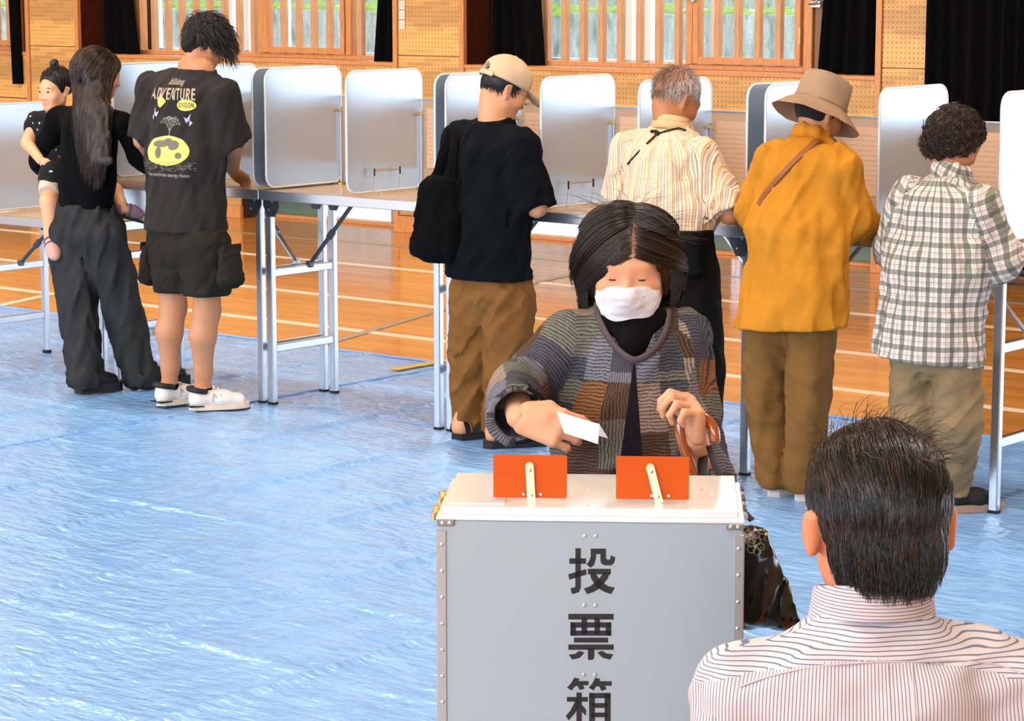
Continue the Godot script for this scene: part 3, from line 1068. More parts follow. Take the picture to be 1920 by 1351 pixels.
# ---------------------------------------------------------------- soft bodies: joined capsules and ellipsoids, meshed as surface nets
class Flesh:
	var a := PackedVector3Array()
	var ba := PackedVector3Array()
	var ibb := PackedFloat32Array()
	var r0 := PackedFloat32Array()
	var dr := PackedFloat32Array()
	var w := PackedVector3Array()
	var wk := PackedFloat32Array()      # 1/k^2 - 1 for a section k times wider along w
	var sm := PackedFloat32Array()
	var ell := []                       # null, or the basis that turns an ellipsoid into a unit ball
	var frame := PackedInt32Array()
	var tint := PackedColorArray()
	var ends := []                      # null, or [point, normal]: this piece alone is cut off there
	var big := PackedFloat32Array()
	var na := PackedVector3Array()      # capsules taken away
	var nba := PackedVector3Array()
	var nibb := PackedFloat32Array()
	var nr0 := PackedFloat32Array()
	var ndr := PackedFloat32Array()
	var cp := PackedVector3Array()      # planes: what lies on the side of the normal is cut off
	var cn := PackedVector3Array()
	var folds := []                     # [stretch along, how much, frequency, amplitude, sharp]
	var frames := []                    # [origin, axis, back, side, radius]
	var noise: FastNoiseLite
	var split := []                     # [seam point, across, curve, frame]: cloth above the seam takes this frame
	var amp := 0.0
	var ms := 0.0

	func cap(p: Vector3, q: Vector3, ra: float, rb: float, smooth := 0.03, k := 1.0, along := Vector3.RIGHT, fr := 0, col := Color.WHITE) -> void:
		a.append(p); ba.append(q - p)
		ibb.append(1.0 / maxf((q - p).length_squared(), 1e-9))
		r0.append(ra); dr.append(rb - ra)
		w.append(along.normalized()); wk.append(1.0 / (k * k) - 1.0)
		sm.append(smooth); ell.append(null); ends.append(null); frame.append(fr); tint.append(col)
		big.append(maxf(ra, rb) * maxf(k, 1.0))
		ms = maxf(ms, smooth)

	func ball(c: Vector3, rad: Vector3, b: Basis, smooth := 0.02, fr := 0, col := Color.WHITE) -> void:
		cap(c, c, 0.0, 0.0, smooth, 1.0, Vector3.RIGHT, fr, col)
		ell[-1] = (b * Basis.from_scale(rad)).inverse()
		big[-1] = maxf(rad.x, maxf(rad.y, rad.z))
		r0[-1] = minf(rad.x, minf(rad.y, rad.z))

	func cuff(p: Vector3, n: Vector3) -> void:
		ends[-1] = [p, n.normalized()]

	func hollow(p: Vector3, q: Vector3, ra: float, rb: float) -> void:
		na.append(p); nba.append(q - p); nibb.append(1.0 / maxf((q - p).length_squared(), 1e-9)); nr0.append(ra); ndr.append(rb - ra)

	func cut(p: Vector3, n: Vector3) -> void:
		cp.append(p); cn.append(n.normalized())

	func fold(along: Vector3, stretch: float, freq: float, am: float, sharp := false) -> void:
		folds.append([along.normalized(), 1.0 - 1.0 / stretch, freq, am, sharp])
		amp += absf(am)

	func one(i: int, p: Vector3) -> float:
		if ell[i] != null:
			var bs: Basis = ell[i]
			var q := bs * (p - a[i])
			var k0 := q.length()
			if k0 < 1e-5:
				return -r0[i]
			var g := (bs.transposed() * q).length()
			var r := k0 * (k0 - 1.0) / g
			if ends[i] != null:
				r = maxf(r, (p - ends[i][0]).dot(ends[i][1]))
			return r
		var pa := p - a[i]
		var t := clampf(pa.dot(ba[i]) * ibb[i], 0.0, 1.0)
		var d := pa - ba[i] * t
		var l2 := d.length_squared()
		if wk[i] != 0.0:
			var dw := d.dot(w[i])
			l2 += dw * dw * wk[i]
		var res := sqrt(l2) - r0[i] - dr[i] * t
		if ends[i] != null:
			res = maxf(res, (p - ends[i][0]).dot(ends[i][1]))
		return res

	func ev(p: Vector3, ids: PackedInt32Array) -> float:
		var d := 1e6
		for i in ids:
			var e := one(i, p)
			var k := sm[i]
			var h := k - absf(d - e)
			if h > 0.0:
				d = minf(d, e) - h * h * 0.25 / k
			elif e < d:
				d = e
		for f in folds:
			var al: Vector3 = f[0]
			var q: Vector3 = (p - al * (p.dot(al) * f[1])) * f[2]
			var n := noise.get_noise_3dv(q)
			if f[4]:
				n = 0.5 - minf(absf(n) * 2.2, 1.0)
			d -= n * f[3]
		for i in na.size():
			var pa := p - na[i]
			var t := clampf(pa.dot(nba[i]) * nibb[i], 0.0, 1.0)
			d = maxf(d, nr0[i] + ndr[i] * t - (pa - nba[i] * t).length())
		for i in cp.size():
			d = maxf(d, (p - cp[i]).dot(cn[i]))
		return d

	func nearest(p: Vector3) -> int:
		var best := 1e9
		var k := 0
		for i in a.size():
			var e := one(i, p)
			if e < best:
				best = e
				k = i
		return k

	func mesh_into(h: float, box: Array) -> void:
		var v := PackedVector3Array()
		var idx := PackedInt32Array()
		var lo := Vector3.ONE * 1e9
		var hi := -lo
		for i in a.size():
			var m := Vector3.ONE * (big[i] + amp + 2.5 * h)
			lo = lo.min(a[i] - m).min(a[i] + ba[i] - m)
			hi = hi.max(a[i] + m).max(a[i] + ba[i] + m)
		const B := 4
		var nb := Vector3i(((hi - lo) / (h * B)).ceil())
		var nx := nb.x * B + 1
		var ny := nb.y * B + 1
		var nz := nb.z * B + 1
		var grid := PackedFloat32Array()
		grid.resize(nx * ny * nz)
		grid.fill(1e9)
		var sxy := nx * ny
		var reach := B * h * 0.8661
		var active := []
		var n := a.size()
		for bz in nb.z:
			for by in nb.y:
				for bx in nb.x:
					var c := lo + Vector3(bx + 0.5, by + 0.5, bz + 0.5) * (B * h)
					var best := 1e9
					var ds := PackedFloat32Array()
					ds.resize(n)
					for i in n:
						var e := one(i, c)
						ds[i] = e
						if e < best:
							best = e
					if best > reach + amp + ms * 0.6 or best < -reach * 1.5 - amp - ms * 0.25 - 0.004:
						if cp.is_empty() and na.is_empty() or best > 0.0:
							continue
						var near := false
						for i in cp.size():
							if absf((c - cp[i]).dot(cn[i])) < reach:
								near = true
						for i in na.size():
							var pa := c - na[i]
							var t := clampf(pa.dot(nba[i]) * nibb[i], 0.0, 1.0)
							if absf(nr0[i] + ndr[i] * t - (pa - nba[i] * t).length()) < reach:
								near = true
						if not near:
							continue
					var ids := PackedInt32Array()
					for i in n:
						if ds[i] < best + 2.0 * reach + ms:
							ids.append(i)
					active.append(Vector3i(bx, by, bz) * B)
					for k in B + 1:
						for j in B + 1:
							var o := (bz * B + k) * sxy + (by * B + j) * nx + bx * B
							for i in B + 1:
								if grid[o + i] > 1e8:
									grid[o + i] = ev(lo + Vector3(bx * B + i, by * B + j, bz * B + k) * h, ids)
		var cell := {}
		var first := v.size()
		var co := PackedInt32Array([0, 1, nx, nx + 1, sxy, sxy + 1, sxy + nx, sxy + nx + 1])
		var cpos := [Vector3(0, 0, 0), Vector3(1, 0, 0), Vector3(0, 1, 0), Vector3(1, 1, 0), Vector3(0, 0, 1), Vector3(1, 0, 1), Vector3(0, 1, 1), Vector3(1, 1, 1)]
		var ed := PackedInt32Array([0, 1, 2, 3, 4, 5, 6, 7, 0, 2, 1, 3, 4, 6, 5, 7, 0, 4, 1, 5, 2, 6, 3, 7])
		for ac in active:
			for k in B:
				for j in B:
					var o: int = (ac.z + k) * sxy + (ac.y + j) * nx + ac.x
					for i in B:
						var c0 := o + i
						var neg := 0
						for q in 8:
							if grid[c0 + co[q]] < 0.0:
								neg += 1
						if neg == 0 or neg == 8:
							continue
						var sum := Vector3.ZERO
						var cnt := 0
						for e in range(0, 24, 2):
							var da := grid[c0 + co[ed[e]]]
							var db := grid[c0 + co[ed[e + 1]]]
							if (da < 0.0) != (db < 0.0):
								var pa: Vector3 = cpos[ed[e]]
								var pb: Vector3 = cpos[ed[e + 1]]
								sum += pa.lerp(pb, da / (da - db))
								cnt += 1
						cell[c0] = v.size()
						v.append(lo + (Vector3(ac.x + i, ac.y + j, ac.z + k) + sum / cnt) * h)
		var stepv := [1, nx, sxy]
		for c0 in cell:
			var d0 := grid[c0]
			for ax in 3:
				var d1 := grid[c0 + stepv[ax]]
				if (d0 < 0.0) == (d1 < 0.0):
					continue
				var s1: int = stepv[(ax + 1) % 3]
				var s2: int = stepv[(ax + 2) % 3]
				var q0: int = c0
				var q1: int = c0 - s1
				var q2: int = c0 - s1 - s2
				var q3: int = c0 - s2
				if not (cell.has(q1) and cell.has(q2) and cell.has(q3)):
					continue
				var w0: int = cell[q0]
				var w1: int = cell[q1]
				var w2: int = cell[q2]
				var w3: int = cell[q3]
				if d0 < 0.0:
					idx.append_array(PackedInt32Array([w0, w2, w1, w0, w3, w2]))
				else:
					idx.append_array(PackedInt32Array([w0, w1, w2, w0, w2, w3]))
		box[0] = v
		box[1] = idx

# one mesh out of one or more bodies; list = [[flesh, cell size], ...]
func grow(called: String, list: Array, m: Material, parent: Node3D, uv := false, label := "") -> MeshInstance3D:
	var o := MeshInstance3D.new()
	o.name = called
	o.material_override = m
	parent.add_child(o, true)
	if label:
		o.set_meta("label", label)
	for f in list:
		f[0].noise = wrinkle
	jobs.append({"node": o, "list": list, "uv": uv, "base": parent.position, "out": []})
	return o

func flesh() -> Flesh:
	return Flesh.new()

func do_job(k: int) -> void:
	var j: Dictionary = jobs[k]
	var v := PackedVector3Array()
	var idx := PackedInt32Array()
	var col := PackedColorArray()
	var who := []
	for f in j.list:
		var from := v.size()
		# PackedArrays are copied when passed on, so collect and append
		var res: Array = mesh_one(f[0], f[1])
		var vv: PackedVector3Array = res[0]
		var ii: PackedInt32Array = res[1]
		v.append_array(vv)
		for q in ii:
			idx.append(q + from)
		var fl: Flesh = f[0]
		for q in vv:
			if fl.tint.size() and j.get("tinted", false):
				col.append(fl.tint[fl.nearest(q)])
			who.append(fl)
	var n := PackedVector3Array()
	n.resize(v.size())
	for t in range(0, idx.size(), 3):
		var a := idx[t]
		var b := idx[t + 1]
		var c := idx[t + 2]
		var fnrm := (v[c] - v[a]).cross(v[b] - v[a])
		n[a] += fnrm
		n[b] += fnrm
		n[c] += fnrm
	for q in n.size():
		n[q] = n[q].normalized()
	var base: Vector3 = j.base
	var arr := []
	arr.resize(Mesh.ARRAY_MAX)
	if j.uv:
		var pv := PackedVector3Array()
		var pn := PackedVector3Array()
		var pt := PackedVector2Array()
		for t in range(0, idx.size(), 3):
			var fl: Flesh = who[idx[t]]
			var c := (v[idx[t]] + v[idx[t + 1]] + v[idx[t + 2]]) / 3.0
			var which := fl.frame[fl.nearest(c)]
			if fl.split.size():
				var away: Vector3 = c - fl.split[0]
				var dx := away.dot(fl.split[1])
				if away.y + dx * dx * fl.split[2] > 0.0:
					which = fl.split[3]
				elif which == fl.split[3]:
					which = 0
			var fr: Array = fl.frames[which]
			var u0 := 0.0
			for q in 3:
				var p := v[idx[t + q]]
				var d: Vector3 = p - fr[0]
				var an := atan2(d.dot(fr[3]), d.dot(fr[2]))
				if q == 0:
					u0 = an
				elif an - u0 > PI:
					an -= TAU
				elif an - u0 < -PI:
					an += TAU
				pv.append(p - base)
				pn.append(n[idx[t + q]])
				pt.append(Vector2(an * fr[4], -d.dot(fr[1])))
		arr[Mesh.ARRAY_VERTEX] = pv
		arr[Mesh.ARRAY_NORMAL] = pn
		arr[Mesh.ARRAY_TEX_UV] = pt
	else:
		for q in v.size():
			v[q] -= base
		arr[Mesh.ARRAY_VERTEX] = v
		arr[Mesh.ARRAY_NORMAL] = n
		arr[Mesh.ARRAY_INDEX] = idx
		if col.size() == v.size() and col.size():
			arr[Mesh.ARRAY_COLOR] = col
	j.out.append(arr)

func mesh_one(f: Flesh, h: float) -> Array:
	var box := [PackedVector3Array(), PackedInt32Array()]
	f.mesh_into(h, box)
	return box

func run_jobs() -> void:
	var task := WorkerThreadPool.add_group_task(do_job, jobs.size())
	WorkerThreadPool.wait_for_group_task_completion(task)
	for j in jobs:
		var am := ArrayMesh.new()
		am.add_surface_from_arrays(Mesh.PRIMITIVE_TRIANGLES, j.out[0])
		j.node.mesh = am

# ---------------------------------------------------------------- hair: many thin strands, one mesh
# roots: callable(rng) -> [point, direction]; flow: callable(point, direction, t, rng) -> direction
func strands(g: Geo, count: int, sd: int, roots: Callable, flow: Callable, length: float, vary: float, width: float, steps: int, colour: Callable, hug: Flesh = null) -> void:
	var ids := PackedInt32Array()
	if hug != null:
		hug.noise = wrinkle
		ids = PackedInt32Array(range(hug.a.size()))
	var rng := RandomNumberGenerator.new()
	rng.seed = sd
	for s in count:
		var rt: Array = roots.call(rng)
		var p: Vector3 = rt[0]
		var d: Vector3 = rt[1]
		var l := length * (1.0 - vary * rng.randf())
		var c: Color = colour.call(rng, p)
		d = (flow.call(p, d, 0.0, rng) as Vector3).normalized()
		var prev := []
		for i in steps + 1:
			var t := float(i) / steps
			var rad := width * (1.0 - 0.75 * t * t) * 0.5
			var x := d.cross(Vector3.UP if absf(d.y) < 0.9 else Vector3.RIGHT).normalized()
			var y := d.cross(x)
			var ring := []
			for k in 3:
				var an := TAU * k / 3.0
				ring.append([p + (x * cos(an) + y * sin(an)) * rad, x * cos(an) + y * sin(an)])
			if i > 0:
				for k in 3:
					var k2 := (k + 1) % 3
					for q in [prev[k], ring[k2], prev[k2], prev[k], ring[k], ring[k2]]:
						g.v.append(q[0])
						g.n.append(q[1])
						g.t.append(Vector2.ZERO)
						g.c.append(c)
			prev = ring
			d = (flow.call(p, d, t, rng) as Vector3).normalized()
			p += d * (l / steps)
			if hug != null:
				var e := hug.ev(p, ids)
				if e < 0.001:
					p += (p - hug.a[0]).normalized() * (0.0018 - e)
				elif e > 0.006 and t < 0.8:
					p -= (p - hug.a[0]).normalized() * (e - 0.006) * 0.5

# ---------------------------------------------------------------- people
func person(label: String, at: Vector3) -> Node3D:
	return thing("person", label, "person", Vector3(at.x, 0, at.z))

func skin(c := Color(0.80, 0.575, 0.43)) -> StandardMaterial3D:
	var m: StandardMaterial3D = M.skin.duplicate()
	m.albedo_color = c
	m.vertex_color_use_as_albedo = true
	return m

func grow_skin(list: Array, m: Material, parent: Node3D) -> void:
	grow("body", list, m, parent)
	jobs[-1]["tinted"] = true

# a head about c, looking along f; s = 1 is an adult
func head(b: Flesh, c: Vector3, f: Vector3, up: Vector3, s := 1.0, child := false) -> Basis:
	f = f.normalized()
	var r := f.cross(up).normalized()
	var u := r.cross(f).normalized()
	var fw := Basis(r, u, -f)
	var at := func(x: float, y: float, z: float) -> Vector3: return c + (r * x + u * y + f * z) * s
	b.ball(at.call(0, 0.028, -0.012), Vector3(0.076, 0.090, 0.096) * s, fw, 0.02)
	b.ball(at.call(0, -0.035, 0.032), Vector3(0.063, 0.080, 0.058) * s, fw, 0.035 * s)
	b.cap(at.call(-0.018, -0.092, 0.062), at.call(0.018, -0.092, 0.062), 0.020 * s, 0.020 * s, 0.035 * s)
	b.cap(at.call(-0.05, -0.06, 0.012), at.call(0, -0.09, 0.05), 0.022 * s, 0.02 * s, 0.035 * s)
	b.cap(at.call(0.05, -0.06, 0.012), at.call(0, -0.09, 0.05), 0.022 * s, 0.02 * s, 0.035 * s)
	var nl := 0.6 if child else 1.0
	b.cap(at.call(0, 0.002, 0.084), at.call(0, -0.034, 0.090 + 0.012 * nl), 0.008 * s, 0.011 * s, 0.014 * s)
	b.ball(at.call(0.011, -0.037, 0.090), Vector3(0.009, 0.007, 0.010) * s, fw, 0.010 * s)
	b.ball(at.call(-0.011, -0.037, 0.090), Vector3(0.009, 0.007, 0.010) * s, fw, 0.010 * s)
	b.cap(at.call(-0.036, 0.020, 0.074), at.call(0.036, 0.020, 0.074), 0.012 * s, 0.012 * s, 0.03 * s)
	for e in [-1.0, 1.0]:
		b.ball(at.call(e * 0.042, -0.030, 0.062), Vector3(0.024, 0.022, 0.022) * s, fw, 0.03 * s)
		b.ball(at.call(e * 0.031, 0.000, 0.079), Vector3(0.015, 0.010, 0.009) * s, fw, 0.008 * s)
		# ear: a shell with a rim
		b.ball(at.call(e * 0.077, -0.010, -0.012), Vector3(0.008, 0.030, 0.017) * s, fw * Basis(Vector3(0, 0, 1), -e * 0.25) * Basis(Vector3(1, 0, 0), 0.15), 0.010 * s)
		b.cap(at.call(e * 0.086, 0.018, -0.006), at.call(e * 0.090, 0.006, -0.026), 0.005 * s, 0.0055 * s, 0.006 * s)
		b.cap(at.call(e * 0.090, 0.006, -0.026), at.call(e * 0.082, -0.026, -0.014), 0.0055 * s, 0.005 * s, 0.006 * s)
		b.ball(at.call(e * 0.079, -0.036, -0.006), Vector3(0.006, 0.008, 0.008) * s, fw, 0.008 * s)
	var lip := Color(0.88, 0.66, 0.64)
	b.cap(at.call(-0.020, -0.064, 0.080), at.call(0, -0.061, 0.090), 0.0045 * s, 0.0055 * s, 0.006 * s, 1.0, Vector3.RIGHT, 0, lip)
	b.cap(at.call(0.020, -0.064, 0.080), at.call(0, -0.061, 0.090), 0.0045 * s, 0.0055 * s, 0.006 * s, 1.0, Vector3.RIGHT, 0, lip)
	b.cap(at.call(-0.015, -0.070, 0.082), at.call(0.015, -0.070, 0.082), 0.0060 * s, 0.0060 * s, 0.006 * s, 1.0, Vector3.RIGHT, 0, lip)
	return Basis(r, u, f)

# a hand: wrist, the way the fingers point, the back of the hand, the side of the thumb
func hand(b: Flesh, wrist: Vector3, dir: Vector3, back: Vector3, thumb: Vector3, s := 1.0, curl := [0.5, 0.6, 0.5], thumb_in := 0.5, spread := 0.1) -> void:
	dir = dir.normalized()
	thumb = (thumb - dir * thumb.dot(dir)).normalized()
	back = (back - dir * back.dot(dir) - thumb * back.dot(thumb)).normalized()
	var lens := [[0.042, 0.025, 0.020], [0.046, 0.029, 0.021], [0.043, 0.027, 0.020], [0.034, 0.020, 0.017]]
	for k in 4:
		var off := 0.030 - 0.020 * k
		var root := wrist + (dir * (0.012) + thumb * off * 0.55) * s
		var kn := wrist + (dir * (0.088 - 0.004 * absf(k - 1.0)) + thumb * off) * s
		b.cap(root, kn, 0.016 * s, 0.0115 * s, 0.012 * s)
		var d := (dir + thumb * spread * (1.2 - k)).normalized()
		var p := kn
		var rad := 0.0098 - 0.0007 * absf(k - 1.0)
		var ang := 0.0
		for q in 3:
			ang += curl[q] * (1.0 + 0.08 * k)
			var dd := d.rotated(thumb, 0.0) * cos(ang) - back * sin(ang)
			var nx: Vector3 = p + dd * lens[k][q] * s
			b.cap(p, nx, rad * s, (rad - 0.0008) * s, 0.004 * s)
			p = nx
			rad -= 0.0009
	b.cap(wrist + dir * 0.01 * s, wrist + (dir * 0.05 + thumb * 0.012) * s, 0.018 * s, 0.019 * s, 0.014 * s)
	var t0 := wrist + (dir * 0.022 + thumb * 0.022) * s
	var t1 := t0 + (dir * 0.030 + thumb * 0.026 * (1.0 - thumb_in * 0.4) - back * 0.012) * s
	var t2 := t1 + (dir * 0.032 + thumb * 0.012 * (1.0 - thumb_in * 1.8) - back * 0.016 * thumb_in) * s
	var t3 := t2 + (dir * 0.024 - thumb * 0.012 * thumb_in - back * 0.008 * thumb_in) * s
	b.cap(t0, t1, 0.016 * s, 0.0125 * s, 0.012 * s)
	b.cap(t1, t2, 0.0118 * s, 0.0105 * s, 0.004 * s)
	b.cap(t2, t3, 0.0108 * s, 0.0085 * s, 0.004 * s)

func foot_outline(l: float, w: float) -> PackedVector2Array:
	var o := PackedVector2Array()
	for q in [[0.0, 0.0], [0.10, 0.62], [0.30, 0.80], [0.55, 0.92], [0.72, 1.0], [0.88, 0.85], [0.97, 0.5], [1.0, 0.0]]:
		o.append(Vector2(q[0] * l, q[1] * w / 2))
	for i in range(6, 0, -1):
		o.append(Vector2(o[i].x, -o[i].y * 0.92))
	return o

# sole and upper; heel on the floor, toe along dir
func shoe(parent: Node3D, heel: Vector3, dir: Vector3, l: float, w: float, sole_h: float, up: Material, sole: Material, tall := 0.06, lift := 0.012) -> MeshInstance3D:
	dir = Vector3(dir.x, 0, dir.z).normalized()
	var side := dir.cross(Vector3.UP)
	heel.y = lift
	var f := flesh()
	f.cap(heel + dir * 0.045 + Vector3.UP * (sole_h + 0.028), heel + dir * (l * 0.55) + Vector3.UP * (sole_h + 0.02), w * 0.36, w * 0.36, 0.03, 1.1, side)
	f.cap(heel + dir * (l * 0.5) + Vector3.UP * (sole_h + 0.016), heel + dir * (l - 0.055) + Vector3.UP * (sole_h + 0.008), w * 0.36, w * 0.33, 0.03, 1.3, side)
	f.cap(heel + dir * 0.04 + Vector3.UP * (sole_h + 0.02), heel + dir * 0.045 + Vector3.UP * (sole_h + tall), w * 0.34, w * 0.33, 0.02, 1.0, side)
	f.cut(heel + Vector3.UP * (sole_h * 0.7), Vector3.DOWN)
	f.cut(heel + Vector3.UP * (sole_h + tall), Vector3.UP)
	var o := grow("shoe", [[f, 0.008]], up, parent)
	var g := G()
	var b := Basis(dir, side, Vector3.UP)
	g.plate(foot_outline(l, w), sole_h, Transform3D(b, heel - parent.position + Vector3.UP * sole_h * 0.5))
	part("sole", g, sole, o)
	return o

# legs of a pair of trousers: [hip, knee, ankle] each side
func trousers(f: Flesh, waist: Vector3, hips: Array, knees: Array, ends: Array, rw: float, rh: float, rk: float, re: float, wide := 1.45) -> void:
	f.cap(waist, (hips[0] + hips[1]) / 2 + Vector3(0, 0.0, 0), rw, rh * 1.05, 0.05, wide, RD)
	for i in 2:
		f.cap(hips[i], knees[i], rh, rk, 0.016)
		f.cap(knees[i], ends[i], rk, re, 0.016)

func limb(b: Flesh, pts: Array, rs: Array, k := 0.02) -> void:
	for i in pts.size() - 1:
		b.cap(pts[i], pts[i + 1], rs[i], rs[i + 1], k)

# roots spread over part of a skull; keep: callable(unit direction in head axes) -> bool
func scalp(c: Vector3, hb: Basis, rad: Vector3, keep: Callable) -> Callable:
	return func(rng: RandomNumberGenerator) -> Array:
		for k in 60:
			var d := Vector3(rng.randfn(), rng.randfn(), rng.randfn()).normalized()
			if keep.call(d):
				var p := c + hb * (d * rad)
				return [p, hb * d]
		return [c + hb * (Vector3.UP * rad), hb * Vector3.UP]

# roots on the outside of a body of hair
func scalp_on(f: Flesh, c: Vector3, hb: Basis, keep: Callable, sink := 0.002) -> Callable:
	f.noise = wrinkle
	var ids := PackedInt32Array(range(f.a.size()))
	return func(rng: RandomNumberGenerator) -> Array:
		for k in 60:
			var d := Vector3(rng.randfn(), rng.randfn(), rng.randfn()).normalized()
			if not keep.call(d):
				continue
			var w := hb * d
			var q := c + w * 0.21
			var ok := false
			for i in 24:
				var e := f.ev(q, ids)
				if e < -sink:
					ok = true
					break
				q -= w * maxf(e * 0.8 + sink, 0.001)
				if (q - c).dot(w) < 0.03:
					break
			if ok:
				return [q, w]
		return [c, Vector3.UP]

func shade(base: Color, more: Color, chance: float) -> Callable:
	return func(rng: RandomNumberGenerator, _p: Vector3) -> Color:
		var k := 0.6 + 0.8 * rng.randf()
		var c := base * k
		if rng.randf() < chance:
			c = base.lerp(more, rng.randf())
		c.a = 1.0
		return c

func hair_part(g: Geo, parent: Node3D, called := "hair_strands", rough := 0.38) -> MeshInstance3D:
	var m := mat(Color.WHITE, rough)
	m.vertex_color_use_as_albedo = true
	for i in g.v.size():
		g.v[i] -= parent.position
	return part(called, g, m, parent)

func glasses(parent: Node3D, c: Vector3, hb: Basis, s: float, frame_m: Material) -> void:
	var g := G()
	var at := func(x: float, y: float, z: float) -> Vector3: return c + hb * (Vector3(x, y, z) * s) - parent.position
	for e in [-1.0, 1.0]:
		var ring := []
		for k in 17:
			var an := TAU * k / 16.0
			ring.append(at.call(e * 0.034 + 0.024 * cos(an), -0.002 + 0.020 * sin(an), 0.104))
		g.tube(ring, 0.0013 * s, 5, false)
		g.tube([at.call(e * 0.058, 0.004, 0.103), at.call(e * 0.074, 0.004, 0.09), at.call(e * 0.083, 0.008, -0.01), at.call(e * 0.082, -0.012, -0.03)], 0.0013 * s, 5)
	g.tube([at.call(-0.011, 0.002, 0.104), at.call(0.0, 0.005, 0.107), at.call(0.011, 0.002, 0.104)], 0.0013 * s, 5)
	var o := part("glasses", g, frame_m, parent)
	for e in [-1.0, 1.0]:
		var l := G()
		l.lathe(at.call(e * 0.034, -0.002, 0.104), [Vector2(0.0235 * s, 0), Vector2(0.0235 * s, 0.0012), Vector2(0, 0.0012)], 16, hb * Basis(Vector3.RIGHT, PI / 2))
		part("lens", l, M.glass, o)

func build_people() -> void:
	man_in_shorts()
	woman_and_child()
	man_in_cap()
	man_in_stripes()
	woman_in_hat()
	woman_in_plaid()
	woman_at_box()
	man_seated()

# ---- text and drawing on a picture
func fill_tri(im: Image, a: Vector2, b: Vector2, c: Vector2, col: Color) -> void:
	var x0 := int(clampf(floorf(minf(a.x, minf(b.x, c.x))), 0, im.get_width() - 1))
	var x1 := int(clampf(ceilf(maxf(a.x, maxf(b.x, c.x))), 0, im.get_width() - 1))
	var y0 := int(clampf(floorf(minf(a.y, minf(b.y, c.y))), 0, im.get_height() - 1))
	var y1 := int(clampf(ceilf(maxf(a.y, maxf(b.y, c.y))), 0, im.get_height() - 1))
	for y in range(y0, y1 + 1):
		for x in range(x0, x1 + 1):
			if Geometry2D.point_is_inside_triangle(Vector2(x + 0.5, y + 0.5), a, b, c):
				im.set_pixel(x, y, col)

func write(im: Image, text: String, at: Vector2, wide: float, tall: float, col: Color, serif := false, slant := 0.0) -> void:
	var tm := TextMesh.new()
	var ft := SystemFont.new()
	ft.font_names = PackedStringArray(["Droid Serif" if serif else "Droid Sans"])
	ft.font_weight = 700
	tm.font = ft
	tm.font_size = 64
	tm.depth = 0.0
	tm.text = text
	var ar := tm.get_mesh_arrays()
	var vs: PackedVector3Array = ar[Mesh.ARRAY_VERTEX]
	var ix: PackedInt32Array = ar[Mesh.ARRAY_INDEX]
	if vs.is_empty():
		return
	var lo := vs[0]
	var hi := vs[0]
	for v in vs:
		lo = lo.min(v)
		hi = hi.max(v)
	var sc := Vector2(wide / (hi.x - lo.x), tall / (hi.y - lo.y))
	var mp := func(v: Vector3) -> Vector2: return at + Vector2((v.x - (lo.x + hi.x) / 2) * sc.x + slant * (v.y - lo.y) * sc.y, -(v.y - (lo.y + hi.y) / 2) * sc.y)
	for t in range(0, ix.size(), 3):
		fill_tri(im, mp.call(vs[ix[t]]), mp.call(vs[ix[t + 1]]), mp.call(vs[ix[t + 2]]), col)

func stroke(im: Image, a: Vector2, b: Vector2, w: float, col: Color) -> void:
	var n := (b - a).orthogonal().normalized() * w * 0.5
	fill_tri(im, a + n, b + n, b - n, col)
	fill_tri(im, a + n, b - n, a - n, col)

func oval(im: Image, c: Vector2, r: Vector2, col: Color) -> void:
	for k in 32:
		fill_tri(im, c, c + Vector2(cos(TAU * k / 32), sin(TAU * k / 32)) * r, c + Vector2(cos(TAU * (k + 1) / 32), sin(TAU * (k + 1) / 32)) * r, col)

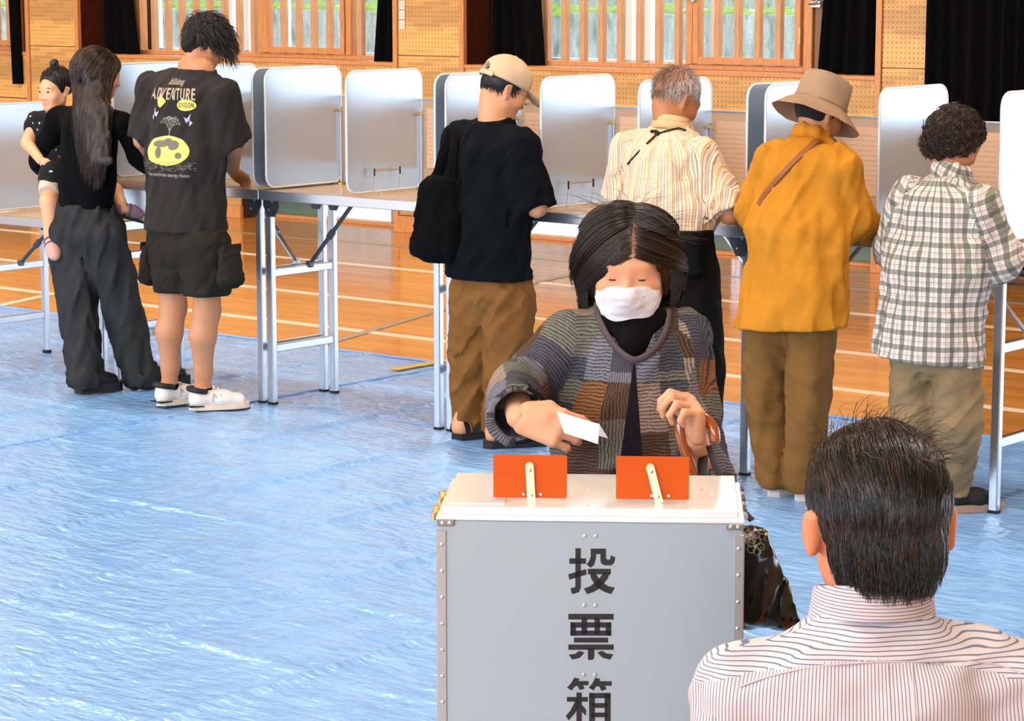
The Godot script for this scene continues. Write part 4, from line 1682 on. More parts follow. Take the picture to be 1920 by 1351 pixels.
func tee_print() -> ImageTexture:
	var base := Color(0.125, 0.095, 0.085)
	var im := Image.create(1024, 1024, false, Image.FORMAT_RGB8)
	im.fill(base)
	var ash := Color(0.70, 0.63, 0.52)
	var yel := Color(0.93, 0.86, 0.42)
	var lil := Color(0.74, 0.68, 0.78)
	# 1024 px = 1.3 m; the middle of the back is at x = 512
	var k := 1024.0 / 1.3
	var at := func(x: float, y: float) -> Vector2: return Vector2(512.0 + x * k, y * k)
	write(im, "Billabong", at.call(0.0, 0.105), 0.115 * k, 0.036 * k, ash, true, 0.4)
	write(im, "ADVENTURE", at.call(0.0, 0.155), 0.27 * k, 0.052 * k, ash)
	var dm: Vector2 = at.call(-0.065, 0.185)
	fill_tri(im, dm + Vector2(0, -26), dm + Vector2(22, 4), dm + Vector2(-20, 2), yel)
	fill_tri(im, dm + Vector2(22, 4), dm + Vector2(2, 26), dm + Vector2(-20, 2), yel)
	oval(im, at.call(0.085, 0.203), Vector2(0.054, 0.025) * k, yel)
	write(im, "DIVISION", at.call(0.085, 0.203), 0.085 * k, 0.022 * k, base)
	for q in [[-0.095, 0.245, 1.0], [0.105, 0.268, -1.0]]:
		var c: Vector2 = at.call(q[0], q[1])
		fill_tri(im, c, c + Vector2(-6 * q[2], -24), c + Vector2(10 * q[2], -4), lil)
		fill_tri(im, c, c + Vector2(22 * q[2], -10), c + Vector2(12 * q[2], 12), lil)
		fill_tri(im, c, c + Vector2(-12 * q[2], 10), c + Vector2(2 * q[2], 22), lil)
	# a bare tree
	var rng := RandomNumberGenerator.new()
	rng.seed = 4
	var tips := [[at.call(0.0, 0.365), -PI / 2, 34.0, 0]]
	while tips.size():
		var b: Array = tips.pop_back()
		var e: Vector2 = b[0] + Vector2(cos(b[1]), sin(b[1])) * b[2]
		stroke(im, b[0], e, maxf(1.3, 4.0 - b[3]), Color(0.55, 0.55, 0.50))
		if b[3] < 4:
			for s in [-0.55, 0.0, 0.55]:
				tips.append([e, b[1] + s + rng.randf_range(-0.15, 0.15), b[2] * rng.randf_range(0.6, 0.75), b[3] + 1])
	oval(im, at.call(0.0, 0.405), Vector2(0.108, 0.066) * k, yel)
	for q in [[-0.03, 0.375, 0.034, 0.016], [-0.035, 0.415, 0.014, 0.026], [0.03, 0.38, 0.030, 0.022], [0.06, 0.425, 0.016, 0.014], [0.0, 0.36, 0.02, 0.010]]:
		oval(im, at.call(q[0], q[1]), Vector2(q[2], q[3]) * k, Color(0.45, 0.42, 0.36))
	for i in 90:
		var p: Vector2 = at.call(rng.randf_range(-0.13, 0.13), rng.randf_range(0.455, 0.495))
		stroke(im, p, p + Vector2(rng.randf_range(-22, 22), rng.randf_range(-8, 9)), 1.6, Color(0.48, 0.46, 0.42))
	write(im, "Grow with the energy flows", at.call(0.0, 0.515), 0.215 * k, 0.020 * k, Color(0.6, 0.58, 0.55))
	return ImageTexture.create_from_image(im)

func man_in_shorts() -> void:
	var o := person("young man in a dark printed t-shirt, cargo shorts and white sneakers", H(-8.2, 0, 7.72))
	var up := Vector3.UP
	var neck := pp(368, 128, 7.745)
	var hc := pp(386, 82, 7.80)
	var shL := pp(284, 163, 7.73)
	var shR := pp(420, 178, 7.73)
	var elL := pp(268, 262, 7.70)
	var elR := pp(438, 268, 7.80)
	var waL := pp(300, 318, 7.94)
	var waR := pp(436, 318, 8.03)
	var hipL := pp(318, 450, 7.69)
	var hipR := pp(387, 458, 7.69)
	var heelL := pg(300, 768)
	var heelR := pg(362, 776)
	var ankL := heelL + PD * 0.06 + up * 0.10
	var ankR := heelR + PD * 0.06 + up * 0.10
	var knL := pp(325, 575, 7.70)
	var knR := pp(388, 582, 7.70)
	# skin
	var b := flesh()
	b.cap(neck, pp(340, 420, 7.70), 0.07, 0.09, 0.03, 1.4, RD)
	limb(b, [shL, elL, waL], [0.045, 0.042, 0.028])
	limb(b, [shR, elR, waR], [0.045, 0.043, 0.030])
	for s in [[hipL, knL, ankL], [hipR, knR, ankR]]:
		var calf: Vector3 = s[1].lerp(s[2], 0.30) - PD * 0.018
		limb(b, [s[0], s[1], calf, s[1].lerp(s[2], 0.75), s[2], s[2] - up * 0.05], [0.075, 0.060, 0.061, 0.040, 0.036, 0.036], 0.025)
	var hd := flesh()
	var fw := (PD * 0.9 + RD * 0.15 - up * 0.55)
	var hb := head(hd, hc, fw, up, 0.96)
	hd.cap(hc - hb.y * 0.05 - hb.z * 0.03, neck - up * 0.02, 0.052, 0.058, 0.03)
	var hn := flesh()
	hand(hn, waR, PD - up * 0.5, up + PD * 0.3, -RD, 0.95, [0.6, 0.7, 0.5])
	hand(hn, waL, PD - up * 0.5, up + PD * 0.3, RD, 0.95, [0.5, 0.6, 0.5])
	grow_skin([[b, 0.013], [hd, 0.006], [hn, 0.006]], skin(Color(0.76, 0.52, 0.36)), o)
	# t-shirt
	var t := flesh()
	t.frames = [[neck, up, -PD, RD, 0.155], [shR, (shR - elR).normalized(), RD, PD, 0.3]]
	t.frames[1][0] = shR + RD * 3.0
	t.cap(pp(352, 185, 7.725), pp(347, 300, 7.71), 0.125, 0.135, 0.05, 1.55, RD)
	t.cap(pp(347, 300, 7.71), pp(347, 520, 7.70), 0.135, 0.155, 0.05, 1.52, RD)
	t.cap(neck - up * 0.055, shL, 0.078, 0.060, 0.04)
	t.cap(neck - up * 0.055, shR, 0.078, 0.060, 0.04)
	t.cap(neck - up * 0.03, neck - up * 0.045, 0.075, 0.09, 0.05)
	t.cap(shL, elL + (elL - shL) * 0.5, 0.063, 0.086, 0.05)
	t.cuff(pp(262, 258, 7.70), elL - shL)
	t.cap(shR, elR + (elR - shR) * 0.6, 0.066, 0.094, 0.05)
	t.cuff(pp(440, 268, 7.79), elR - shR)
	t.cut(pp(347, 432, 7.70), Vector3(0, -1, 0) + RD * 0.02)
	t.cut(neck - up * 0.002, hb.y * 0.3 + up - PD * 0.15)
	t.hollow(elR - up * 0.01, elR - (shR - elR) * 0.4, 0.062, 0.062)
	t.fold(up, 3.0, 7.0, 0.012)
	t.fold(up + RD * 0.5, 6.0, 8.0, 0.010, true)
	var tm := mat(Color.WHITE, 0.92)
	tm.albedo_texture = tee_print()
	tm.texture_repeat = false
	tm.uv1_scale = Vector3(1.0 / 1.3, 1.0 / 1.3, 1)
	tm.uv1_offset = Vector3(0.512, 0.035, 0)
	grow("t_shirt", [[t, 0.0105]], tm, o, true, "dark t-shirt with a pale printed tree, globe and lettering")
	var nk := G()
	var ring := []
	for k in 25:
		var an := TAU * k / 24.0
		ring.append(neck - o.position + RD * cos(an) * 0.072 + PD * (sin(an) * 0.066 + 0.012) + up * (-0.008 - 0.014 * sin(an)))
	nk.tube(ring, 0.009, 8, false)
	part("collar", nk, cloth(Color(0.13, 0.10, 0.09)), o)
	# cargo shorts
	var s := flesh()
	s.cap(pp(345, 415, 7.70), (hipL + hipR) / 2 - up * 0.03, 0.125, 0.125, 0.05, 1.45, RD)
	s.cap(hipL, pp(330, 520, 7.69), 0.105, 0.104, 0.03)
	s.cap(pp(330, 520, 7.69), pp(330, 560, 7.69), 0.104, 0.108, 0.03)
	s.cap(hipR, pp(388, 525, 7.69), 0.108, 0.106, 0.03)
	s.cap(pp(388, 525, 7.69), pp(388, 570, 7.69), 0.106, 0.108, 0.03)
	s.cut(pp(330, 546, 7.69), Vector3.DOWN)
	s.cut(pp(347, 425, 7.70), up)
	s.fold(up + RD * 0.6, 2.0, 11.0, 0.010, true)
	s.fold(RD, 2.5, 16.0, 0.005)
	var olive := cloth(Color(0.165, 0.150, 0.120), 0.8)
	grow("shorts", [[s, 0.0105]], olive, o)
	for q in [[pp(428, 500, 7.66), RD, 0.07], [pp(288, 495, 7.70), -RD, 0.05]]:
		var pk := flesh()
		pk.cap(q[0] + up * 0.07 + q[1] * 0.008, q[0] - up * 0.06 + q[1] * 0.012, 0.030, 0.040, 0.02, 2.0, PD)
		pk.fold(RD + up, 1.5, 16.0, 0.006, true)
		grow("cargo_pocket", [[pk, 0.0095]], olive, o)
		var fl := G()
		fl.box(q[0] + up * 0.085 + q[1] * 0.026 - o.position, Vector3(0.11, 0.035, 0.012), 0.004, Basis(PD, up, PD.cross(up)))
		part("pocket_flap", fl, olive, o)
	# socks and sneakers
	var white := mat(Color(0.90, 0.86, 0.83), 0.6)
	var cream := mat(Color(0.88, 0.80, 0.72), 0.6)
	var green := mat(Color(0.05, 0.10, 0.085), 0.6)
	for q in [[heelL, ankL, PD * 0.95 + RD * 0.12], [heelR, ankR, PD * 0.8 + RD * 0.45]]:
		var d: Vector3 = (q[2] as Vector3).normalized()
		var h0: Vector3 = q[0] - d * 0.02
		var sk := G()
		sk.tube([q[1] - up * 0.05 - o.position, q[1] + up * 0.015 - o.position], 0.044, 14)
		part("sock", sk, cloth(Color(0.02, 0.02, 0.02)), o)
		var sh := shoe(o, h0, d, 0.285, 0.105, 0.032, white, cream, 0.075)
		var side := d.cross(up)
		var tr := G()
		var base := h0 - o.position + up * 0.012
		var bs := Basis(d, side, up)
		tr.plate(foot_outline(0.288, 0.109), 0.007, Transform3D(bs, base + up * 0.004))
		tr.box(base + d * 0.03 + up * 0.027, Vector3(0.07, 0.108 * 0.75, 0.006), 0.002, bs)
		part("outsole", tr, green, sh)
		var cl := G()
		var rg := []
		for k in 13:
			var an := PI * 0.25 + PI * 1.5 * k / 12.0
			rg.append(base + d * (0.045 + 0.042 * cos(an)) + side * 0.043 * sin(an) + up * (0.098 - 0.008 * cos(an)))
		cl.tube(rg, 0.013, 8)
		part("heel_collar", cl, green, sh)
		for e in [-1.0, 1.0]:
			var lg := G()
			lg.bar(base + d * 0.10 + side * e * 0.048 + up * 0.045, base + d * 0.105 + side * e * 0.043 + up * 0.085, 0.005, 0.008)
			lg.bar(base + d * 0.105 + side * e * 0.043 + up * 0.085, base + d * 0.135 + side * e * 0.049 + up * 0.045, 0.005, 0.008)
			lg.bar(base + d * 0.135 + side * e * 0.049 + up * 0.045, base + d * 0.14 + side * e * 0.044 + up * 0.08, 0.005, 0.008)
			part("side_emblem", lg, mat(Color(0.70, 0.72, 0.72), 0.5), sh)
		var lc := G()
		for k in 5:
			lc.tube([base + d * (0.115 + k * 0.02) + side * 0.025 + up * (0.105 - k * 0.009), base + d * (0.115 + k * 0.02) + up * (0.112 - k * 0.009), base + d * (0.115 + k * 0.02) - side * 0.025 + up * (0.105 - k * 0.009)], 0.004, 6)
		part("laces", lc, white, sh)
	# hair: wavy, dark, lighter toward the front
	var hk := flesh()
	var hcc := hc + hb.y * 0.035 - hb.z * 0.012
	hk.ball(hcc, Vector3(0.093, 0.098, 0.108), Basis(hb.x, hb.y, -hb.z), 0.02)
	hk.cap(hcc - hb.y * 0.03 - hb.z * 0.05, hcc - hb.y * 0.075 - hb.z * 0.06, 0.06, 0.045, 0.04)
	hk.cut(hc - hb.y * 0.02 + hb.z * 0.03, hb.z * 0.75 - hb.y * 0.66)
	hk.fold(hb.y, 2.5, 26.0, 0.012)
	grow("hair", [[hk, 0.008]], mat(Color(0.045, 0.032, 0.026), 0.85), o)
	var g := G()
	strands(g, 1500, 21, scalp(hcc, hb, Vector3(0.092, 0.097, 0.107), func(d): return d.y > -0.55 - d.z * 0.1 and d.z - d.y * 0.8 < 0.75),
		func(p, d, t, rng):
			var rad: Vector3 = (p - hcc).normalized()
			return d * 0.9 + hb.z * 0.32 - up * 0.45 + rad * 0.12 + Vector3(rng.randfn(), rng.randfn(), rng.randfn()) * 0.30,
		0.085, 0.5, 0.0042, 6, shade(Color(0.012, 0.008, 0.006), Color(0.20, 0.12, 0.06), 0.10))
	strands(g, 320, 22, scalp(hcc, hb, Vector3(0.092, 0.097, 0.107), func(d): return d.z > 0.45 and d.y > 0.0),
		func(p, d, t, rng): return d * 0.8 + hb.z * 0.25 - up * 0.7 + Vector3(rng.randfn(), rng.randfn(), rng.randfn()) * 0.25,
		0.13, 0.4, 0.0045, 7, shade(Color(0.05, 0.032, 0.022), Color(0.35, 0.26, 0.16), 0.45))
	hair_part(g, o)

func man_in_cap() -> void:
	var o := person("man in a cream cap, navy t-shirt, khaki trousers and sandals", H(-6.68, 0, 7.88))
	var up := Vector3.UP
	var neck := pp(925, 222, 7.86)
	var hc := pp(945, 168, 7.91)
	var shL := pp(862, 258, 7.84)
	var shR := pp(978, 275, 7.84)
	var elL := pp(826, 370, 7.80)
	var elR := pp(1006, 388, 7.86)
	var waL := pp(880, 372, 8.05)
	var waR := pp(1008, 384, 8.06)
	var hipL := pp(893, 545, 7.87)
	var hipR := pp(955, 552, 7.87)
	var heelL := pg(852, 832)
	var heelR := pg(912, 845)
	var ankL := heelL + PD * 0.06 + up * 0.09
	var ankR := heelR + PD * 0.06 + up * 0.09
	var knL := pp(884, 670, 7.90)
	var knR := pp(955, 675, 7.90)
	var b := flesh()
	b.cap(neck - up * 0.05, pp(915, 500, 7.86), 0.07, 0.09, 0.03, 1.4, RD)
	limb(b, [shL, elL, waL], [0.042, 0.04, 0.028])
	limb(b, [shR, elR, waR], [0.042, 0.041, 0.030])
	limb(b, [hipL, knL, ankL, ankL - up * 0.06], [0.075, 0.055, 0.038, 0.038])
	limb(b, [hipR, knR, ankR, ankR - up * 0.06], [0.075, 0.055, 0.038, 0.038])
	for q in [[heelL, PD * 0.95 + RD * 0.1], [heelR, PD * 0.8 + RD * 0.5]]:
		var d: Vector3 = q[1].normalized()
		b.cap(q[0] + d * 0.035 + up * 0.068, q[0] + d * 0.14 + up * 0.06, 0.036, 0.030, 0.03)
		b.cap(q[0] + d * 0.14 + up * 0.06, q[0] + d * 0.235 + up * 0.052, 0.026, 0.018, 0.03, 1.7, d.cross(up))
	var hd := flesh()
	var fw := (PD * 0.72 + RD * 0.40 - up * 0.40)
	var hb := head(hd, hc, fw, up, 0.98)
	hd.cap(hc - hb.y * 0.05 - hb.z * 0.03, neck - up * 0.04, 0.056, 0.066, 0.03)
	var hn := flesh()
	hand(hn, waR, PD - RD * 0.5 + up * 0.05, up, -RD, 0.95, [0.25, 0.5, 0.4])
	hand(hn, waL, PD + up * 0.05, up, RD, 0.95, [0.5, 0.6, 0.5])
	grow_skin([[b, 0.013], [hd, 0.006], [hn, 0.006]], skin(Color(0.82, 0.58, 0.41)), o)
	var t := flesh()
	t.cap(pp(920, 290, 7.845), pp(915, 400, 7.84), 0.118, 0.125, 0.05, 1.5, RD)
	t.cap(pp(915, 400, 7.84), pp(920, 600, 7.84), 0.125, 0.145, 0.05, 1.5, RD)
	t.cap(neck - up * 0.055, shL, 0.071, 0.053, 0.04)
	t.cap(neck - up * 0.055, shR, 0.071, 0.053, 0.04)
	t.cap(neck - up * 0.02, neck - up * 0.06, 0.066, 0.09, 0.05)
	t.cap(shL, elL + (elL - shL) * 0.5, 0.058, 0.078, 0.05)
	t.cuff(elL, elL - shL)
	t.cap(shR, elR + (elR - shR) * 0.6, 0.064, 0.092, 0.05)
	t.cuff(pp(1006, 390, 7.85), elR - shR)
	t.cut(pp(920, 522, 7.84), Vector3(0, -1, 0))
	t.cut(neck + up * 0.002, up - PD * 0.2)
	t.fold(up, 3.0, 8.0, 0.014)
	t.fold(up + RD * 0.7, 6.0, 8.0, 0.014, true)
	grow("t_shirt", [[t, 0.0105]], cloth(Color(0.030, 0.042, 0.062), 0.92), o)
	var p := flesh()
	trousers(p, pp(922, 500, 7.87), [hipL, hipR], [knL, knR], [pp(878, 778, 7.93), pp(932, 790, 7.93)], 0.115, 0.108, 0.098, 0.066, 1.4)
	p.cut(pp(922, 500, 7.87), up)
	p.fold(RD * 0.8 + up, 7.0, 8.0, 0.017, true)
	p.fold(RD - up * 0.8, 6.0, 10.0, 0.008, true)
	grow("trousers", [[p, 0.0105]], cloth(Color(0.52, 0.345, 0.17), 0.85), o)
	var blk := mat(Color(0.03, 0.022, 0.018), 0.7)
	for q in [[heelL, PD * 0.95 + RD * 0.1], [heelR, PD * 0.8 + RD * 0.5]]:
		var d: Vector3 = q[1].normalized()
		var side := d.cross(up)
		var base: Vector3 = q[0] - d * 0.015 - o.position + up * 0.012
		var g := G()
		g.plate(foot_outline(0.285, 0.11), 0.032, Transform3D(Basis(d, side, up), base + up * 0.016))
		var sn := part("sandal", g, blk, o)
		for z in [[0.10, 0.062, 0.045], [0.20, 0.045, 0.05], [0.05, 0.075, 0.03]]:
			var sg := G()
			var arc := []
			for k in 9:
				var an := PI * k / 8.0
				arc.append(base + d * z[0] + side * cos(an) * 0.05 + up * (0.03 + sin(an) * z[1]))
			sg.tube(arc, z[2] * 0.5, 8, true, 0.12, d)
			part("strap", sg, blk, sn)
	# cap
	var cc := hc + hb.y * 0.045 - hb.z * 0.01
	var cream := cloth(Color(0.86, 0.74, 0.60), 0.85)
	var cg := flesh()
	cg.ball(cc, Vector3(0.096, 0.098, 0.112), Basis(hb.x, hb.y, -hb.z), 0.01)
	cg.cut(cc - hb.y * 0.018 + hb.z * 0.0, -hb.y)
	cg.hollow(cc - hb.z * 0.14 - hb.y * 0.005, cc - hb.z * 0.055 - hb.y * 0.005, 0.036, 0.036)
	cg.fold(hb.y, 1.5, 14.0, 0.003)
	var cp := grow("cap", [[cg, 0.006]], cream, o, false, "cream baseball cap")
	var br := flesh()
	br.cap(cc + hb.z * 0.09 - hb.y * 0.008, cc + hb.z * 0.165 - hb.y * 0.030, 0.010, 0.008, 0.01, 7.0, hb.x)
	br.cap(cc + hb.z * 0.165 - hb.y * 0.030, cc + hb.z * 0.185 - hb.y * 0.040, 0.009, 0.007, 0.01, 5.0, hb.x)
	grow("brim", [[br, 0.005]], cream, o)
	var st := G()
	var arc2 := []
	for k in 9:
		var an := -0.7 + 1.4 * k / 8.0
		arc2.append(cc - hb.z * 0.112 * cos(an) + hb.x * 0.10 * sin(an) - hb.y * 0.016 - o.position)
	st.tube(arc2, 0.012, 6, true, 0.3, hb.y)
	part("cap_strap", st, cream, o)
	var bt := G()
	bt.lathe(cc + hb.y * 0.096 - o.position, [Vector2(0.008, 0), Vector2(0.006, 0.005), Vector2(0, 0.006)], 10, Basis(hb.x, hb.y, hb.z))
	part("cap_button", bt, cream, o)
	var hk := flesh()
	hk.ball(hc + hb.y * 0.022 - hb.z * 0.014, Vector3(0.0785, 0.085, 0.096), Basis(hb.x, hb.y, -hb.z), 0.01)
	hk.cut(hc - hb.y * 0.036 + hb.z * 0.0, -hb.y)
	hk.cut(hc + hb.z * 0.045 + hb.y * 0.0, hb.z)
	grow("hair", [[hk, 0.006]], mat(Color(0.018, 0.014, 0.012), 0.5), o)
	var g := G()
	strands(g, 700, 31, scalp(hc + hb.y * 0.022 - hb.z * 0.014, hb, Vector3(0.078, 0.085, 0.095), func(d): return d.y < 0.15 and d.y > -0.62 and d.z < 0.55),
		func(pt, d, t, rng): return d * 0.4 - up + Vector3(rng.randfn(), rng.randfn(), rng.randfn()) * 0.2,
		0.028, 0.4, 0.0030, 3, shade(Color(0.010, 0.008, 0.007), Color(0.03, 0.02, 0.015), 0.3))
	hair_part(g, o)
	glasses(o, hc, hb, 0.98, mat(Color(0.55, 0.52, 0.48), 0.3, 0.7))
	# tote bag hanging from the left shoulder
	var bag := thing("tote_bag", "black cloth tote bag hanging on the left shoulder of the cap man", "bag", Vector3(o.position.x - 0.18, 0.85, o.position.z + 0.08))
	var bf := flesh()
	bf.cap(pp(832, 345, 7.70), pp(826, 465, 7.70), 0.045, 0.062, 0.02, 2.1, PD * 0.4 + RD * 0.6)
	bf.cut(pp(832, 330, 7.70), up + RD * 0.1)
	bf.fold(up + RD * 0.3, 2.5, 10.0, 0.010, true)
	var bk := cloth(Color(0.012, 0.012, 0.014), 0.9)
	grow("pouch", [[bf, 0.010]], bk, bag)
	var sg := G()
	sg.tube([pp(818, 336, 7.70) - bag.position, pp(830, 290, 7.72) - bag.position, pp(846, 244, 7.78) - bag.position, pp(858, 232, 7.84) - bag.position, pp(868, 246, 7.93) - bag.position], 0.02, 8, true, 0.2)
	part("strap", sg, bk, bag)
	var sg2 := G()
	sg2.tube([pp(846, 336, 7.70) - bag.position, pp(850, 290, 7.72) - bag.position, pp(854, 246, 7.77) - bag.position, pp(862, 231, 7.84) - bag.position], 0.018, 8, true, 0.2)
	part("strap", sg2, bk, bag)

func woman_and_child() -> void:
	var o := person("woman with long brown hair in black top and grey trousers, carrying a child", H(-8.8, 0, 7.75))
	var up := Vector3.UP
	var neck := pp(172, 190, 7.76)
	var hc := pp(188, 138, 7.80)
	var shL := pp(108, 222, 7.76)
	var shR := pp(230, 232, 7.76)
	var elL := pp(85, 300, 7.80)
	var waL := pp(130, 352, 7.98)
	var elR := pp(262, 292, 7.84)
	var waR := pp(290, 318, 8.04)
	var hipL := pp(130, 430, 7.74)
	var hipR := pp(192, 438, 7.76)
	var heelL := pg(140, 742)
	var heelR := pg(288, 728)
	var knL := pp(146, 570, 7.72)
	var knR := pp(228, 575, 7.86)
	var ankL := pp(158, 712, 7.70)
	var ankR := pp(268, 708, 7.94)
	var b := flesh()
	b.cap(neck - up * 0.03, pp(160, 390, 7.75), 0.065, 0.08, 0.03, 1.35, RD)
	limb(b, [shL, elL, waL], [0.038, 0.035, 0.025])
	limb(b, [shR, elR, waR], [0.038, 0.035, 0.025])
	limb(b, [hipL, knL, ankL, ankL - up * 0.05], [0.07, 0.05, 0.035, 0.035])
	limb(b, [hipR, knR, ankR, ankR - up * 0.05], [0.07, 0.05, 0.035, 0.035])
	var hd := flesh()
	var hb := head(hd, hc, PD * 0.8 + RD * 0.5 - up * 0.25, up, 0.92)
	hd.cap(hc - hb.y * 0.05 - hb.z * 0.02, neck - up * 0.03, 0.045, 0.052, 0.03)
	var hn := flesh()
	hand(hn, waR, PD - up * 0.2, up, -RD, 0.88, [0.5, 0.6, 0.5])
	hand(hn, waL, PD * 0.8 + RD * 0.4, -up, RD, 0.88, [0.5, 0.6, 0.5])
	grow_skin([[b, 0.013], [hd, 0.006], [hn, 0.006]], skin(Color(0.82, 0.60, 0.46)), o)
	var t := flesh()
	t.cap(pp(168, 245, 7.765), pp(163, 330, 7.755), 0.105, 0.105, 0.05, 1.5, RD)
	t.cap(pp(163, 330, 7.755), pp(162, 420, 7.75), 0.105, 0.115, 0.05, 1.38, RD)
	t.cap(neck - up * 0.055, shL, 0.062, 0.044, 0.04)
	t.cap(neck - up * 0.055, shR, 0.062, 0.044, 0.04)
	t.cap(neck - up * 0.02, neck - up * 0.05, 0.056, 0.08, 0.05)
	t.cap(shL, elL, 0.054, 0.075, 0.04)
	t.cap(elL, waL, 0.072, 0.055, 0.03)
	t.cuff(waL - (waL - elL) * 0.25, waL - elL)
	t.cap(shR, elR, 0.046, 0.056, 0.04)
	t.cap(elR, waR, 0.056, 0.05, 0.03)
	t.cuff(waR - (waR - elR) * 0.3, waR - elR)
	t.cut(pp(162, 388, 7.75), Vector3.DOWN)
	t.fold(up, 3.0, 8.0, 0.008)
	grow("top", [[t, 0.0105]], cloth(Color(0.016, 0.017, 0.020), 0.92), o)
	var p := flesh()
	trousers(p, pp(162, 382, 7.75), [hipL, hipR], [knL, knR], [pp(160, 700, 7.71), pp(262, 700, 7.93)], 0.108, 0.112, 0.095, 0.085, 1.42)
	for q in [[ankL, pp(160, 722, 7.71)], [ankR, pp(266, 716, 7.93)]]:
		p.cap(q[0], q[0] - up * 0.10, 0.075, 0.08, 0.03, 1.0, RD)
		p.cuff(q[1], -up)
	p.cut(pp(162, 380, 7.75), up)
	p.fold(up + RD * 0.35, 7.0, 8.0, 0.020, true)
	p.fold(up - RD * 0.5, 3.0, 12.0, 0.006)
	grow("trousers", [[p, 0.0105]], cloth(Color(0.20, 0.20, 0.20), 0.6), o)
	var blk := mat(Color(0.015, 0.015, 0.015), 0.6)
	shoe(o, heelL, PD * 0.9 + RD * 0.35, 0.24, 0.095, 0.045, blk, blk, 0.05)
	shoe(o, heelR - PD * 0.06, PD * 0.9 + RD * 0.3, 0.24, 0.095, 0.045, blk, blk, 0.05)
	# long straight hair over the back
	var hk := flesh()
	var hcc := hc + hb.y * 0.025 - hb.z * 0.015
	var fl := Basis(hb.x, hb.y, -hb.z)
	hk.ball(hcc, Vector3(0.086, 0.092, 0.105), fl, 0.02)
	hk.cuff(hc + hb.z * 0.035 - hb.y * 0.01, hb.z * 0.85 - hb.y * 0.45)
	hk.cap(hcc - hb.z * 0.045, pp(176, 215, 7.69), 0.066, 0.056, 0.05, 1.3, RD)
	hk.cap(pp(178, 215, 7.69), pp(188, 300, 7.63), 0.058, 0.036, 0.05, 2.2, RD)
	hk.fold(up, 8.0, 30.0, 0.009)
	grow("hair", [[hk, 0.008]], mat(Color(0.115, 0.055, 0.032), 0.5), o)
	var g := G()
	strands(g, 1500, 41, scalp(hcc, hb, Vector3(0.086, 0.092, 0.105), func(d): return d.y > -0.4 and d.z < 0.55 + d.y * 0.4),
		func(pt, d, t2, rng):
			if pt.y > hcc.y - 0.03:
				var rad: Vector3 = (pt - hcc).normalized()
				var dn := -up * 0.8 - hb.z * 0.5
				dn = dn - rad * rad.dot(dn)
				return dn.normalized() + rad * 0.02
			var ax: Vector3 = pp(180, 260, 7.66) - pt
			return d * 0.5 - up + Vector3(ax.x, 0, ax.z) * 0.35 - PD * 0.06 + Vector3(rng.randfn(), 0, rng.randfn()) * 0.06,
		0.50, 0.30, 0.0042, 14, shade(Color(0.016, 0.006, 0.003), Color(0.11, 0.038, 0.012), 0.30), hk)
	strands(g, 1300, 42, scalp_on(hk, pp(178, 215, 7.69), hb, func(d): return d.y < 0.5 and d.z < 0.3),
		func(pt, d, t2, rng): return -up + Vector3(rng.randfn(), 0, rng.randfn()) * 0.05,
		0.20, 0.5, 0.0042, 7, shade(Color(0.016, 0.006, 0.003), Color(0.11, 0.038, 0.012), 0.30), hk)
	hair_part(g, o, "hair_strands", 0.4)

	# the child on her left hip
	var c := person("small child in black dotted clothes, carried and looking back", H(-9.05, 0, 7.75))
	c.position.y = 0.75
	var ch := pp(104, 168, 7.80)
	var cb := flesh()
	var chest := pp(100, 235, 7.82)
	var seat := pp(110, 335, 7.82)
	cb.cap(chest, seat, 0.065, 0.075, 0.03, 1.2, RD)
	var csh := pp(66, 226, 7.76)
	limb(cb, [csh, pp(52, 268, 7.72), pp(76, 300, 7.68)], [0.034, 0.030, 0.022], 0.02)
	limb(cb, [pp(122, 226, 7.84), pp(140, 250, 7.88)], [0.034, 0.03], 0.02)
	limb(cb, [pp(102, 335, 7.76), pp(92, 378, 7.67), pp(96, 440, 7.66), pp(98, 462, 7.66)], [0.055, 0.042, 0.032, 0.03], 0.02)
	limb(cb, [pp(160, 345, 7.93), pp(215, 358, 7.90), pp(232, 392, 7.88)], [0.05, 0.036, 0.027], 0.02)
	var chd := flesh()
	var cfw := Vector3(-0.60, -0.12, 0.80)
	var chb := head(chd, ch, cfw, up, 0.82, true)
	chd.cap(ch - chb.y * 0.06, chest + up * 0.03, 0.038, 0.045, 0.03)
	var chn := flesh()
	hand(chn, pp(76, 300, 7.68), RD * 0.7 - up * 0.5, -PD, up, 0.6, [0.5, 0.6, 0.4])
	grow_skin([[cb, 0.009], [chd, 0.005], [chn, 0.0045]], skin(Color(0.90, 0.66, 0.49)), c)
	# eyes and brows
	for e in [-1.0, 1.0]:
		var eye := G()
		var ec: Vector3 = ch + (chb.x * e * 0.031 + chb.y * 0.000 + chb.z * 0.0890) * 0.82 - c.position
		eye.lathe(ec, [Vector2(0.0105, -0.003), Vector2(0.0085, 0.001), Vector2(0, 0.0028)], 10, Basis(chb.x, chb.z, -chb.y) , 1.0, 0.62)
		part("eye", eye, mat(Color(0.02, 0.015, 0.012), 0.15), c)
		var brow := G()
		brow.tube([ec + (chb.x * -0.014 + chb.y * 0.017 - chb.z * 0.002), ec + chb.y * 0.021 + chb.z * 0.001, ec + (chb.x * 0.014 + chb.y * 0.017 - chb.z * 0.002)], 0.0022, 5)
		part("eyebrow", brow, mat(Color(0.12, 0.07, 0.05), 0.8), c)
	var ct := flesh()
	ct.cap(chest, seat, 0.080, 0.088, 0.03, 1.2, RD)
	ct.cap(csh + RD * 0.01, csh - up * 0.035 - RD * 0.012, 0.046, 0.050, 0.03)
	ct.cap(pp(120, 226, 7.84), pp(134, 244, 7.88), 0.044, 0.048, 0.03)
	ct.cap(seat, pp(100, 325, 7.72), 0.075, 0.068, 0.03)
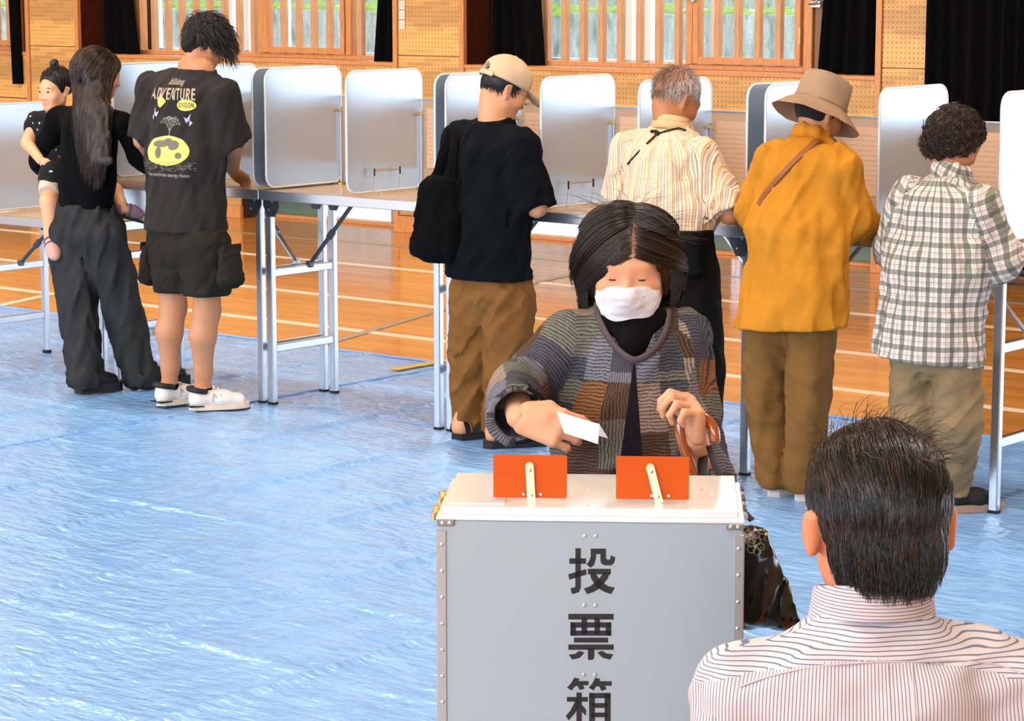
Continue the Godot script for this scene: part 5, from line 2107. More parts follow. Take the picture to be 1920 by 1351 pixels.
	ct.fold(RD, 1.5, 22.0, 0.006)
	ct.frames = [[chest, up, -PD, RD, 0.1]]
	var dm := mat(Color.WHITE, 0.9)
	dm.albedo_texture = pic(128, 128, func(x, y):
		var q := Vector2(fmod(x + (16.0 if int(y / 32) % 2 else 0.0), 32.0) - 16.0, fmod(y, 32.0) - 16.0)
		return Color(0.80, 0.78, 0.74) if q.length() < 4.5 and (int(x / 32) * 7 + int(y / 32) * 5) % 3 == 0 else Color(0.022, 0.022, 0.028))
	dm.uv1_scale = Vector3(8, 8, 1)
	grow("dress", [[ct, 0.008]], dm, c, true, "black dress with small pale dots")
	var lg := flesh()
	lg.cap(pp(100, 332, 7.74), pp(92, 362, 7.68), 0.062, 0.052, 0.03)
	lg.cuff(pp(92, 362, 7.68), pp(92, 362, 7.68) - pp(100, 332, 7.74))
	grow("leggings", [[lg, 0.008]], cloth(Color(0.88, 0.80, 0.70)), c)
	var pink := mat(Color(0.80, 0.62, 0.56), 0.7)
	var lilac := mat(Color(0.55, 0.42, 0.46), 0.7)
	for q in [[pp(97, 448, 7.66), pp(101, 470, 7.63), pink, 0.036], [pp(228, 392, 7.88), pp(250, 398, 7.93), lilac, 0.034]]:
		var sf := flesh()
		sf.cap(q[0], q[1], q[3], q[3] * 0.95, 0.02)
		sf.cap(q[1], q[1] + (q[1] - q[0]).normalized() * 0.03, q[3] * 0.95, q[3] * 0.7, 0.02, 1.2, RD)
		var so := grow("shoe", [[sf, 0.006]], q[2], c)
		var d: Vector3 = (q[1] - q[0]).normalized()
		var bd := G()
		for k in [0.2, 0.6]:
			var ctr: Vector3 = q[0].lerp(q[1], k) - c.position
			var x := d.cross(-PD).normalized()
			var y := d.cross(x)
			var rg := []
			for j in 13:
				rg.append(ctr + (x * cos(TAU * j / 12.0) + y * sin(TAU * j / 12.0)) * (q[3] + 0.001))
			bd.tube(rg, 0.004, 5, false)
		part("shoe_band", bd, mat(Color(0.25, 0.22, 0.40), 0.6), so)
		var sl := G()
		var tip: Vector3 = q[1] + d * 0.045 - c.position
		sl.bar(q[0] - c.position - up * 0.034 + d * -0.02, tip - up * 0.034, 0.06, 0.014)
		if q[2] == lilac:
			part("sole", sl, mat(Color(0.05, 0.09, 0.08), 0.7), so)
	var chk := flesh()
	var ccc := ch + chb.y * 0.024 - chb.z * 0.012
	chk.ball(ccc, Vector3(0.070, 0.080, 0.088), Basis(chb.x, chb.y, -chb.z), 0.01)
	chk.cut(ch + chb.z * 0.045 + chb.y * 0.035, chb.z * 0.86 - chb.y * 0.5)
	chk.cut(ch - chb.y * 0.025, -chb.y + chb.z * 0.1)
	chk.cap(ccc + chb.y * 0.074, ccc + chb.y * 0.10, 0.018, 0.022, 0.01)
	chk.fold(chb.y, 3.0, 30.0, 0.004)
	grow("hair", [[chk, 0.006]], mat(Color(0.05, 0.030, 0.020), 0.4), c)
	var cg := G()
	strands(cg, 700, 51, scalp(ccc, chb, Vector3(0.071, 0.081, 0.089), func(d): return d.y > -0.35 and d.z - d.y * 0.6 < 0.55),
		func(pt, d, t2, rng):
			var rad: Vector3 = (pt - ccc).normalized()
			var to: Vector3 = (ccc + chb.y * 0.09 - pt).normalized()
			return to - rad * rad.dot(to) * 0.8 + Vector3(rng.randfn(), rng.randfn(), rng.randfn()) * 0.2,
		0.07, 0.5, 0.0028, 5, shade(Color(0.014, 0.008, 0.005), Color(0.05, 0.025, 0.012), 0.3))
	hair_part(cg, c)
	var tie := G()
	tie.lathe(ccc + chb.y * 0.082 - c.position, [Vector2(0.019, -0.006), Vector2(0.024, 0), Vector2(0.019, 0.006)], 12, Basis(chb.x, chb.y, chb.z))
	part("hair_tie", tie, mat(Color(0.02, 0.02, 0.02), 0.8), c)
	var bow := G()
	bow.box(ccc - chb.z * 0.085 + chb.x * 0.02 - c.position, Vector3(0.03, 0.045, 0.02), 0.006, chb)
	bow.box(ccc - chb.z * 0.08 + chb.x * 0.02 - chb.y * 0.045 - c.position, Vector3(0.03, 0.03, 0.02), 0.006, chb)
	part("hair_clip", bow, mat(Color(0.45, 0.58, 0.60), 0.4), c)

func man_in_stripes() -> void:
	var o := person("old man with thin white hair in a striped short-sleeved shirt", H(-5.82, 0, 7.78))
	var up := Vector3.UP
	var P := 7.78
	var neck := pp(1258, 238, P + 0.05)
	var hc := pp(1268, 186, P + 0.10)
	var shL := pp(1178, 282, P + 0.02)
	var shR := pp(1322, 296, P + 0.02)
	var elL := pp(1158, 385, P + 0.06)
	var waL := pp(1190, 420, P + 0.28)
	var elR := pp(1368, 402, P + 0.04)
	var waR := pp(1394, 412, P + 0.27)
	var hipL := pp(1252, 500, P - 0.06)
	var hipR := pp(1296, 508, P - 0.06)
	var ftL := H(hipL.dot(RD), 0, P - 0.07)
	var ftR := H(hipR.dot(RD) + 0.06, 0, P - 0.07)
	var b := flesh()
	b.cap(neck - up * 0.05, pp(1270, 440, P - 0.04), 0.07, 0.09, 0.03, 1.4, RD)
	limb(b, [shL, elL, waL], [0.04, 0.036, 0.026])
	limb(b, [shR, elR, waR], [0.04, 0.038, 0.030])
	limb(b, [hipL, ftL + up * 0.48, ftL + up * 0.08], [0.075, 0.055, 0.036])
	limb(b, [hipR, ftR + up * 0.48, ftR + up * 0.08], [0.075, 0.055, 0.036])
	var hd := flesh()
	var hb := head(hd, hc, PD * 0.85 + RD * 0.25 - up * 0.55, up, 0.98)
	hd.cap(hc - hb.y * 0.05 - hb.z * 0.03, neck - up * 0.04, 0.054, 0.062, 0.03)
	var hn := flesh()
	hand(hn, waR, PD * 0.7 - RD * 0.6 - up * 0.2, up, -RD - PD * 0.3, 0.95, [0.7, 0.7, 0.5])
	hand(hn, waL, PD - up * 0.3, up, RD, 0.95, [0.5, 0.6, 0.5])
	grow_skin([[b, 0.013], [hd, 0.005], [hn, 0.006]], skin(Color(0.70, 0.44, 0.27)), o)
	var t := flesh()
	t.frames = [[pp(1250, 330, P), up, -PD, RD, 0.19], [elR + PD * 3.0, (shR - elR).normalized(), -PD, RD, 3.0], [elL + PD * 3.0, (shL - elL).normalized(), -PD, RD, 3.0], [neck, RD, -PD, up, 0.2]]
	t.cap(pp(1252, 315, P), pp(1254, 380, P - 0.01), 0.130, 0.130, 0.05, 1.5, RD)
	t.cap(pp(1254, 380, P - 0.01), pp(1264, 480, P - 0.03), 0.130, 0.125, 0.05, 1.38, RD)
	t.cap(neck - up * 0.055, shL, 0.076, 0.058, 0.04, 1.0, RD, 3)
	t.cap(neck - up * 0.055, shR, 0.076, 0.058, 0.04, 1.0, RD, 3)
	t.cap(neck - up * 0.02, neck - up * 0.06, 0.066, 0.10, 0.05, 1.0, RD, 3)
	t.cap(shL, elL + (elL - shL) * 0.5, 0.062, 0.080, 0.04, 1.0, RD, 2)
	t.cuff(pp(1160, 372, P + 0.05), elL - shL)
	t.cap(shR, elR + (elR - shR) * 0.5, 0.066, 0.090, 0.04, 1.0, RD, 1)
	t.cuff(pp(1368, 394, P + 0.04), elR - shR + up * 0.03)
	t.cut(pp(1265, 438, P - 0.03), Vector3(0, -1, 0) + RD * 0.05)
	t.cut(neck + up * 0.012, up - PD * 0.25)
	t.fold(up, 3.0, 8.0, 0.014)
	t.fold(up + RD * 0.6, 6.0, 9.0, 0.012, true)
	var sm := mat(Color.WHITE, 0.9)
	sm.albedo_texture = pic(256, 64, func(x, y):
		var c := Color(0.90, 0.80, 0.68)
		var k: int = x % 64
		if k in [2, 3, 4, 5, 6]:
			c = Color(0.80, 0.58, 0.33)
		elif k in [9, 10, 24, 25]:
			c = Color(0.52, 0.42, 0.38)
		elif k in [16, 17, 18, 19, 20]:
			c = Color(0.72, 0.62, 0.55)
		elif k in [34, 35, 36]:
			c = Color(0.60, 0.48, 0.42)
		elif k in [46, 47, 48, 49, 50, 51]:
			c = Color(0.85, 0.66, 0.42)
		elif k in [58, 59]:
			c = Color(0.62, 0.56, 0.58)
		if y % 32 < 2:
			c = c.lerp(Color(0.70, 0.60, 0.52), 0.4)
		return c)
	sm.uv1_scale = Vector3(3.6, 7, 1)
	grow("shirt", [[t, 0.0105]], sm, o, true, "cream shirt with brown and grey vertical stripes")
	var cl := G()
	for k in 2:
		var ring := []
		for j in 25:
			var an := TAU * j / 24.0
			ring.append(neck - o.position + RD * cos(an) * (0.066 + k * 0.010) + PD * (sin(an) * (0.062 + k * 0.010) + 0.010) + up * (0.022 - k * 0.022 - 0.016 * sin(an)))
		cl.tube(ring, 0.016, 8, false, 0.5, up)
	part("collar", cl, cloth(Color(0.90, 0.74, 0.55)), o)
	# dark waist pouch and trousers
	var p := flesh()
	trousers(p, pp(1270, 430, P - 0.05), [hipL, hipR], [ftL + up * 0.48, ftR + up * 0.48], [ftL + up * 0.07, ftR + up * 0.07], 0.118, 0.108, 0.09, 0.075, 1.30)
	p.cut(pp(1270, 428, P - 0.05), up)
	p.fold(up + RD * 0.5, 3.0, 9.0, 0.008, true)
	grow("trousers", [[p, 0.011]], cloth(Color(0.050, 0.036, 0.030), 0.85), o)
	var pch := flesh()
	pch.cap(pp(1275, 450, P - 0.17), pp(1280, 505, P - 0.17), 0.03, 0.03, 0.02, 3.0, RD)
	grow("waist_pouch", [[pch, 0.009]], cloth(Color(0.012, 0.012, 0.013), 0.8), o)
	var blk := mat(Color(0.03, 0.025, 0.02), 0.6)
	shoe(o, ftL - PD * 0.06, PD, 0.26, 0.10, 0.025, blk, blk)
	shoe(o, ftR - PD * 0.06, PD, 0.26, 0.10, 0.025, blk, blk)
	# a dark cord knotted between the shoulders
	var cd := G()
	var cpts := []
	for q in [[1176, 308], [1196, 286], [1216, 266], [1232, 251], [1250, 245], [1272, 240], [1286, 244]]:
		cpts.append(onto(t, q[0], q[1], 0.004) - o.position)
	cd.tube(cpts, 0.004, 6)
	part("neck_cord", cd, mat(Color(0.05, 0.035, 0.03), 0.8), o)
	var kn := G()
	kn.lathe(onto(t, 1233, 250, 0.006) - o.position, [Vector2(0, -0.012), Vector2(0.011, -0.006), Vector2(0.012, 0.004), Vector2(0, 0.012)], 8)
	kn.box(onto(t, 1226, 246, 0.006) - o.position, Vector3(0.03, 0.012, 0.012), 0.004)
	part("cord_knot", kn, mat(Color(0.05, 0.035, 0.03), 0.8), o)
	# thin hair, white at the sides
	var hcc := hc + hb.y * 0.028 - hb.z * 0.012
	var g := G()
	var tone := func(rng: RandomNumberGenerator, pt: Vector3) -> Color:
		var side: float = clampf(absf((pt - hcc).dot(hb.x)) / 0.05 - 0.35, 0.0, 1.0)
		var k := 0.75 + 0.4 * rng.randf()
		var c := Color(0.26, 0.15, 0.09).lerp(Color(0.75, 0.70, 0.66), clampf(side + (rng.randf() - 0.5) * 0.7, 0, 1)) * k
		c.a = 1.0
		return c
	strands(g, 1400, 61, scalp(hcc, hb, Vector3(0.078, 0.092, 0.098), func(d): return d.y > -0.62 and d.z < 0.75 + d.y * 0.2 and (d.z > -0.95 or d.y > 0.0) and not (d.y < -0.1 and d.z > 0.15)),
		func(pt, d, t2, rng):
			var rad: Vector3 = (pt - hcc).normalized()
			var dn := -up - rad * rad.dot(-up)
			return dn * 0.9 - hb.z * 0.25 + rad * 0.12 + Vector3(rng.randfn(), rng.randfn(), rng.randfn()) * 0.18,
		0.05, 0.5, 0.0024, 4, tone)
	hair_part(g, o, "hair", 0.4)

# where a body's near side shows at a place in the frame
func onto(f: Flesh, x: float, y: float, off: float) -> Vector3:
	f.noise = wrinkle
	var dir := ray(x, y).normalized()
	var p := EYE + dir * ((f.a[0] - EYE).dot(dir) - 0.45)
	var ids := PackedInt32Array(range(f.a.size()))
	var q := p
	var best := p
	var least := 1e9
	for i in 120:
		var d := f.ev(q, ids)
		if d < least:
			least = d
			best = q
		if d < off or (q - p).length() > 1.0:
			break
		q += dir * clampf(d * 0.6, 0.0008, 0.05)
	q = best
	return q

func woman_in_hat() -> void:
	var o := person("woman in a wide beige hat, long mustard shirt and khaki trousers", H(-5.05, 0, 7.74))
	var up := Vector3.UP
	var P := 7.75
	var neck := pp(1520, 258, P + 0.03)
	var hc := pp(1536, 212, P + 0.07)
	var shL := pp(1448, 296, P)
	var shR := pp(1578, 310, P)
	var elL := pp(1412, 400, P + 0.06)
	var waL := pp(1450, 440, P + 0.26)
	var elR := pp(1604, 408, P + 0.08)
	var waR := pp(1632, 432, P + 0.30)
	var hipL := pp(1446, 560, P)
	var hipR := pp(1524, 570, P)
	var heelL := pg(1443, 938)
	var heelR := pg(1494, 946)
	var knL := pp(1435, 730, P)
	var knR := pp(1516, 742, P)
	var b := flesh()
	b.cap(neck - up * 0.05, pp(1490, 540, P), 0.06, 0.085, 0.03, 1.35, RD)
	limb(b, [shL, elL, waL], [0.038, 0.034, 0.024])
	limb(b, [shR, elR, waR], [0.038, 0.034, 0.026])
	limb(b, [hipL, knL, heelL + PD * 0.05 + up * 0.05], [0.07, 0.05, 0.034])
	limb(b, [hipR, knR, heelR + PD * 0.05 + up * 0.05], [0.07, 0.05, 0.034])
	var hd := flesh()
	var hb := head(hd, hc, PD * 0.85 + RD * 0.25 - up * 0.40, up, 0.92)
	hd.cap(hc - hb.y * 0.05 - hb.z * 0.02, neck - up * 0.04, 0.046, 0.054, 0.03)
	var hn := flesh()
	hand(hn, waR, PD - up * 0.25, up, -RD, 0.88, [0.6, 0.7, 0.5])
	hand(hn, waL, PD - up * 0.25, up, RD, 0.88, [0.5, 0.6, 0.5])
	grow_skin([[b, 0.013], [hd, 0.006], [hn, 0.006]], skin(Color(0.72, 0.47, 0.31)), o)
	var t := flesh()
	t.cap(pp(1510, 325, P), pp(1500, 430, P - 0.01), 0.120, 0.140, 0.05, 1.42, RD)
	t.cap(pp(1500, 430, P - 0.01), pp(1484, 700, P - 0.02), 0.140, 0.185, 0.05, 1.30, RD)
	t.cap(neck - up * 0.055, shL, 0.072, 0.054, 0.04)
	t.cap(neck - up * 0.055, shR, 0.072, 0.054, 0.04)
	t.cap(neck - up * 0.02, neck - up * 0.06, 0.058, 0.09, 0.05)
	t.cap(shL, elL, 0.058, 0.066, 0.04)
	t.cap(elL, waL, 0.062, 0.055, 0.03)
	t.cap(shR, elR, 0.062, 0.070, 0.04)
	t.cap(elR, waR, 0.068, 0.056, 0.03)
	t.cuff(waR - (waR - elR) * 0.15, waR - elR)
	t.cut(pp(1480, 612, P), Vector3(0, -1, 0) + RD * 0.06)
	t.cut(neck + up * 0.014, up - PD * 0.1)
	t.fold(up - RD * 0.12, 7.0, 10.0, 0.016)
	t.fold(up + RD * 0.45, 8.0, 8.0, 0.014, true)
	var must := cloth(Color(0.80, 0.52, 0.14), 0.8)
	grow("tunic", [[t, 0.0105]], must, o, false, "long mustard yellow shirt")
	var cl := flesh()
	for k in 8:
		var an := TAU * k / 8.0
		var an2 := TAU * (k + 1) / 8.0
		var f1 := neck + RD * cos(an) * 0.062 + PD * (sin(an) * 0.06 + 0.012) + up * (0.008 - 0.02 * sin(an))
		var f2 := neck + RD * cos(an2) * 0.062 + PD * (sin(an2) * 0.06 + 0.012) + up * (0.008 - 0.02 * sin(an2))
		cl.cap(f1, f2, 0.015, 0.015, 0.01, 1.8, up)
	cl.fold(up, 1.5, 20.0, 0.005)
	grow("collar", [[cl, 0.008]], must, o)
	var cf := flesh()
	cf.cap(elR.lerp(waR, 0.62), elR.lerp(waR, 0.9), 0.066, 0.062, 0.01)
	cf.fold(RD, 1.2, 22.0, 0.010)
	grow("rolled_cuff", [[cf, 0.008]], must, o)
	var p := flesh()
	trousers(p, pp(1486, 520, P), [hipL, hipR], [knL, knR], [heelL + up * 0.08 + PD * 0.03, heelR + up * 0.08 + PD * 0.03], 0.11, 0.098, 0.084, 0.068, 1.35)
	p.fold(up + RD * 0.15, 7.0, 10.0, 0.012)
	p.fold(RD - up * 0.7, 6.0, 9.0, 0.010, true)
	p.cut(heelL + up * 0.045, Vector3.DOWN)
	grow("trousers", [[p, 0.0105]], cloth(Color(0.50, 0.35, 0.175), 0.8), o)
	var wh := mat(Color(0.86, 0.80, 0.76), 0.6)
	shoe(o, heelL, PD, 0.235, 0.09, 0.022, wh, wh, 0.05)
	shoe(o, heelR, PD, 0.235, 0.09, 0.022, wh, wh, 0.05)
	# crossbody strap over the tunic
	var sg := G()
	var pts := []
	for q in [[1422, 384], [1432, 366], [1450, 344], [1470, 322], [1492, 299], [1512, 281], [1528, 266], [1540, 262]]:
		pts.append(onto(t, q[0], q[1], 0.005) - o.position)
	sg.tube(pts, 0.011, 6, true, 0.25, (RD * 0.6 + up * 0.75).normalized().cross(PD))
	part("shoulder_strap", sg, mat(Color(0.56, 0.32, 0.12), 0.6), o)
	# hat
	var hatc := hc + hb.y * 0.055 - hb.z * 0.010
	var hat_m := cloth(Color(0.66, 0.54, 0.43), 0.85)
	var hcr := G()
	var bs := Basis(hb.x, hb.y, hb.z)
	hcr.lathe(hatc - o.position, [Vector2(0.098, -0.03), Vector2(0.099, 0.0), Vector2(0.096, 0.045), Vector2(0.091, 0.072), Vector2(0.078, 0.083), Vector2(0.04, 0.088), Vector2(0, 0.088)], 28, bs, 0.94, 1.06)
	rough_up(hcr, 14.0, 0.004)
	var hat := part("hat", hcr, hat_m, o, "beige linen bucket hat with a wide brim")
	var bm := G()
	bm.lathe(hatc - o.position, [Vector2(0.096, -0.022), Vector2(0.13, -0.05), Vector2(0.165, -0.082), Vector2(0.168, -0.086), Vector2(0.163, -0.084), Vector2(0.128, -0.056), Vector2(0.094, -0.03)], 40, bs, 0.94, 1.06)
	rough_up(bm, 9.0, 0.007)
	part("brim", bm, hat_m, hat)
	var bd := G()
	bd.lathe(hatc - o.position, [Vector2(0.0985, -0.025), Vector2(0.102, -0.022), Vector2(0.102, -0.010), Vector2(0.098, -0.006)], 32, bs, 0.94, 1.06)
	rough_up(bd, 14.0, 0.004)
	part("hat_band", bd, hat_m, hat)
	var hk := flesh()
	hk.ball(hc + hb.y * 0.015 - hb.z * 0.016, Vector3(0.075, 0.085, 0.09), Basis(hb.x, hb.y, -hb.z), 0.01)
	hk.cut(hc - hb.y * 0.045, -hb.y)
	hk.cut(hc + hb.z * 0.02, hb.z)
	hk.fold(hb.y, 4.0, 34.0, 0.006)
	grow("hair", [[hk, 0.007]], mat(Color(0.03, 0.022, 0.018), 0.9), o)

func rough_up(g: Geo, freq: float, am: float) -> void:
	for i in g.v.size():
		var p := g.v[i]
		g.v[i] = p + Vector3(wrinkle.get_noise_3dv(p * freq), wrinkle.get_noise_3dv(p * freq + Vector3(9, 0, 0)), wrinkle.get_noise_3dv(p * freq + Vector3(0, 9, 0))) * am

func woman_in_plaid() -> void:
	var o := person("woman with curly brown hair in a plaid shirt and beige trousers", H(-4.42, 0, 7.86))
	var up := Vector3.UP
	var P := 7.84
	var neck := pp(1782, 330, P + 0.03)
	var hc := pp(1790, 268, P + 0.07)
	var shL := pp(1702, 366, P)
	var shR := pp(1842, 384, P)
	var elL := pp(1672, 460, P + 0.05)
	var waL := pp(1668, 478, P + 0.22)
	var elR := pp(1872, 486, P + 0.06)
	var waR := pp(1862, 478, P + 0.28)
	var hipL := pp(1722, 660, P)
	var hipR := pp(1792, 668, P)
	var heelR := pg(1772, 966)
	var heelL := heelR - RD * 0.19 + PD * 0.03
	var knL := pp(1712, 780, P)
	var knR := pp(1800, 790, P + 0.01)
	var b := flesh()
	b.cap(neck - up * 0.05, pp(1755, 620, P), 0.06, 0.085, 0.03, 1.35, RD)
	limb(b, [shL, elL, waL], [0.038, 0.034, 0.024])
	limb(b, [shR, elR, waR], [0.038, 0.034, 0.026])
	limb(b, [hipL, knL, heelL + PD * 0.06 + up * 0.05], [0.07, 0.05, 0.034])
	limb(b, [hipR, knR, heelR + PD * 0.06 + up * 0.05], [0.07, 0.05, 0.034])
	var hd := flesh()
	var hb := head(hd, hc, PD * 0.75 + RD * 0.5 - up * 0.45, up, 0.92)
	hd.cap(hc - hb.y * 0.05 - hb.z * 0.02, neck - up * 0.04, 0.046, 0.054, 0.03)
	var hn := flesh()
	hand(hn, waR, PD - RD * 0.4 - up * 0.2, up, -RD, 0.88, [0.6, 0.7, 0.5])
	hand(hn, waL, PD - up * 0.2, up, RD, 0.88, [0.5, 0.6, 0.5])
	grow_skin([[b, 0.013], [hd, 0.006], [hn, 0.006]], skin(Color(0.72, 0.48, 0.33)), o)
	var t := flesh()
	t.frames = [[pp(1760, 420, P), up, -PD, RD, 0.20], [elR + PD * 3.0, (shR - elR).normalized(), -PD, (RD + Vector3.UP * 0.25).normalized(), 3.0], [elL + PD * 3.0, (shL - elL).normalized(), -PD, RD, 3.0], [neck, (up + RD * 0.7).normalized(), -PD, (RD - up * 0.7).normalized(), 0.2]]
	t.cap(pp(1768, 400, P), pp(1756, 500, P - 0.01), 0.120, 0.140, 0.05, 1.45, RD)
	t.cap(pp(1756, 500, P - 0.01), pp(1738, 760, P - 0.02), 0.140, 0.180, 0.05, 1.28, RD)
	t.cap(neck - up * 0.055, shL, 0.072, 0.054, 0.04, 1.0, RD, 3)
	t.cap(neck - up * 0.055, shR, 0.072, 0.054, 0.04, 1.0, RD, 3)
	t.cap(neck - up * 0.02, neck - up * 0.07, 0.058, 0.095, 0.05, 1.0, RD, 3)
	t.cap(shL, elL, 0.060, 0.066, 0.04, 1.0, RD, 2)
	t.cap(elL, waL, 0.062, 0.055, 0.03, 1.0, RD, 2)
	t.cap(shR, elR, 0.064, 0.078, 0.04, 1.0, RD, 1)
	t.cap(elR, waR, 0.074, 0.060, 0.03, 1.0, RD, 1)
	t.cut(pp(1735, 668, P), Vector3(0, -1, 0) - RD * 0.05)
	t.cut(neck + up * 0.010, up - PD * 0.1)
	t.fold(up, 5.0, 9.0, 0.020)
	t.fold(up + RD * 0.5, 3.0, 12.0, 0.010, true)
	var pm := mat(Color.WHITE, 0.9)
	pm.albedo_texture = pic(128, 128, func(x, y):
		var band := func(k: int) -> float:
			var q := k % 64
			if q < 22:
				return 0.65 if q % 5 < 4 else 0.35
			if q >= 40 and q < 44:
				return 0.45
			if q == 31 or q == 53:
				return 0.35
			return 0.0
		var a: float = band.call(x)
		var b2: float = band.call(y)
		var c := Color(0.86, 0.80, 0.76)
		c = c.lerp(Color(0.20, 0.24, 0.17), a * 0.85)
		c = c.lerp(Color(0.19, 0.22, 0.17), b2 * 0.75)
		if x % 64 == 48 or y % 64 == 48:
			c = c.lerp(Color(0.45, 0.16, 0.14), 0.6)
		return c)
	pm.uv1_scale = Vector3(9.5, 9.5, 1)
	grow("shirt", [[t, 0.0105]], pm, o, true, "plaid shirt in white, green and grey")
	var cl := flesh()
	for k in 8:
		var an := TAU * k / 8.0
		var an2 := TAU * (k + 1) / 8.0
		cl.cap(neck + RD * cos(an) * 0.064 + PD * (sin(an) * 0.06 + 0.01) + up * (0.006 - 0.02 * sin(an)), neck + RD * cos(an2) * 0.064 + PD * (sin(an2) * 0.06 + 0.01) + up * (0.006 - 0.02 * sin(an2)), 0.014, 0.014, 0.01, 2.2, up)
	cl.frames = [[neck - PD * 0.0, (up + RD * 0.5).normalized(), -PD, (RD - up * 0.5).normalized(), 0.08]]
	grow("collar", [[cl, 0.008]], pm, o, true)
	var p := flesh()
	trousers(p, pp(1755, 630, P), [hipL, hipR], [knL, knR], [heelL + up * 0.08 + PD * 0.05, heelR + up * 0.08 + PD * 0.05], 0.11, 0.100, 0.085, 0.064, 1.35)
	p.fold(RD * 0.9 + up * 0.6, 6.0, 9.0, 0.016, true)
	p.fold(up + RD * 0.3, 4.0, 11.0, 0.006)
	p.cut(heelR + up * 0.07, Vector3.DOWN)
	grow("trousers", [[p, 0.0105]], cloth(Color(0.58, 0.48, 0.34), 0.8), o)
	var dk := mat(Color(0.06, 0.06, 0.055), 0.7)
	for h in [heelL, heelR]:
		shoe(o, h, PD * 0.8 + RD * 0.5, 0.24, 0.092, 0.028, dk, mat(Color(0.62, 0.50, 0.42), 0.7), 0.06)
	# curls
	var hcc := hc + hb.y * 0.03 - hb.z * 0.015
	var hk := flesh()
	hk.ball(hcc, Vector3(0.096, 0.104, 0.110), Basis(hb.x, hb.y, -hb.z), 0.02)
	hk.ball(hcc - hb.y * 0.06 - hb.z * 0.04, Vector3(0.070, 0.060, 0.06), Basis(hb.x, hb.y, -hb.z), 0.03)
	hk.cut(hc + hb.z * 0.05, hb.z * 0.9 - hb.y * 0.4)
	hk.fold(up, 1.0, 34.0, 0.016)
	grow("hair", [[hk, 0.007]], mat(Color(0.085, 0.045, 0.025), 0.95), o)
	var g := G()
	strands(g, 3600, 71, scalp_on(hk, hcc, hb, func(d): return d.y > -0.9 and d.z - d.y * 0.5 < 0.75),
		func(pt, d, t2, rng):
			var rad: Vector3 = (pt - hcc).normalized()
			var ph: float = t2 * 14.0 + float(int(pt.x * 9000.0) % 7)
			var a := rad.cross(up).normalized()
			var b2 := rad.cross(a)
			return a * cos(ph) * 1.2 + b2 * sin(ph) * 1.2 + rad * 0.15 - up * 0.1,
		0.060, 0.5, 0.0034, 9, shade(Color(0.030, 0.014, 0.007), Color(0.20, 0.10, 0.045), 0.35))
	hair_part(g, o, "hair_curls", 0.5)

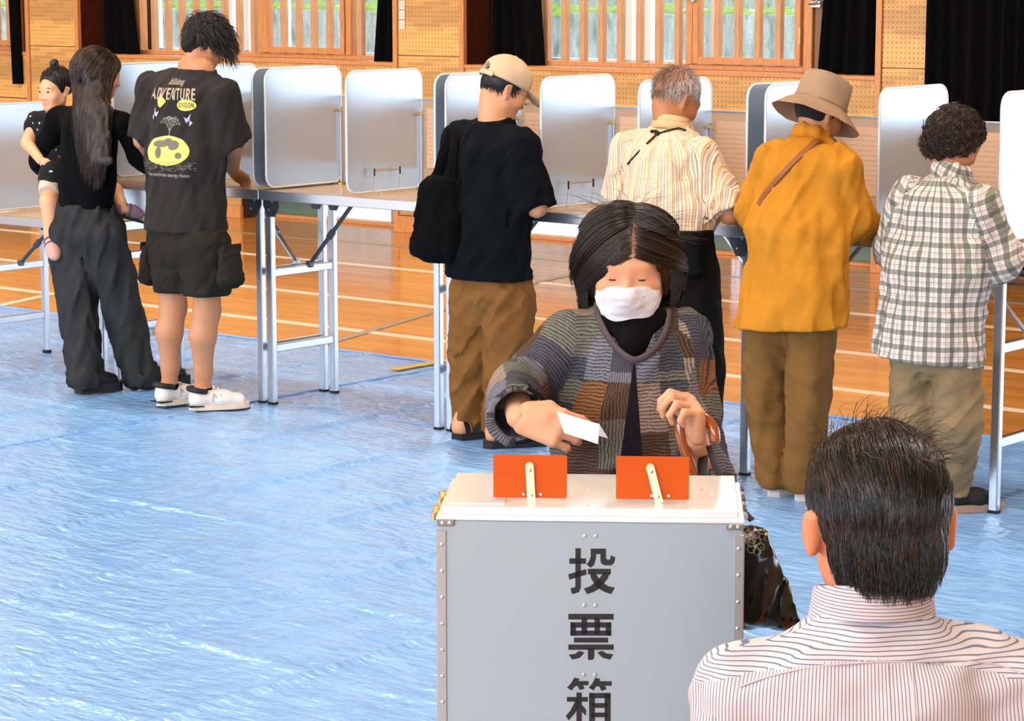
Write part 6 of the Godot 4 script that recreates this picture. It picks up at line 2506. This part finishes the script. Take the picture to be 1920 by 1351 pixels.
func woman_at_box() -> void:
	var Z := 5.06
	var o := person("woman in white mask and patchwork knit dropping her ballot", pz(1180, 880, Z))
	var up := Vector3.UP
	var X := Vector3.RIGHT
	var neck := pz(1184, 592, Z)
	var hc := pz(1180, 494, Z - 0.03)
	var shA := pz(1072, 640, Z)            # her right, on the left of the picture
	var shB := pz(1276, 636, Z)
	var elA := pz(970, 738, Z - 0.06)
	var wrA := pz(972, 782, Z - 0.24)
	var elB := pz(1312, 900, Z - 0.05)
	var wrB := pz(1304, 822, Z - 0.20)
	var hip := pz(1180, 1130, Z + 0.02)
	var b := flesh()
	b.cap(neck - up * 0.05, hip, 0.06, 0.09, 0.03, 1.35, X)
	limb(b, [shA, elA, wrA], [0.038, 0.036, 0.025])
	limb(b, [shB, elB, wrB], [0.038, 0.037, 0.026])
	for s in [-1.0, 1.0]:
		limb(b, [hip + X * 0.08 * s, Vector3(hip.x + 0.08 * s, 0.46, hip.z), Vector3(hip.x + 0.085 * s, 0.08, hip.z - 0.02)], [0.07, 0.05, 0.035])
	var hd := flesh()
	var hb := head(hd, hc, Vector3(-0.10, -0.20, 1.0), up, 0.93)
	hd.cap(hc - hb.y * 0.05 - hb.z * 0.015, neck - up * 0.05, 0.046, 0.054, 0.03)
	for s in [-1.0, 1.0]:      # cords of the neck
		hd.cap(hc + hb.x * 0.04 * s - hb.y * 0.07, neck - up * 0.04 + X * 0.016 * -s + Vector3(0, 0, 0.045), 0.012, 0.009, 0.012)
	var hn := flesh()
	hand(hn, wrA, Vector3(1.0, -0.22, 0.25), Vector3(-0.1, 0.45, 0.85), Vector3(0.1, 1.0, -0.35), 0.98, [0.55, 0.75, 0.55], 0.9, 0.02)
	hand(hn, wrB, Vector3(-0.10, 0.9, 0.35), Vector3(0.85, 0.15, 0.45), Vector3(-0.35, 0.45, -0.75), 0.95, [1.0, 1.1, 0.8], 0.9, 0.02)
	grow_skin([[b, 0.013], [hd, 0.0042], [hn, 0.0038]], skin(Color(0.80, 0.575, 0.43)), o)
	# lids, lashes, brows
	var at := func(x: float, y: float, z: float) -> Vector3: return hc + (hb.x * x + hb.y * y + hb.z * z) * 0.93 - o.position
	for s in [-1.0, 1.0]:
		var ls := G()
		ls.tube([at.call(s * 0.018, -0.006, 0.0875), at.call(s * 0.026, -0.0085, 0.0895), at.call(s * 0.036, -0.0085, 0.0885), at.call(s * 0.045, -0.005, 0.083)], [0.0008, 0.0022, 0.0024, 0.0010], 6)
		part("eyelashes", ls, mat(Color(0.06, 0.04, 0.035), 0.6), o)
		var ey := G()
		ey.tube([at.call(s * 0.020, -0.0085, 0.0868), at.call(s * 0.031, -0.0100, 0.0880), at.call(s * 0.042, -0.0085, 0.0850)], [0.0008, 0.0020, 0.0008], 8)
		part("eye", ey, mat(Color(0.05, 0.035, 0.03), 0.2), o)
		var bag := G()
		bag.tube([at.call(s * 0.018, -0.018, 0.0845), at.call(s * 0.031, -0.022, 0.0850), at.call(s * 0.045, -0.018, 0.0790)], [0.0015, 0.0040, 0.0015], 8)
		part("lower_lid", bag, skin(Color(0.80, 0.575, 0.43)), o)
		var bw := G()
		bw.tube([at.call(s * 0.017, 0.018, 0.0905), at.call(s * 0.032, 0.023, 0.0885), at.call(s * 0.048, 0.019, 0.080)], [0.0022, 0.0028, 0.0010], 6)
		part("eyebrow", bw, mat(Color(0.30, 0.20, 0.16), 0.8), o)
		var cr := G()
		cr.tube([at.call(s * 0.016, 0.003, 0.0895), at.call(s * 0.030, 0.0085, 0.0900), at.call(s * 0.046, 0.004, 0.082)], [0.0006, 0.0012, 0.0006], 5)
		part("eyelid_crease", cr, skin(Color(0.80, 0.575, 0.43)), o)
	# mask with pleats
	var mk := flesh()
	var ma := func(x: float, y: float, z: float) -> Vector3: return hc + (hb.x * x + hb.y * y + hb.z * z) * 0.93
	mk.cap(ma.call(0, -0.012, 0.094), ma.call(0, -0.040, 0.108), 0.016, 0.018, 0.03)
	mk.ball(ma.call(0, -0.055, 0.055), Vector3(0.066, 0.056, 0.054), Basis(hb.x, hb.y, -hb.z), 0.03)
	mk.cap(ma.call(-0.02, -0.098, 0.068), ma.call(0.02, -0.098, 0.068), 0.022, 0.022, 0.03)
	mk.cut(ma.call(0, 0, 0.032), -hb.z)
	mk.cut(ma.call(0, -0.022, 0.09), hb.y * 1.0 - hb.z * 0.12)
	mk.fold(hb.x, 7.0, 46.0, 0.0030)
	var mm := grow("face_mask", [[mk, 0.004]], cloth(Color(0.90, 0.90, 0.93), 0.8), o, false, "white pleated face mask")
	for s in [-1.0, 1.0]:
		var lp := G()
		lp.tube([at.call(s * 0.062, -0.026, 0.05), at.call(s * 0.074, -0.005, 0.02), at.call(s * 0.082, 0.010, -0.005)], 0.0016, 5)
		lp.tube([at.call(s * 0.058, -0.085, 0.045), at.call(s * 0.074, -0.055, 0.015), at.call(s * 0.084, -0.02, -0.015)], 0.0016, 5)
		part("ear_loop", lp, mat(Color(0.92, 0.9, 0.9), 0.8), o)
	# knit top
	var t := flesh()
	t.frames = [[pz(1184, 700, Z), up, Vector3(0, 0, 1), X, 0.155], [elA, (shA - elA).normalized(), Vector3(0, 0, 1), X, 0.06], [wrA, (elA - wrA).normalized(), -X, up, 0.06], [elB, (shB - elB).normalized(), Vector3(0, 0, 1), X, 0.06]]
	t.cap(pz(1180, 690, Z), pz(1178, 800, Z), 0.112, 0.118, 0.05, 1.28, X)
	t.cap(pz(1178, 800, Z), pz(1178, 1060, Z), 0.118, 0.135, 0.05, 1.28, X)
	t.cap(neck - up * 0.055, shA, 0.072, 0.054, 0.04)
	t.cap(neck - up * 0.055, shB, 0.072, 0.054, 0.04)
	t.cap(shA, elA, 0.054, 0.058, 0.04, 1.0, X, 1)
	t.cap(elA, wrA + (wrA - elA) * 0.3, 0.060, 0.056, 0.03, 1.0, X, 2)
	t.cuff(wrA - (wrA - elA) * 0.10, wrA - elA)
	t.cap(shB, elB, 0.054, 0.060, 0.04, 1.0, X, 3)
	t.cap(elB, wrB, 0.058, 0.055, 0.03, 1.0, X, 3)
	t.cuff(elB.lerp(wrB, 0.45), wrB - elB)
	t.hollow(wrA - (wrA - elA) * 0.35, wrA + (wrA - elA) * 0.5, 0.045, 0.05)
	t.fold(up, 3.5, 8.0, 0.014)
	t.fold(up + X * 0.6, 5.0, 10.0, 0.009, true)
	var km := mat(Color.WHITE, 0.92)
	km.metallic_specular = 0.25
	var pal := [Color(0.52, 0.44, 0.39), Color(0.40, 0.39, 0.35), Color(0.46, 0.38, 0.42), Color(0.32, 0.24, 0.19), Color(0.56, 0.49, 0.43), Color(0.28, 0.28, 0.31), Color(0.47, 0.32, 0.20), Color(0.42, 0.42, 0.45)]
	km.albedo_texture = pic(512, 512, func(x, y):
		var wx: float = x + 2.5 * grainy.get_noise_2d(x * 0.03, y * 0.03)
		var wy: float = y + 2.5 * grainy.get_noise_2d(x * 0.03 + 40.0, y * 0.03)
		var i := int(wx / 64.0)
		var j := int((wy + (i % 3) * 22.0) / 86.0)
		var c: Color = pal[(i * 5 + j * 3 + (i * j) % 4) % 8]
		var kind := (i * 3 + j * 5) % 5
		var h := 0.0
		if kind == 0 or kind == 3:
			h = 1.0 if fmod(wy + 1.2 * grainy.get_noise_2d(x * 0.03, y * 0.02), 6.0) < 2.0 else 0.0
		elif kind == 1:
			h = 1.0 if fmod(wx + 1.0 * grainy.get_noise_2d(x * 0.02, y * 0.03), 6.0) < 2.0 else 0.0
		var fleck: float = grainy.get_noise_2d(x * 0.9, y * 0.9) * 0.5 + (0.12 if int(x + y) % 3 == 0 else 0.0)
		c = c * (1.0 + fleck * 0.6)
		c = c.lerp(Color(0.035, 0.035, 0.045), h * 0.5)
		c.a = 1.0
		return c)
	km.uv1_scale = Vector3(1.75, 1.75, 1)
	grow("knit_top", [[t, 0.008]], km, o, true, "patchwork knit top in brown, grey and purple")
	var inn := flesh()
	inn.frames = [[neck, up, Vector3(0, 0, 1), X, 0.1]]
	inn.cap(neck + Vector3(0, -0.010, 0.004), neck + Vector3(0, -0.030, 0.004), 0.058, 0.072, 0.03, 1.1, X)
	for q in [[1140, 596, 1182, 650], [1240, 596, 1196, 650], [1190, 600, 1189, 648], [1160, 590, 1188, 640], [1218, 590, 1190, 640]]:
		inn.cap(onto(t, q[0], q[1], 0.0), onto(t, q[2], q[3], 0.0), 0.016, 0.010, 0.03)
	grow("undershirt", [[inn, 0.007]], cloth(Color(0.014, 0.014, 0.016), 0.9), o, false, "black round-neck undershirt")
	var cg := G()
	var pts := []
	for q in [[1118, 572], [1124, 598], [1138, 628], [1158, 655], [1180, 672], [1196, 674], [1220, 662], [1240, 638], [1252, 608], [1254, 584]]:
		pts.append(onto(t, q[0], q[1], 0.007) - o.position)
	cg.tube(curve_through(pts), 0.010, 8, true, 0.6)
	part("neck_band", cg, cloth(Color(0.36, 0.31, 0.31)), o)
	var pl := G()
	var prev := []
	for k in 12:
		var f := k / 11.0
		var row := []
		for j in 5:
			var w := lerpf(2.0, 24.0, f) * (j - 2) / 2.0
			row.append(onto(t, 1189.0 - 6.0 * f + w, lerpf(682, 895, f), 0.0005) - o.position + Vector3(0, 0, 0.002 + (0.003 if j % 2 == 1 else 0.0)))
		if k > 0:
			for j in 4:
				pl.quad(prev[j], prev[j + 1], row[j + 1], row[j], Vector3(0, 0.1, 1).normalized())
				pl.quad(prev[j] - Vector3(0, 0, 0.006), prev[j + 1] - Vector3(0, 0, 0.006), row[j + 1] - Vector3(0, 0, 0.006), row[j] - Vector3(0, 0, 0.006), Vector3(0, -0.1, -1).normalized())
		prev = row
	part("front_pleat", pl, cloth(Color(0.10, 0.10, 0.12)), o, "dark pleat below the neckline")
	var cu := G()
	var cax := (wrA - elA).normalized()
	var c0 := wrA - (wrA - elA) * 0.11 - o.position
	var cx := cax.cross(up).normalized()
	var cy := cax.cross(cx)
	var rg := []
	for k in 21:
		rg.append(c0 + (cx * cos(TAU * k / 20.0) + cy * sin(TAU * k / 20.0)) * 0.056)
	cu.tube(rg, 0.005, 6, false)
	part("cuff", cu, cloth(Color(0.09, 0.085, 0.09)), o)
	var p := flesh()
	p.cap(pz(1180, 1010, Z), hip, 0.10, 0.11, 0.03, 1.3, X)
	for s in [-1.0, 1.0]:
		p.cap(hip + X * 0.08 * s, Vector3(hip.x + 0.08 * s, 0.46, hip.z), 0.10, 0.085, 0.016)
		p.cap(Vector3(hip.x + 0.08 * s, 0.46, hip.z), Vector3(hip.x + 0.085 * s, 0.09, hip.z - 0.02), 0.085, 0.07, 0.016)
	grow("trousers", [[p, 0.013]], cloth(Color(0.05, 0.05, 0.055)), o)
	for s in [-1.0, 1.0]:
		shoe(o, Vector3(hip.x + 0.085 * s, 0, hip.z - 0.07), Vector3(0, 0, 1), 0.235, 0.09, 0.025, M.black, M.black)
	# bobbed hair
	var hcc := hc + hb.y * 0.028 - hb.z * 0.012
	var fl := Basis(hb.x, hb.y, -hb.z)
	var hk := flesh()
	hk.ball(hcc - hb.z * 0.010, Vector3(0.084, 0.090, 0.094), fl, 0.02)
	for s in [-1.0, 1.0]:
		hk.cap(hcc + hb.x * 0.060 * s + hb.y * 0.02, hcc + hb.x * 0.074 * s - hb.y * 0.085 - hb.z * 0.008, 0.034, 0.026, 0.03, 1.6, hb.z)
	hk.ball(hcc - hb.y * 0.05 - hb.z * 0.05, Vector3(0.075, 0.06, 0.05), fl, 0.03)
	hk.hollow(hc - hb.y * 0.15 + hb.z * 0.115, hc + hb.y * 0.010 + hb.z * 0.120, 0.082, 0.078)
	hk.fold(up, 6.0, 36.0, 0.005)
	grow("hair", [[hk, 0.006]], mat(Color(0.030, 0.020, 0.016), 0.4), o)
	var g := G()
	var part_x := -0.012
	strands(g, 5600, 81, scalp(hcc, hb, Vector3(0.087, 0.093, 0.098), func(d): return d.y > 0.12 or (d.z < 0.05 and d.y > -0.35)),
		func(pt, d, t2, rng):
			var q: Vector3 = pt - hcc
			var x: float = q.dot(hb.x)
			var z: float = q.dot(hb.z)
			var sx: float = signf(x - part_x)
			var h := Vector3(q.x, 0, q.z)
			var rad: Vector3 = q.normalized()
			if pt.y > hcc.y + 0.055:
				var dn: Vector3 = -up * 0.5 + hb.x * sx * (1.0 if z > -0.02 else 0.5) - hb.z * (0.35 if z < 0 else 0.0)
				dn = dn - rad * rad.dot(dn)
				return dn.normalized() + d * 0.5 + rad * 0.01
			if z > 0.035:
				# in front: sweep aside, off the face
				var go: Vector3 = hb.x * sx * 1.2 - up * (1.15 if x > 0.0 else 0.5) - hb.z * 0.35
				go = go - rad * rad.dot(go) * 0.8
				return go.normalized() + d * 0.2
			var fix: Vector3 = -h.normalized() * (h.length() - 0.090 + 0.012 * clampf((hcc.y - 0.06 - pt.y) / 0.04, 0, 1)) * 14.0
			return -up + d * 0.25 + fix + Vector3(rng.randfn(), 0, rng.randfn()) * 0.06,
		0.225, 0.20, 0.0022, 14, shade(Color(0.009, 0.006, 0.005), Color(0.075, 0.032, 0.016), 0.16))
	strands(g, 60, 82, scalp(hcc, hb, Vector3(0.088, 0.094, 0.100), func(d): return d.y > 0.2),
		func(pt, d, t2, rng):
			var rad: Vector3 = (pt - hcc).normalized()
			return d * 1.2 + hb.x * signf(rad.dot(hb.x)) * 0.4 + rad * 0.18 - up * 0.25 * t2 + Vector3(rng.randfn(), rng.randfn(), rng.randfn()) * 0.15,
		0.09, 0.5, 0.0009, 8, shade(Color(0.02, 0.014, 0.012), Color(0.10, 0.05, 0.03), 0.4))
	hair_part(g, o, "hair_strands", 0.30)

	# the folded ballot paper
	var bp := thing("ballot_paper", "folded white ballot paper between her fingers above the box", "paper", pz(1090, 800, 4.76))
	var a1 := pz(1044, 771, 4.77) - bp.position
	var a2 := pz(1124, 795, 4.73) - bp.position
	var f1 := pz(1058, 811, 4.745) - bp.position
	var f2 := pz(1121, 832, 4.705) - bp.position
	var k1 := pz(1062, 800, 4.83) - bp.position
	var k2 := pz(1140, 821, 4.785) - bp.position
	var paper := mat(Color(0.95, 0.93, 0.96), 0.7)
	for q in [["front_flap", f1, f2], ["back_flap", k1, k2]]:
		var pg2 := G()
		var n: Vector3 = (a2 - a1).cross(q[1] - a1).normalized() * 0.0003
		pg2.quad(a1 + n, a2 + n, q[2] + n, q[1] + n)
		pg2.quad(a1 - n, q[1] - n, q[2] - n, a2 - n)
		pg2.quad(q[1] + n, q[2] + n, q[2] - n, q[1] - n)
		part(q[0], pg2, paper, bp)
	# cane hooked over her wrist
	var cn := thing("walking_cane", "glossy brown wooden cane with a crook hooked over her wrist", "cane", pz(1296, 900, 4.86))
	var cp := []
	for q in [[1341, 822, 4.83], [1339, 808, 4.83], [1331, 793, 4.835], [1316, 780, 4.84], [1298, 776, 4.845], [1283, 783, 4.85], [1275, 798, 4.85], [1276, 818, 4.85], [1284, 845, 4.85], [1298, 880, 4.85], [1330, 960, 4.86], [1400, 1130, 4.9]]:
		cp.append(pz(q[0], q[1], q[2]) - cn.position)
	cp = curve_through(cp)
	var wood := mat(Color(0.58, 0.27, 0.055), 0.18)
	wood.clearcoat_enabled = true
	wood.clearcoat = 0.7
	wood.clearcoat_roughness = 0.1
	var gg := G()
	gg.tube(cp, 0.0108, 12)
	part("stick", gg, wood, cn)
	var tip := G()
	tip.lathe(cp[0], [Vector2(0.0108, 0), Vector2(0.010, 0.005), Vector2(0.006, 0.009), Vector2(0, 0.010)], 12, Basis(X, (cp[0] - cp[1]).normalized(), X.cross((cp[0] - cp[1]).normalized())))
	part("tip", tip, wood, cn)
	# black shopping bag hanging from her forearm
	var sb := thing("shopping_bag", "glossy black shopping bag with pale flower print beside the ballot box", "bag", pz(1430, 1190, 4.78))
	var bm := mat(Color.WHITE, 0.22)
	bm.albedo_texture = bag_print()
	bm.uv1_scale = Vector3(1.0 / 0.30, 1.0 / 0.30, 1)
	bm.uv1_offset = Vector3(0.5, 0.92, 0)
	var bfl := flesh()
	var w := Vector3(0.93, 0, 0.36)
	bfl.cap(pz(1378, 1000, 4.74), pz(1412, 1140, 4.76), 0.020, 0.040, 0.02, 3.2, w)
	bfl.cut(pz(1400, 962, 4.74), up + X * 0.05)
	bfl.cut(pz(1410, 1204, 4.76), -up + X * 0.25)
	bfl.cut(pz(1447, 975, 4.74), Vector3(0.93, 0.26, 0))
	bfl.fold(up + X * 0.3, 3.0, 14.0, 0.008, true)
	var bagn := flesh()
	bfl.frames = [[pz(1400, 1150, 4.75) + Vector3(0, 0, -3.0), up, Vector3(0, 0, 1), X, 3.0]]
	grow("bag_body", [[bfl, 0.006]], bm, sb, true)
	for q in [[[1322, 832, 4.90], [1318, 890, 4.84], [1340, 930, 4.77], [1372, 985, 4.72]], [[1330, 836, 4.86], [1344, 880, 4.80], [1375, 935, 4.74], [1410, 975, 4.71]]]:
		var stp := []
		for e in q:
			stp.append(pz(e[0], e[1], e[2]) - sb.position)
		var sg := G()
		sg.tube(curve_through(stp), 0.0105 if q[0][0] == 1322 else 0.007, 8, true, 0.3, X)
		part("strap", sg, mat(Color(0.012, 0.012, 0.014), 0.6), sb)

func bag_print() -> ImageTexture:
	var im := Image.create(256, 256, false, Image.FORMAT_RGB8)
	im.fill(Color(0.012, 0.016, 0.016))
	var rng := RandomNumberGenerator.new()
	rng.seed = 12
	for k in 16:
		var c := Vector2(rng.randf_range(105, 215), rng.randf_range(45, 120))
		var r := rng.randf_range(7, 13)
		var col: Color = [Color(0.60, 0.58, 0.52), Color(0.45, 0.36, 0.25), Color(0.70, 0.68, 0.62)][k % 3]
		for j in 5:
			var q := c + Vector2(cos(TAU * j / 5.0), sin(TAU * j / 5.0)) * r * 0.7
			for e in 12:
				stroke(im, q + Vector2(cos(TAU * e / 12.0), sin(TAU * e / 12.0)) * r * 0.5, q + Vector2(cos(TAU * (e + 1) / 12.0), sin(TAU * (e + 1) / 12.0)) * r * 0.5, 1.4, col)
		oval(im, c, Vector2(2, 2), Color(0.85, 0.8, 0.7))
	return ImageTexture.create_from_image(im)

func curve_through(pts: Array) -> Array:
	var o := []
	for i in pts.size() - 1:
		var a: Vector3 = pts[max(i - 1, 0)]
		var b: Vector3 = pts[i]
		var c: Vector3 = pts[i + 1]
		var d: Vector3 = pts[min(i + 2, pts.size() - 1)]
		for k in 4:
			o.append(b.cubic_interpolate(c, a, d, k / 4.0))
	o.append(pts[-1])
	return o

func man_seated() -> void:
	var Z := 3.62
	var o := person("seated man seen from behind in a white striped shirt", pz(1642, 1351, Z))
	var up := Vector3.UP
	var X := Vector3.RIGHT
	var B := Vector3(0, 0, 1)
	var neck := pz(1636, 1135, Z)
	var hc := pz(1643, 968, Z + 0.015)
	var shA := pz(1396, 1290, Z)
	var shB := pz(1886, 1286, Z)
	var pel := Vector3(neck.x, 0.53, neck.z - 0.02)
	var elA := shA + Vector3(-0.04, -0.28, -0.06)
	var elB := shB + Vector3(0.04, -0.28, -0.06)
	var b := flesh()
	b.cap(neck - up * 0.05, pel, 0.07, 0.10, 0.03, 1.35, X)
	limb(b, [shA, elA, elA + Vector3(0.10, -0.08, -0.22)], [0.045, 0.042, 0.03])
	limb(b, [shB, elB, elB + Vector3(-0.10, -0.08, -0.22)], [0.045, 0.042, 0.03])
	for s in [-1.0, 1.0]:
		limb(b, [pel + X * 0.09 * s, pel + Vector3(0.12 * s, -0.02, -0.42), Vector3(pel.x + 0.12 * s, 0.08, pel.z - 0.40)], [0.08, 0.06, 0.04])
	var hd := flesh()
	var hb := head(hd, hc, Vector3(-0.16, -0.10, -1.0), up, 1.10)
	hd.cap(hc - hb.y * 0.05 - hb.z * 0.025, neck - up * 0.03, 0.068, 0.070, 0.03)
	for s in [-1.0, 1.0]:
		hd.ball(hc + hb.x * 0.104 * s - hb.y * 0.022 - hb.z * 0.014, Vector3(0.009, 0.031, 0.017), Basis(hb.x, hb.y, -hb.z) * Basis(Vector3(0, 1, 0), -s * 0.35) * Basis(Vector3(0, 0, 1), -s * 0.12), 0.012)
		hd.cap(hc + hb.x * 0.109 * s + hb.y * 0.006 - hb.z * 0.022, hc + hb.x * 0.106 * s - hb.y * 0.045 - hb.z * 0.020, 0.007, 0.006, 0.008)
	var hn := flesh()
	hand(hn, elA + Vector3(0.10, -0.08, -0.22), Vector3(0.4, -0.2, -1), up, X, 1.0)
	hand(hn, elB + Vector3(-0.10, -0.08, -0.22), Vector3(-0.4, -0.2, -1), up, -X, 1.0)
	grow_skin([[b, 0.014], [hd, 0.0045], [hn, 0.006]], skin(Color(0.78, 0.49, 0.34)), o)
	# striped shirt: stripes run across the yoke and down the back
	var t := flesh()
	t.frames = [[pz(1640, 1300, Z) + Vector3(0, 0, -0.4), up, B, X, 0.55], [neck + Vector3(0, 0, -2.0), X, B, up, 2.0], [shA + Vector3(0.35, 0, -0.3), (shA - elA).normalized(), B, X, 0.45], [shB + Vector3(-0.35, 0, -0.3), (shB - elB).normalized(), B, X, 0.45]]
	t.cap(pz(1640, 1345, Z), pel + up * 0.1, 0.128, 0.125, 0.06, 1.55, X, 0)
	t.cap(neck - up * 0.085, shA, 0.082, 0.064, 0.06, 1.0, X, 1)
	t.cap(neck - up * 0.085, shB, 0.082, 0.064, 0.06, 1.0, X, 1)
	t.cap(neck - up * 0.075, neck - up * 0.11, 0.078, 0.100, 0.05, 1.1, X, 1)
	t.cap(shA, elA, 0.060, 0.072, 0.05, 1.0, X, 2)
	t.cap(shB, elB, 0.060, 0.072, 0.05, 1.0, X, 3)
	t.cuff(elB, elB - shB)
	t.split = [onto(t, 1645, 1241, 0.0), X, 0.75, 1]
	t.fold(up - X * 0.25, 4.0, 7.0, 0.012)
	t.fold(X + up * 0.6, 6.0, 8.0, 0.010, true)
	var sm := mat(Color.WHITE, 0.85)
	sm.metallic_specular = 0.25
	sm.albedo_texture = pic(64, 8, func(x, y):
		var k: int = x % 16
		if k < 4:
			return Color(0.42, 0.44, 0.51)
		return Color(0.79, 0.745, 0.74))
	sm.uv1_scale = Vector3(44, 44, 1)
	grow("shirt", [[t, 0.0085]], sm, o, true, "white shirt with thin grey-blue stripes")
	var sg := G()
	var pts := []
	for q in [[1384, 1288], [1440, 1268], [1500, 1254], [1560, 1246], [1640, 1241], [1720, 1240], [1800, 1238], [1870, 1246], [1915, 1262]]:
		pts.append(onto(t, q[0], q[1], 0.0005) - o.position)
	sg.tube(curve_through(pts), 0.0016, 6)
	part("yoke_seam", sg, cloth(Color(0.80, 0.74, 0.73)), o)
	for x in [1664.0, 1710.0]:
		var pg2 := G()
		var pl := []
		for k in 9:
			pl.append(onto(t, x + k, 1246 + k * 17, 0.0005) - o.position)
		pg2.tube(pl, 0.0016, 6)
		part("back_pleat", pg2, cloth(Color(0.84, 0.78, 0.77)), o)
	# collar: a folded band about the neck
	var cg := G()
	var rows := []
	for q in [[0.030, 0.082], [0.026, 0.087], [0.0, 0.0905], [-0.018, 0.094], [-0.021, 0.090]]:
		var ring := []
		for k in 33:
			var an := TAU * k / 32.0
			var fall := 0.018 * sin(an)
			ring.append(neck - o.position + Vector3(cos(an) * q[1], q[0] + fall, sin(an) * (q[1] - 0.004) - 0.004))
		rows.append(ring)
	for j in rows.size() - 1:
		for k in 32:
			var n0: Vector3 = (rows[j][k] - (neck - o.position))
			var n1: Vector3 = (rows[j][k + 1] - (neck - o.position))
			n0.y = 0.0
			n1.y = 0.0
			cg.smooth(rows[j][k], rows[j][k + 1], rows[j + 1][k + 1], rows[j + 1][k], n0.normalized(), n1.normalized(), n1.normalized(), n0.normalized())
	for i in cg.v.size():
		cg.t[i] = Vector2(-cg.v[i].y * 1.15, cg.v[i].x)
	part("collar", cg, sm, o)
	var p := flesh()
	p.cap(pel + up * 0.06, pel, 0.12, 0.12, 0.03, 1.4, X)
	for s in [-1.0, 1.0]:
		p.cap(pel + X * 0.09 * s, pel + Vector3(0.12 * s, -0.02, -0.42), 0.10, 0.085, 0.02)
		p.cap(pel + Vector3(0.12 * s, -0.02, -0.42), Vector3(pel.x + 0.12 * s, 0.09, pel.z - 0.40), 0.08, 0.07, 0.02)
	grow("trousers", [[p, 0.014]], cloth(Color(0.06, 0.06, 0.07)), o)
	for s in [-1.0, 1.0]:
		shoe(o, Vector3(pel.x + 0.12 * s, 0, pel.z - 0.35), Vector3(0, 0, -1), 0.27, 0.1, 0.025, M.black, M.black)
	# hair combed back
	var hcc := hc + (hb.y * 0.030 - hb.z * 0.012) * 1.1
	var fl := Basis(hb.x, hb.y, -hb.z)
	var hk := flesh()
	hk.ball(hcc, Vector3(0.090, 0.098, 0.106) * 1.08, fl, 0.02)
	hk.ball(hcc - hb.y * 0.065 - hb.z * 0.045, Vector3(0.078, 0.062, 0.058) * 1.06, fl, 0.03)
	hk.cap(hcc - hb.y * 0.085 - hb.z * 0.050, hcc - hb.y * 0.118 - hb.z * 0.042, 0.060, 0.054, 0.03, 1.12, hb.x)
	hk.cut(pz(1650, 1086, Z + 0.05), Vector3(0, -1, 0.1))
	for s in [-1.0, 1.0]:
		hk.hollow(hc + hb.x * 0.105 * s - hb.y * 0.10 + hb.z * 0.03, hc + hb.x * 0.105 * s + hb.y * 0.008 + hb.z * 0.02, 0.036, 0.030)
	hk.cut(hc + hb.z * 0.06 - hb.y * 0.02, hb.z * 0.9 - hb.y * 0.42)
	hk.fold(up, 5.0, 40.0, 0.004)
	grow("hair", [[hk, 0.006]], mat(Color(0.018, 0.013, 0.011), 0.8), o)
	var g := G()
	var tone := func(rng: RandomNumberGenerator, _pt: Vector3) -> Color:
		var k := 0.6 + 0.8 * rng.randf()
		var c := Color(0.008, 0.006, 0.005) * k
		if rng.randf() < 0.2:
			c = c.lerp(Color(0.13, 0.062, 0.028), rng.randf())
		c.a = 1.0
		return c
	strands(g, 7500, 91, scalp_on(hk, hcc, hb, func(d): return d.y > -0.30 and d.z < 0.72 and not (absf(d.x) > 0.78 and d.y < 0.12)),
		func(pt, d, t2, rng):
			var rad: Vector3 = (pt - hcc).normalized()
			var dn: Vector3 = -hb.z * (1.0 if pt.y > hcc.y + 0.03 else 0.25) - up * 0.85
			dn = dn - rad * rad.dot(dn)
			return dn.normalized() + d * 0.35 + rad * (0.02 - 0.10 * t2) + Vector3(rng.randfn(), rng.randfn(), rng.randfn()) * 0.10,
		0.125, 0.45, 0.0018, 9, tone, hk)
	strands(g, 4200, 92, scalp_on(hk, hcc, hb, func(d): return d.y < 0.15 and d.z < 0.15 and absf(d.x) < 0.80),
		func(pt, d, t2, rng):
			var rad: Vector3 = (pt - hcc).normalized()
			var dn: Vector3 = -up - hb.x * rad.dot(hb.x) * 0.45 - hb.z * 0.05 + rad * 0.12
			return dn + Vector3(rng.randfn(), rng.randfn(), rng.randfn()) * 0.12,
		0.040, 0.45, 0.0016, 5, shade(Color(0.008, 0.006, 0.005), Color(0.05, 0.035, 0.028), 0.2), hk)
	strands(g, 170, 93, scalp(hcc, hb, Vector3(0.100, 0.108, 0.116), func(d): return d.y > 0.45),
		func(pt, d, t2, rng):
			var rad: Vector3 = (pt - hcc).normalized()
			return d + rad * 0.22 - hb.z * 0.30 - up * 0.45 * t2 + hb.x * 0.12 + Vector3(rng.randfn(), rng.randfn(), rng.randfn()) * 0.28,
		0.085, 0.6, 0.0011, 8, shade(Color(0.02, 0.014, 0.012), Color(0.14, 0.075, 0.04), 0.5))
	hair_part(g, o, "hair_strands", 0.28)
	glasses(o, hc, hb, 1.10, mat(Color(0.75, 0.75, 0.75), 0.25, 0.9))
	# the stool he sits on
	var st := thing("stool", "low stool under the seated man", "stool", Vector3(pel.x, 0, pel.z))
	var g1 := G()
	g1.box(Vector3(0, 0.395, -0.05), Vector3(0.42, 0.05, 0.40), 0.015)
	part("seat", g1, M.black, st)
	for x in [-0.17, 0.17]:
		for z in [-0.20, 0.11]:
			var lg := G()
			lg.tube([Vector3(x, 0.012, z), Vector3(x * 0.9, 0.375, z)], 0.012, 8)
			part("leg", lg, M.alu, st)
